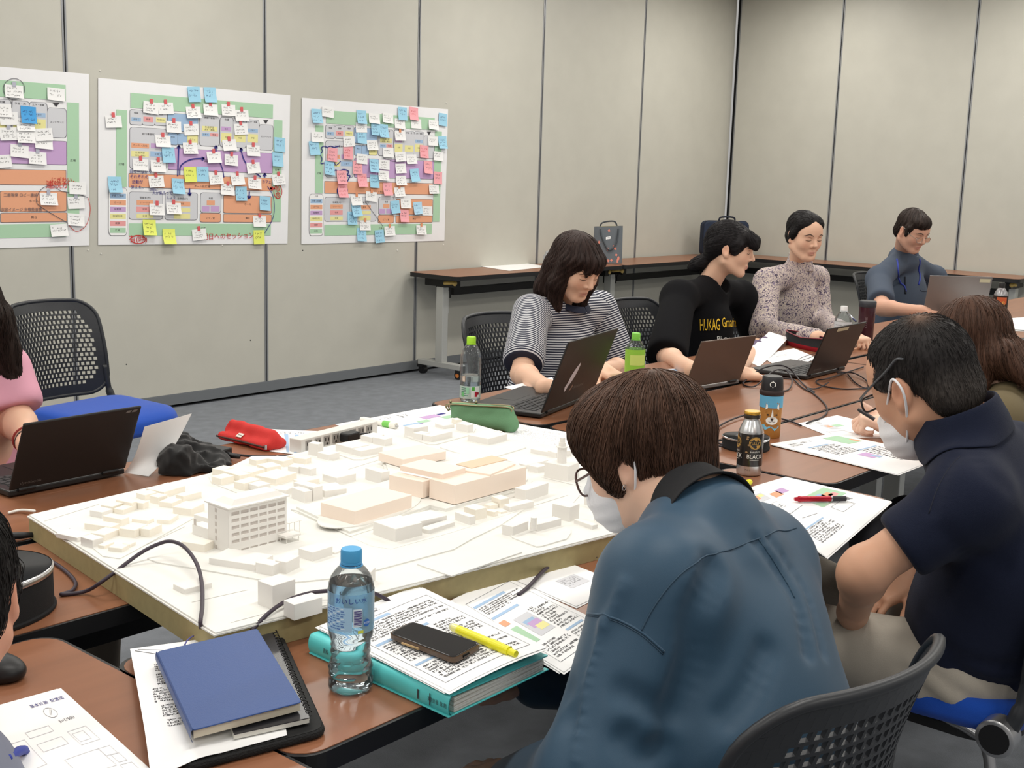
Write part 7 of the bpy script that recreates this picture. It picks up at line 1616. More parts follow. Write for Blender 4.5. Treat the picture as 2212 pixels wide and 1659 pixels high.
p5.arm(SL, EL, WL, (.048, .042, .043, .03)); p5.arm(SR, ER, WR, (.048, .042, .043, .03)); p5.hand(WL, WL - EL + Xr * .12, -Xr + np.array((0, 0, .5)), (30, 40, 30), th=1); p5.hand(WR, -Xr + fw * .6 - np.array((0, 0, .3)), (0, 0, 1), (30, 40, 30), th=-1)
p5.body.cap(EL - (0, 0, .0), EL + nrm(EL - SL) * .018, .036, .03, k=.03)
p5.finish(.0042); p5.face(); p5.mask(drop=.028, straps=False); p5.glasses(mat('glasses_dark', (40, 34, 36), .3), (.025, .014), .104, -.012, .0022, rnd=.6, drop=.004, temple=False)
mb = MB(); mb.tube(spline([p5.w(-.06, .098, .0), p5.w(-.08, .05, .018), p5.w(-.084, .0, .04), p5.w(-.08, -.03, .058), p5.w(-.078, -.045, .055)], 5), [.0026] * 21, 7); mb.obj('glasses_temple', mat('temple_grey', (70, 72, 76), .3), p5.t, smooth=True); mb = MB(); mb.tube(spline([p5.w(.06, .098, .0), p5.w(.08, .05, .018), p5.w(.084, .0, .04), p5.w(.08, -.04, .058)], 5), .0026, 7); mb.obj('glasses_temple', mat('temple_grey', (70, 72, 76), .3), p5.t, smooth=True)
mb = MB(); mb.tube(spline([p5.w(-.05, .07, -.06), p5.w(-.072, .02, -.005), p5.w(-.085, -.012, .025), p5.w(-.09, -.03, .005), p5.w(-.082, -.02, -.03), p5.w(-.06, .02, -.09), p5.w(-.04, .06, -.12)], 7), .0026, 7); mb.obj('mask_strap', M_MASK, p5.t, smooth=True)
M_NAVYP = mat('polo_navy', (22, 28, 48), .8, spec=.2, bump=.5, bscale=900, sheen=.05)
S5 = SDF(); torso(S5, N5, C5, PV5, Xr, (.185, .128, .17), (.18, .145, .17), (.19, .15, .13)); S5.cap(N5 - (0, 0, .03), SL, .068, .07, k=.07); S5.cap(N5 - (0, 0, .03), SR, .068, .07, k=.07)
slv = SL + (EL - SL) * .55; slr = SR + (ER - SR) * .7; S5.cap(SL, slv, .07, .072, k=.06); S5.cap(SR, slr, .08, .074, k=.03); cut(S5, slv + nrm(EL - SL) * .03, EL - SL, .085); cut(S5, slr + nrm(ER - SR) * .02, ER - SR, .085)
T5 = lambda *a: [trace(S5, a[i], a[i + 1], 1.5) for i in range(0, len(a), 2)]
folds(S5, .0022, 22, [(T5(2060, 1440, 2110, 1475, 2180, 1490), .016, .016), (T5(2040, 1400, 2090, 1430, 2190, 1440), .007, .016), (T5(2060, 985, 2030, 1040, 2010, 1100), .006, .014), (T5(2040, 1150, 2090, 1200, 2170, 1230), .005, .02), (T5(2090, 950, 2130, 1010, 2180, 1050), .005, .02)], (9, 24)); sdf_obj('polo_shirt', S5, .0062, M_NAVYP, p5.t)
ax5 = nrm(nrm(p5.w(0, -.035, -.045) - N5) + np.array((0, 0, .7))); ringcollar(p5, N5 + ax5 * .008, ax5, Xr, [(-.03, .12, .112, .012), (-.024, .114, .108, .012), (.0, .098, .094, .01), (.024, .088, .085, .006), (.044, .083, .079, .002), (.046, .078, .074, .002), (.02, .078, .075, .004)], .004, M_NAVYP, S=S5)
seam(S5, [(2074, 985), (2030, 1045), (2006, 1110)], 1.5, .0014, mat('navy_seam', (20, 24, 40), .8), p5.t, 'shoulder_seam')
def fx5(q, c):
    g = np.clip((.035 - q[:, 2]) / .06, 0, 1) * .5; c = c * (1 - g[:, None]) + np.array(lin((92, 84, 78))[:3]) * g[:, None] * .75
    b = np.exp(-(((q[:, 0] + .01) / .02) ** 2 + ((q[:, 1] + .055) / .018) ** 2)) * (q[:, 2] > .06); c = c * (1 - .5 * b[:, None]) + np.array(lin((140, 108, 88))[:3]) * .5 * b[:, None]; return c
p5.hair([('e', (0, -.021, .036), (.0775, .098, .0885)), ('e', (0, .028, .064), (.056, .05, .042)), ('e', (0, -.07, -.025), (.066, .042, .055)), ('c', [(-.068, .025, .02), (-.066, .022, -.015)], [.016, .009]), ('c', [(.068, .025, .02), (.066, .022, -.015)], [.016, .009])],
        [('e', (0, .118, -.01), (.075, .062, .075)), ('e', (-.09, -.012, -.015), (.026, .024, .036)), ('e', (.09, -.012, -.015), (.026, .024, .036)), ('b', (0, 0, -.15), (.2, .2, .06)), ('e', (-.08, .05, -.04), (.03, .06, .05)), ('e', (.08, .05, -.04), (.03, .06, .05))],
        (36, 33, 33), (.15, 30), h=.0038, strands=4200, crown=(-.02, -.055, .125), grav=.35, length=.022, steps=4, r=.0007, seed=8, tintfx=fx5, amp=.0007, freq=260, lift=.0022)
M_CHINO = mat('trousers_stone', (172, 164, 152), .85, bump=.3, bscale=700); PVt = PV5 - np.array((0, 0, .075)) + fw * .02
LS = SDF(); LS.ell(PVt, (.17, .15, .1), np.column_stack((Xr, fw, (0, 0, 1))), .05); shS = SDF()
for sg in (-1, 1):
    hp = PVt + Xr * sg * .095; kn = hp + fw * .42 + Xr * sg * .06 + np.array((0, 0, .02)); an = kn + fw * .02; an[2] = .09
    LS.cap(hp, kn, .094, .07, k=.05); LS.cap(kn, an, .068, .055, k=.04); shS.cap(np.array((*an[:2], .045)), np.array((*an[:2], .04)) + fw * .15, .042, .036, k=.03)
TL5 = lambda *a: [trace(LS, a[i], a[i + 1], 1.5) for i in range(0, len(a), 2)]
folds(LS, .0035, 17, [(TL5(1950, 1450, 2020, 1520, 2080, 1560), .012, .016), (TL5(1980, 1420, 2050, 1480, 2110, 1520), .008, .012), (TL5(1835, 1365, 1900, 1350, 1950, 1340), .006, .006)], (18, 50)); sdf_obj('trousers', LS, .008, M_CHINO, p5.t); shS.post = lambda Y, Dd: np.maximum(Dd, .003 - Y[:, 2]); sdf_obj('shoes', shS, .01, M_BLK, p5.t)
# ================================================================ brown-haired woman behind him
F, U = cdir(-128, 28); H = D(2092, 748, 3.15); p6 = Per('brown-haired woman in a khaki top behind the navy polo man, holding a black pen', (3.3, .95, 0), H, F, U)
fw = nrm(np.array((F[0], F[1], 0))); Xr = np.array((fw[1], -fw[0], 0)); N6 = D(2186, 840, 3.12); Mid = N6 - np.array((0, 0, .06)) - fw * .02; C6 = Mid - np.array((0, 0, .14)); PV6 = Mid - np.array((0, 0, .42)) - fw * .06; SL, SR = Mid - Xr * .16, Mid + Xr * .16
Wp = P(1925, 921, TZ + .034); EL = P(2045, 965, TZ + .05); hd6 = nrm(P(1868, 905, TZ + .05) - Wp); WR = SR + fw * .33 - np.array((.0, 0, .17)); ER = SR + fw * .14 - np.array((0, 0, .22))
B = p6.body; p6.tone = np.array(lin((236, 196, 174))[:3]); B.cap(p6.w(0, -.03, -.05), N6, .046, .05, k=.03); torso(B, N6, C6, PV6, Xr, (.13, .085, .13), (.12, .085, .12), (.13, .1, .09)); p6.arm(SL, EL, Wp, (.042, .036, .036, .026)); p6.arm(SR, ER, WR, (.042, .036, .034, .025))
nup = np.array((0.15, -.45, .6)); p6.hand(Wp, hd6, nup, th=1, sc=.98, spread=.02, curls=[(48, 62, 30), (68, 72, 30), (78, 78, 35), (82, 82, 40)], thumb=nrm(hd6 * .8 + np.array((.0, -.1, .5)))); p6.hand(WR, fw - Xr * .2, (0, 0, 1), (20, 25, 20), th=-1); p6.finish(.0042); p6.face()
sdK = SDF(); torso(sdK, N6, C6, PV6, Xr, (.17, .115, .16), (.16, .12, .15), (.175, .13, .12)); sdK.cap(N6 - (0, 0, .04), SL, .06, .066, k=.06); sdK.cap(N6 - (0, 0, .04), SR, .06, .066, k=.06); sdK.cap(SL, SL + (EL - SL) * .4, .066, .06, k=.03); sdK.cap(SR, SR + (ER - SR) * .6, .066, .06, k=.03); folds(sdK, .002, 31, (), (10, 26)); sdf_obj('khaki_top', sdK, .008, mat('top_khaki', (104, 92, 66), .85), p6.t)
p6.hair([('e', (0, -.02, .035), (.083, .104, .09)), ('e', (0, -.06, -.04), (.074, .05, .08)), ('e', (-.058, .0, -.05), (.03, .05, .08)), ('e', (.058, .0, -.05), (.03, .05, .08)), ('c', [(0, -.08, -.05), (0, -.11, -.13)], [.04, .02]), ('c', [(.04, -.085, -.06), (.05, -.12, -.13)], [.04, .02]), ('c', [(-.04, -.085, -.06), (-.05, -.12, -.13)], [.04, .02])], [('e', (0, .12, -.06), (.055, .07, .09))],
        (76, 52, 40), (.25, 15), h=.005, strands=2200, crown=(0, -.045, .12), grav=.6, length=.2, r=.001, seed=14, amp=.0016, freq=190)
legs(p6, PV6 - (0, 0, .02), Xr, fw, mat('trousers_dark', (40, 40, 46), .85), .36)
pen_thing('black pen held in the writing hand over the plan sheet', P(1853, 884, TZ + .085), P(1889, 906, TZ + .062), [(0, .1, .003, .0055, M_BLK, 'pen_end'), (.1, 1, .0055, .0055, mat('pen_dark', (34, 24, 30), .35), 'barrel')])
# ================================================================ far side of the table
def far_person(label, Hxy, yy, yaw, pitch, nbase, lean=.06, sw=.165, **kw):
    F, U = cdir(yaw, pitch, kw.pop('roll', 0)); H = YP(Hxy[0], Hxy[1], yy); p = Per(label, (H[0], yy + .2, 0), H, F, U, **kw)
    return p
# --- striped T-shirt woman
H1 = YP(1246, 577, 2.83); F, U = cdir(40, 26); p1 = Per('woman in a navy and white striped T-shirt with a dark brown bob, looking down', (3.42, 3.1, 0), H1, F, U)
bf = nrm(np.array((.05, -1, 0))); Xr = np.array((bf[1], -bf[0], 0)); N1 = YP(1218, 645, 2.93); Mid = YP(1214, 688, 2.95); SL = YP(1298, 672, 2.93) ; SR = YP(1146, 680, 2.93); C1 = Mid - np.array((0, -.01, .13)); PV1 = np.array((N1[0] + .0, 3.0, .54))
ER = YP(1128, 808, 2.80); WR = P(1180, 838, TZ + .03); EL = SL + np.array((.04, -.08, -.23)); WL = P(1300, 800, TZ + .06)
B = p1.body; p1.tone = np.array(lin((228, 185, 158))[:3]); B.cap(p1.w(0, -.03, -.05), N1, .045, .05, k=.03); torso(B, N1, C1, PV1, Xr, (.13, .085, .13), (.12, .085, .12), (.14, .1, .09)); p1.arm(SR, ER, WR, (.046, .04, .04, .027)); p1.arm(SL, EL, WL, (.046, .04, .038, .027)); p1.hand(WR, (.8, -.55, -.1), (0, 0, 1), (20, 25, 20), th=1); p1.hand(WL, (-.3, -.9, -.1), (0, 0, 1), (20, 25, 20), th=1); p1.finish(.0046); p1.face(brow=(70, 50, 42), browh=-.001, brow_w=.0045)
St = SDF(); torso(St, N1, C1, PV1, Xr, (.175, .125, .16), (.17, .135, .16), (.185, .145, .13)); St.cap(N1 - (0, 0, .04), SL, .062, .07, k=.06); St.cap(N1 - (0, 0, .04), SR, .062, .07, k=.06); aR = nrm(ER - SR); aL = nrm(EL - SL)
eR, eL = SR + (ER - SR) * .74, SL + (EL - SL) * .74; St.cap(N1 + (0, -.02, .0), N1 + (0, -.05, .12), .07, .07, k=.008, op='-')
folds(St, .0025, 41, (), (12, 30))
def stripe(v): return v[:, 2] + .05 * (v[:, 0] - N1[0]) * .3
def stripe_mat(name, c1, c2, per_m):
    m = mat(name, c1, .85, bump=.2, bscale=900); nt = m.node_tree; b = nt.nodes['Principled BSDF']; a = nt.nodes.new('ShaderNodeAttribute'); a.attribute_name = 'stripe'; mu = nt.nodes.new('ShaderNodeMath'); mu.operation = 'MULTIPLY'; mu.inputs[1].default_value = per_m; fr = nt.nodes.new('ShaderNodeMath'); fr.operation = 'FRACT'; gt = nt.nodes.new('ShaderNodeMath'); gt.operation = 'GREATER_THAN'; gt.inputs[1].default_value = .56; mx = nt.nodes.new('ShaderNodeMix'); mx.data_type = 'RGBA'; mx.inputs[6].default_value = lin(c1); mx.inputs[7].default_value = lin(c2)
    L = nt.links.new; L(a.outputs['Fac'], mu.inputs[0]); L(mu.outputs[0], fr.inputs[0]); L(fr.outputs[0], gt.inputs[0]); L(gt.outputs[0], mx.inputs['Factor']); L(mx.outputs[2], b.inputs['Base Color']); return m
M_STRIPE = stripe_mat('shirt_stripes', (40, 44, 62), (208, 208, 212), 108); sdf_obj('striped_shirt', St, .007, M_STRIPE, p1.t, scalar={'stripe': stripe})
for S0, a, e0, e1 in ((SR, aR, eR, .078), (SL, aL, eL, .076)):
    Sv = SDF(); Sv.cap(S0 - a * .015, e0, .071, e1, k=.02); Sv.ell(S0 + (Mid - S0) * .3 - (0, 0, .0), (.06, .06, .055), k=.05); cut(Sv, e0 + a * .03, a, .09); folds(Sv, .0025, 43, (), (14, 32)); sdf_obj('sleeve', Sv, .007, M_STRIPE, p1.t, scalar={'stripe': lambda v, S0=S0, a=a: (v - S0) @ a})
ringcollar(p1, N1 + np.array((0, -.012, .004)), nrm(np.array((0, -.35, 1))), Xr, [(.004, .074, .078, .012), (-.004, .08, .086, .013), (-.016, .09, .098, .014)], .004, mat('collar_navy', (32, 36, 54), .85))
p1.hair([('e', (0, -.02, .036), (.09, .112, .094)), ('e', (0, -.075, -.04), (.082, .05, .1)), ('c', [(.07, .012, .03), (.078, .01, -.06), (.066, .022, -.16), (.06, .035, -.2)], [.03, .032, .026, .012]), ('c', [(.05, -.05, -.02), (.07, -.05, -.12), (.075, -.05, -.19)], [.05, .04, .018]), ('c', [(-.07, .012, .03), (-.078, .01, -.06), (-.07, .015, -.17), (-.066, .02, -.2)], [.03, .032, .026, .012]), ('c', [(-.05, -.05, -.02), (-.07, -.05, -.12), (-.07, -.05, -.18)], [.05, .04, .018]), ('c', [(-.05, .058, .06), (0, .074, .06), (.05, .058, .06)], [.02, .016, .02]), ('c', [(-.03, .083, .046), (-.01, .088, .03)], [.008, .004]), ('c', [(.02, .085, .046), (.03, .086, .028)], [.008, .004])],
        [('e', (.0, .125, -.045), (.05, .06, .075))], (48, 34, 30), (.3, 15), h=.0048, strands=1900, crown=(.01, -.03, .125), grav=.6, length=.2, r=.0011, seed=24, amp=.0018, freq=170)
legs(p1, PV1 - (0, 0, .04), Xr, bf, mat('trousers_olive', (82, 88, 62), .85), .3, tuck=.0)
# --- woman in the black T-shirt
H2 = YP(1580, 538, 2.86); F, U = cdir(72, 8); p2 = Per('woman in a black T-shirt with yellow lettering and a black ponytail, in profile', (4.7, 3.1, 0), H2, F, U)
N2 = YP(1536, 604, 2.95); Mid = YP(1522, 645, 2.96); SR, SL = YP(1466, 645, 2.9), YP(1598, 640, 2.98); C2 = Mid - np.array((0, 0, .13)); PV2 = np.array((Mid[0] - .02, 3.02, .54)); bf = nrm(np.array((.25, -1, 0))); Xr = np.array((bf[1], -bf[0], 0))
ER = YP(1440, 770, 2.72); WR = P(1500, 800, TZ + .04); EL = SL + np.array((.05, -.1, -.22)); WL = P(1588, 806, TZ + .032)
B = p2.body; p2.tone = np.array(lin((228, 185, 158))[:3]); B.cap(p2.w(0, -.025, -.05), N2, .047, .052, k=.03); torso(B, N2, C2, PV2, Xr, (.13, .085, .13), (.12, .085, .12), (.14, .1, .09)); p2.arm(SR, ER, WR, (.044, .038, .038, .027)); p2.arm(SL, EL, WL, (.044, .038, .038, .027)); p2.hand(WR, (.6, -.6, -.05), (0, 0, 1), (20, 25, 20), th=1)
hd2 = nrm(P(1655, 800, TZ + .02) - P(1600, 797, TZ + .03)); p2.hand(WL, hd2, np.array((-.15, -.25, 1)), th=-1, sc=1.05, spread=.12, curls=[(28, 34, 22), (24, 34, 24), (24, 36, 26), (26, 38, 28)]); p2.finish(.0046); p2.face(brow=(30, 26, 26), brow_w=.005)
Sb = SDF(); torso(Sb, N2, C2, PV2, Xr, (.18, .125, .16), (.18, .14, .17), (.195, .15, .14)); Sb.cap(N2 - (0, 0, .04), SL, .062, .072, k=.06); Sb.cap(N2 - (0, 0, .04), SR, .062, .072, k=.06); aR, aL = nrm(ER - SR), nrm(EL - SL); eR, eL = SR + (ER - SR) * .95, SL + (EL - SL) * .95
Sb.cap(SR, eR, .072, .086, k=.05); Sb.cap(SL, eL, .07, .08, k=.05); cut(Sb, eR + aR * .03, aR, .095); cut(Sb, eL + aL * .03, aL, .09); Sb.cap(N2 + (.02, -.02, .0), N2 + (.03, -.05, .12), .075, .075, k=.008, op='-')
folds(Sb, .003, 51, (), (10, 26)); M_TBLK = mat('tshirt_black', (15, 15, 18), .9, spec=.15, bump=.2, bscale=900); sdf_obj('black_shirt', Sb, .0075, M_TBLK, p2.t)
def shirt_word(S, s, cx, cy, sx, sy, ang, d0, m, parent, name, skew=0):
    tv, tf = TXT(s); ca, sa = math.cos(ang), math.sin(ang); vs = []
    for p in tv: x, y = p[0] * sx, p[1] * sy; vs.append((cx + x * ca + y * sa, cy + x * sa - y * ca))
    W0 = np.array([trace(S, x, y, d0) for x, y in vs]); nn = S.grad(W0); mb = MB(); mb.add(list(W0 + nn * .003 - (W0 - CAM) * .0012), tf); return mb.obj(name, m, parent)
M_YTX = mat('shirt_yellow_print', (236, 190, 40), .7)
shirt_word(Sb, 'HUKAG', 1533, 703, 12.5, 36, -.03, 4.2, M_YTX, p2.t, 'shirt_lettering'); shirt_word(Sb, 'Gmaria', 1575, 697, 11, 30, -.06, 4.2, M_YTX, p2.t, 'shirt_lettering')
shirt_word(Sb, 'Pi.～', 1562, 732, 15, 16, -.05, 4.2, mat('shirt_white_print', (226, 226, 222), .7), p2.t, 'shirt_drawing')
p2.hair([('e', (0, -.02, .036), (.084, .108, .092)), ('e', (0, -.075, -.0), (.07, .05, .065)), ('c', [(0, -.09, -.05), (0, -.125, -.085), (0, -.15, -.105), (.0, -.165, -.12)], [.02, .026, .024, .008]), ('c', [(.045, .06, .07), (.035, .092, .052), (.04, .108, .03)], [.026, .022, .014]), ('c', [(-.045, .06, .07), (-.035, .092, .052), (-.04, .104, .034)], [.024, .02, .012]), ('c', [(.062, .04, .03), (.066, .03, -.025)], [.02, .006]), ('c', [(-.062, .04, .03), (-.066, .03, -.025)], [.02, .006])],
        [('e', (0, .125, -.05), (.06, .062, .072)), ('e', (.1, -.008, -.012), (.035, .022, .03)), ('e', (-.1, -.008, -.012), (.035, .022, .03)), ('e', (0, .03, -.06), (.1, .05, .05))], (26, 23, 25), (.25, 14), h=.0048, strands=1500, length=.1, r=.001, seed=34, crown=(0, -.06, .1), flow=lambda q: np.tile(np.array((0, -1.0, -.45)), (len(q), 1)) + np.column_stack((0 * q[:, 0], 1.9 * (q[:, 1] > .05), -.6 * (q[:, 1] > .05))))
legs(p2, PV2 - (0, 0, .04), Xr, bf, mat('trousers_dark', (40, 40, 46), .85), .3)
# --- floral blouse woman
H3 = YP(1738, 509, 2.88); F, U = cdir(22, 10); p3 = Per('woman in a purple and cream floral blouse with black hair tied back, writing', (5.6, 3.1, 0), H3, F, U)
N3 = YP(1724, 570, 2.95); Mid = YP(1712, 600, 2.97); SR, SL = Mid - np.array((.15, .0, .01)), Mid + np.array((.16, 0.02, -.01)); C3 = Mid - np.array((0, 0, .14)); PV3 = np.array((Mid[0], 3.05, .54)); bf = np.array((0, -1.0, 0)); Xr = np.array((-1.0, 0, 0))
ER = YP(1650, 715, 2.82); WR = P(1768, 730, TZ + .05); EL = SL + np.array((.03, -.1, -.22)); WL = P(1838, 725, TZ + .05)
SR = YP(1657, 610, 2.93); SL = YP(1764, 602, 2.98)
B = p3.body; p3.tone = np.array(lin((228, 185, 158))[:3]); B.cap(p3.w(0, -.025, -.05), N3, .045, .048, k=.03); torso(B, N3, C3, PV3, Xr, (.12, .08, .12), (.12, .08, .12), (.13, .1, .09)); p3.arm(SR, ER, WR, (.042, .036, .034, .026)); p3.arm(SL, EL, WL, (.042, .036, .034, .026)); p3.hand(WL, (-.3, -.8, -.1), (0, 0, 1), th=-1, curls=[(45, 55, 25), (55, 60, 30), (60, 60, 30), (65, 65, 30)]); p3.hand(WR, (.6, -.5, -.1), (0, 0, 1), (20, 25, 20), th=1); p3.finish(.005); p3.face(brow=(44, 34, 32), brow_w=.004)
def floral():
    m = mat('blouse_floral', (120, 100, 120), .75); nt = m.node_tree; b = nt.nodes['Principled BSDF']; L = nt.links.new; tc = nt.nodes.new('ShaderNodeTexCoord'); n1 = nt.nodes.new('ShaderNodeTexNoise'); n1.inputs['Scale'].default_value = 78; n1.inputs['Detail'].default_value = 5; n1.inputs['Distortion'].default_value = 1.6; cr = nt.nodes.new('ShaderNodeValToRGB'); cr.color_ramp.interpolation = 'CONSTANT'; e = cr.color_ramp.elements
    L(tc.outputs['Object'], n1.inputs['Vector']); L(n1.outputs['Fac'], cr.inputs[0]); cols = [(0, (70, 60, 76)), (.42, (128, 112, 140)), (.47, (214, 200, 182)), (.515, (84, 72, 92)), (.535, (228, 214, 194)), (.575, (136, 118, 150)), (.61, (206, 188, 174)), (.66, (80, 70, 86))]
    while len(e) < len(cols): e.new(.5)
    for el, (p, c) in zip(e, cols): el.position = p; el.color = lin(c)
    L(cr.outputs[0], b.inputs['Base Color']); return m
Sf = SDF(); torso(Sf, N3, C3, PV3, Xr, (.17, .12, .16), (.165, .13, .16), (.18, .14, .13)); Sf.cap(N3 - (0, 0, .035), SL, .056, .064, k=.06); Sf.cap(N3 - (0, 0, .035), SR, .056, .064, k=.06); Sf.cap(SR, ER, .066, .064, k=.03); Sf.cap(ER, WR - nrm(WR - ER) * .03, .062, .04, k=.03); Sf.cap(SL, EL, .066, .06, k=.03); Sf.cap(EL, WL - nrm(WL - EL) * .03, .058, .04, k=.03); folds(Sf, .0035, 61, (), (12, 34)); M_FLO = floral(); sdf_obj('floral_blouse', Sf, .0085, M_FLO, p3.t)
ringcollar(p3, N3 + np.array((.004, -.006, .004)), nrm(np.array((.05, -.1, 1))), Xr, [(-.03, .082, .078, .0), (0, .066, .064, 0), (.03, .058, .058, 0), (.046, .062, .062, 0)], .004, M_FLO)
p3.hair([('e', (0, -.021, .036), (.0775, .098, .088)), ('e', (0, -.09, -.02), (.045, .04, .045)), ('e', (.026, .022, .07), (.043, .052, .037)), ('e', (-.026, .022, .07), (.043, .052, .037)), ('c', [(.056, .035, .06), (.073, .006, .012), (.07, -.02, -.03)], [.013, .01, .014]), ('c', [(-.056, .035, .06), (-.073, .006, .012), (-.07, -.02, -.03)], [.013, .01, .014])], [('e', (0, .12, -.012), (.066, .062, .096)), ('e', (0, .03, -.075), (.1, .05, .05))], (24, 21, 22), (.25, 12), h=.0048, strands=900, length=.1, r=.0009, seed=44, crown=(0, .05, .12), flow=lambda q: np.column_stack((np.sign(q[:, 0]) * .5, -.9 + 0 * q[:, 0], -.5 - 0 * q[:, 0])))
legs(p3, PV3 - (0, 0, .04), Xr, bf, mat('trousers_dark', (40, 40, 46), .85), .3)
pen_thing('white and navy pen in the hand of the woman in the floral blouse', P(1836, 684, TZ + .2) * 0 + D(1833, 679, 5.35), D(1849, 694, 5.3), [(0, .6, .0045, .0045, mat('pen_pale', (214, 220, 232), .3), 'barrel'), (.6, 1, .0047, .0045, mat('pen_navy', (40, 50, 90), .35), 'grip')])
# --- man in slate shirt
H4 = YP(1972, 499, 2.92); F, U = cdir(30, 22); p4 = Per('man in a slate blue shirt, glasses and blue lanyard, at the silver laptop', (7.0, 3.15, 0), H4, F, U, male=True, jaw=1.1, nose=1.1)
p4.tone = np.array(lin((212, 164, 140))[:3]); N4 = YP(1954, 542, 3.02); Mid = YP(1950, 580, 3.05); bf = nrm(np.array((.1, -1.0, 0))); Xr = np.array((bf[1], -bf[0], 0)); SR, SL = YP(1899, 603, 3.0), YP(2017, 600, 3.06); C4 = Mid - np.array((0, 0, .15)); PV4 = np.array((Mid[0], 3.1, .54)); ER = YP(1905, 665, 2.82); WR = P(1990, 672, TZ + .04); EL = SL + np.array((.03, -.1, -.24)); WL = P(2060, 672, TZ + .05)
B = p4.body; B.cap(p4.w(0, -.03, -.05), N4, .056, .06, k=.03); torso(B, N4, C4, PV4, Xr, (.14, .1, .13), (.14, .1, .12), (.14, .1, .09)); p4.arm(SR, ER, WR, (.05, .044, .042, .03)); p4.arm(SL, EL, WL, (.05, .044, .042, .03)); p4.hand(WR, (.7, -.5, -.1), (0, 0, 1), (20, 25, 20), th=1); p4.hand(WL, (-.2, -.9, -.1), (0, 0, 1), (20, 25, 20), th=1); p4.finish(.0054); p4.face(brow=(52, 44, 42)); p4.glasses(mat('glasses_metal', (176, 168, 160), .25, .8), (.023, .017), .099, -.006, .0011, rnd=.9, drop=.008)
Ss = SDF(); torso(Ss, N4, C4, PV4, Xr, (.195, .14, .17), (.195, .155, .17), (.2, .16, .14)); Ss.cap(N4 - (0, 0, .04), SL, .062, .068, k=.07); Ss.cap(N4 - (0, 0, .04), SR, .062, .068, k=.07); aR, aL = nrm(ER - SR), nrm(EL - SL); eR, eL = SR + (ER - SR) * .75, SL + (EL - SL) * .8; Ss.cap(SR, eR, .07, .076, k=.05); Ss.cap(SL, eL, .07, .076, k=.05); cut(Ss, eR + aR * .03, aR, .085); Ss.cap(N4 - (0, 0, .04), N4 + (0, -.01, -.01), .085, .064, k=.04); Ss.cap(N4 + (.0, -.03, .015), N4 + (.02, -.06, .12), .062, .07, k=.008, op='-'); Ss.cap(N4 + (.012, -.135, -.06), N4 + (.012, -.09, .03), .012, .05, k=.01, op='-')
folds(Ss, .003, 71, (), (10, 26)); sdf_obj('slate_shirt', Ss, .0085, mat('shirt_slate', (66, 76, 92), .85, bump=.2, bscale=900), p4.t)
M_LAN = mat('lanyard_blue', (44, 60, 150), .6)
for pts in ([(1937, 560), (1940, 590), (1950, 615), (1957, 630)], [(1986, 560), (1986, 590), (1984, 615)]): seam(Ss, pts, 6.2, .0055, M_LAN, p4.t, 'lanyard', .002)
seam(Ss, [(1955, 598), (1956, 635)], 6.2, .006, mat('placket_dark', (34, 38, 50), .8), p4.t, 'placket', .001)
seam(Ss, [(1988, 627), (2000, 629), (2012, 628)], 6.2, .003, mat('pocket_edge', (52, 60, 76), .8), p4.t, 'pocket_edge', .001)
p4.hair([('e', (0, -.02, .04), (.08, .102, .09)), ('e', (.012, .05, .075), (.062, .05, .042)), ('e', (0, -.07, -.02), (.07, .045, .06)), ('c', [(.07, .028, .03), (.07, .022, -.015)], [.014, .009]), ('c', [(-.07, .028, .03), (-.07, .022, -.015)], [.014, .009])], [('e', (0, .13, -.02), (.07, .062, .08)), ('e', (.092, -.012, -.014), (.025, .022, .032)), ('e', (-.092, -.012, -.014), (.025, .022, .032)), ('b', (0, 0, -.15), (.2, .2, .06))], (48, 38, 34), (.3, 14), h=.005, strands=900, length=.07, r=.001, seed=54, crown=(-.03, -.04, .125), grav=.3)
legs(p4, PV4 - (0, 0, .04), Xr, bf, mat('trousers_dark', (40, 40, 46), .85), .3)
# ================================================================ pink T-shirt woman at the left edge
H8 = YP(-75, 690, 3.0); F, U = cdir(25, 28); p8 = Per('woman in a pink T-shirt with long dark hair, cut off by the left picture edge', (1.15, 3.2, 0), H8, F, U)
bf = nrm(np.array((.15, -1, 0))); Xr = np.array((bf[1], -bf[0], 0)); N8 = YP(-85, 775, 3.06); SL, SR = YP(2, 800, 3.05), YP(-170, 800, 3.05); Mid = (SL + SR) / 2 - (0, 0, .01); C8 = Mid - np.array((0, 0, .14)); PV8 = np.array((Mid[0], 3.12, .54)); EL = YP(36, 905, 2.98); WL = YP(66, 962, 2.80); ER = SR + np.array((-.03, -.08, -.22)); WR = ER + np.array((.12, -.25, -.02))
B = p8.body; p8.tone = np.array(lin((228, 185, 158))[:3]); B.cap(p8.w(0, -.03, -.05), N8, .045, .048, k=.03); torso(B, N8, C8, PV8, Xr, (.12, .08, .12), (.12, .08, .12), (.13, .1, .09)); p8.arm(SL, EL, WL, (.042, .037, .037, .026)); p8.arm(SR, ER, WR, (.042, .037, .037, .026)); p8.hand(WL, (.1, -.9, -.15), (0, 0, 1), (20, 25, 20), th=1); p8.hand(WR, (.1, -.9, -.15), (0, 0, 1), (20, 25, 20), th=-1); p8.finish(.005); p8.face()
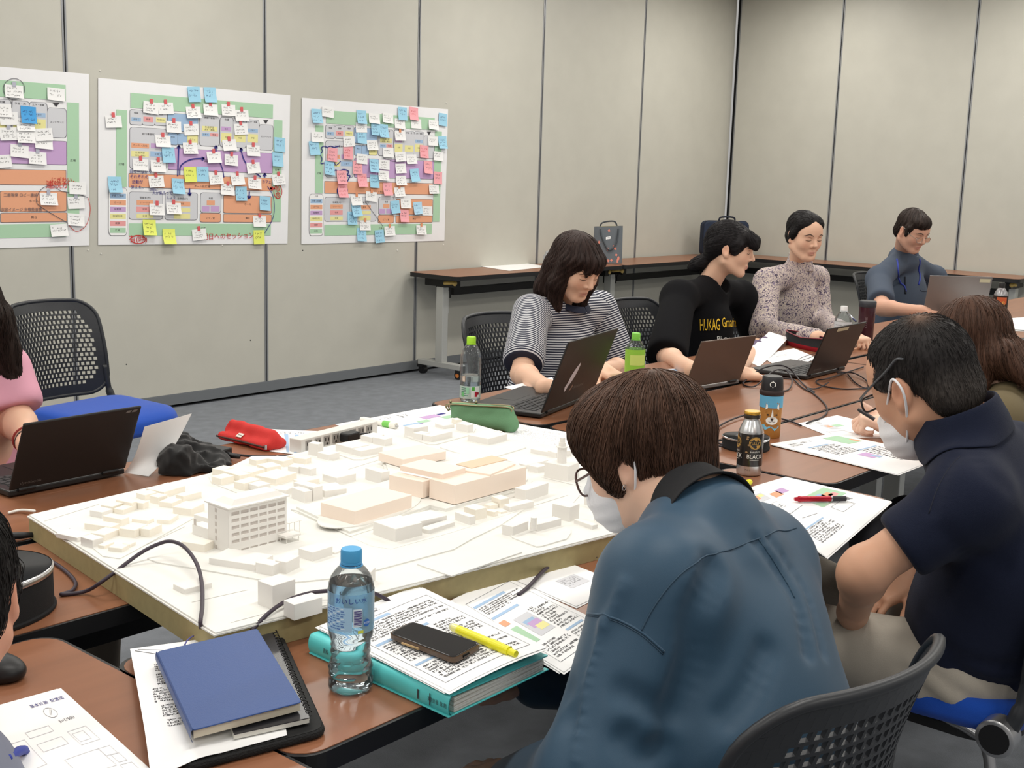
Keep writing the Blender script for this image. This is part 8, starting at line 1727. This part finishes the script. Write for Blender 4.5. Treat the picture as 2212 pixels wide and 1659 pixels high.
Sp = SDF(); torso(Sp, N8, C8, PV8, Xr, (.165, .115, .16), (.16, .12, .15), (.17, .13, .12)); Sp.cap(N8 - (0, 0, .04), SL, .056, .066, k=.06); Sp.cap(N8 - (0, 0, .04), SR, .056, .066, k=.06); eL = SL + (EL - SL) * .62; aL = nrm(EL - SL); Sp.cap(SL, eL, .072, .076, k=.03); cut(Sp, eL + aL * .03, aL, .08); Sp.cap(SR, SR + (ER - SR) * .62, .072, .076, k=.03); folds(Sp, .002, 81, (), (10, 26)); sdf_obj('pink_shirt', Sp, .0075, mat('shirt_pink', (226, 164, 184), .85), p8.t)
p8.hair([('e', (0, -.02, .036), (.09, .112, .094)), ('e', (0, -.07, -.06), (.085, .05, .12)), ('c', [(-.07, .02, .02), (-.085, .02, -.08), (-.1, .05, -.19), (-.1, .075, -.28)], [.032, .036, .036, .014]), ('c', [(-.07, -.04, -.02), (-.09, -.02, -.14), (-.12, .04, -.26)], [.045, .04, .02]), ('c', [(.07, .02, .02), (.085, .02, -.08), (.09, .05, -.22)], [.032, .036, .016]), ('c', [(-.05, .062, .06), (0, .08, .062), (.05, .062, .06)], [.022, .02, .022])], [('e', (.0, .125, -.045), (.05, .06, .075))], (42, 32, 28), (.3, 15), h=.005, strands=1600, length=.22, r=.0011, seed=64, grav=.7, amp=.0018)
for k, (f_, cc) in enumerate(((.78, (150, 50, 46)), (.84, (60, 50, 48)), (.9, (120, 74, 52)))):
    c = EL + (WL - EL) * f_; x_, y_, _ = basis(WL - EL); mb = MB(); mb.tube([c + (.034 - .004 * k) * (math.cos(a) * x_ + math.sin(a) * y_) for a in np.linspace(0, 6.283, 20)], .0028, 6, caps=False); mb.obj('bracelet', mat('bracelet_%d' % k, cc, .6), p8.t, smooth=True)
legs(p8, PV8 - (0, 0, .04), Xr, bf, mat('trousers_taupe', (92, 84, 74), .9), .42, tz=.5)
# ================================================================ dark-haired person at the lower left edge
F, U = cdir(-150, 18); ear = D(24, 1280, 1.5); R0 = rot_to(F, U); p9 = Per('dark-haired person with a blue lanyard at the lower left edge, only the ear side showing', (.1, 1.0, 0), ear - R0 @ np.array((.076, -.012, -.004)), F, U, male=True)
p9.tone = np.array(lin((206, 150, 124))[:3]); fw = nrm(np.array((F[0], F[1], 0))); Xr = np.array((fw[1], -fw[0], 0)); N9 = p9.H - np.array((0, 0, .165)) - fw * .09 - Xr * .02; Mid = N9 - np.array((0, 0, .085)) - fw * .04 - Xr * .03; SL, SR = Mid - Xr * .17, Mid + Xr * .07 - np.array((0, 0, .05)) - fw * .03; C9 = Mid - np.array((0, 0, .15)); PV9 = np.array((Mid[0] - fw[0] * .08, Mid[1] - fw[1] * .08, .52)); ER = SR + np.array((0, 0, -.25)) + fw * .08; WR = ER + fw * .24 + np.array((0, 0, .02)) - Xr * .06; EL = SL + np.array((0, 0, -.25)) + fw * .08; WL = EL + fw * .24 + np.array((0, 0, .02))
B = p9.body; B.cap(p9.w(0, -.03, -.05), N9, .054, .06, k=.03); torso(B, N9, C9, PV9, Xr, (.14, .1, .14), (.13, .1, .12), (.14, .1, .09)); p9.arm(SL, EL, WL); p9.arm(SR, ER, WR); p9.hand(WL, fw, (0, 0, 1), (20, 25, 20), th=1); p9.hand(WR, fw, (0, 0, 1), (20, 25, 20), th=-1); p9.finish(.005); p9.face()
Sg = SDF(); torso(Sg, N9, C9, PV9, Xr, (.19, .13, .17), (.18, .14, .17), (.19, .15, .13)); Sg.cap(N9 - (0, 0, .04), SL, .07, .08, k=.06); Sg.cap(N9 - (0, 0, .04), SR, .07, .08, k=.06); Sg.cap(SL, SL + (EL - SL) * .7, .078, .074, k=.03); Sg.cap(SR, SR + (ER - SR) * .7, .078, .074, k=.03); folds(Sg, .003, 91, (), (10, 26)); sdf_obj('grey_shirt', Sg, .0085, mat('shirt_heather', (120, 124, 140), .85), p9.t)
p9.hair([('e', (0, -.02, .04), (.082, .104, .092)), ('e', (0, .045, .07), (.066, .056, .046)), ('e', (0, -.075, -.015), (.062, .042, .06)), ('c', [(.074, .012, .02), (.077, .008, -.022)], [.018, .011]), ('c', [(-.074, .012, .02), (-.077, .008, -.022)], [.018, .011])], [('e', (0, .13, -.03), (.07, .062, .08)), ('e', (.096, -.014, -.018), (.026, .022, .03)), ('e', (-.096, -.014, -.018), (.026, .022, .03)), ('e', (.09, -.03, -.03), (.03, .03, .045)), ('b', (0, 0, -.15), (.2, .2, .05))], (26, 23, 22), (.25, 18), h=.0042, strands=1500, length=.06, r=.0008, seed=74, grav=.45, lift=.003)
mb = MB(); mb.tube(spline([N9 + Xr * .07 - fw * .03, N9 + Xr * .1 + fw * .06 - (0, 0, .05), C9 + Xr * .06 + fw * .14]), .006, 6); mb.obj('lanyard', M_LAN, p9.t, smooth=True)
legs(p9, PV9, Xr, fw, mat('trousers_dark', (40, 40, 46), .85), .4)
# ================================================================ chairs they sit on
def chair_at(px, py, z, off, face, label):
    q = P(px, py, z); return place_chair(q[0] + off[0], q[1] + off[1], face, label)
c7 = place_chair(1.43, .90, -6, 'office chair under the person in the teal shirt, its black perforated back toward us')
c5 = place_chair(2.508, .876, 0, 'office chair with a blue seat under the man in the navy polo')
place_chair(3.74, 2.99, 180, 'office chair behind the striped T-shirt woman'); place_chair(4.72, 2.99, 180, 'office chair behind the black T-shirt woman'); place_chair(5.68, 3.06, 180, 'office chair under the floral blouse woman'); place_chair(7.41, 3.05, 180, 'office chair behind the man in the slate shirt')
place_chair(3.4, .95, 0, 'office chair under the brown-haired woman'); place_chair(1.12, 3.12, 180, 'office chair under the pink T-shirt woman'); place_chair(float(PV9[0]), float(PV9[1]), math.degrees(math.atan2(-fw[0], fw[1])), 'office chair under the person at the lower left edge')
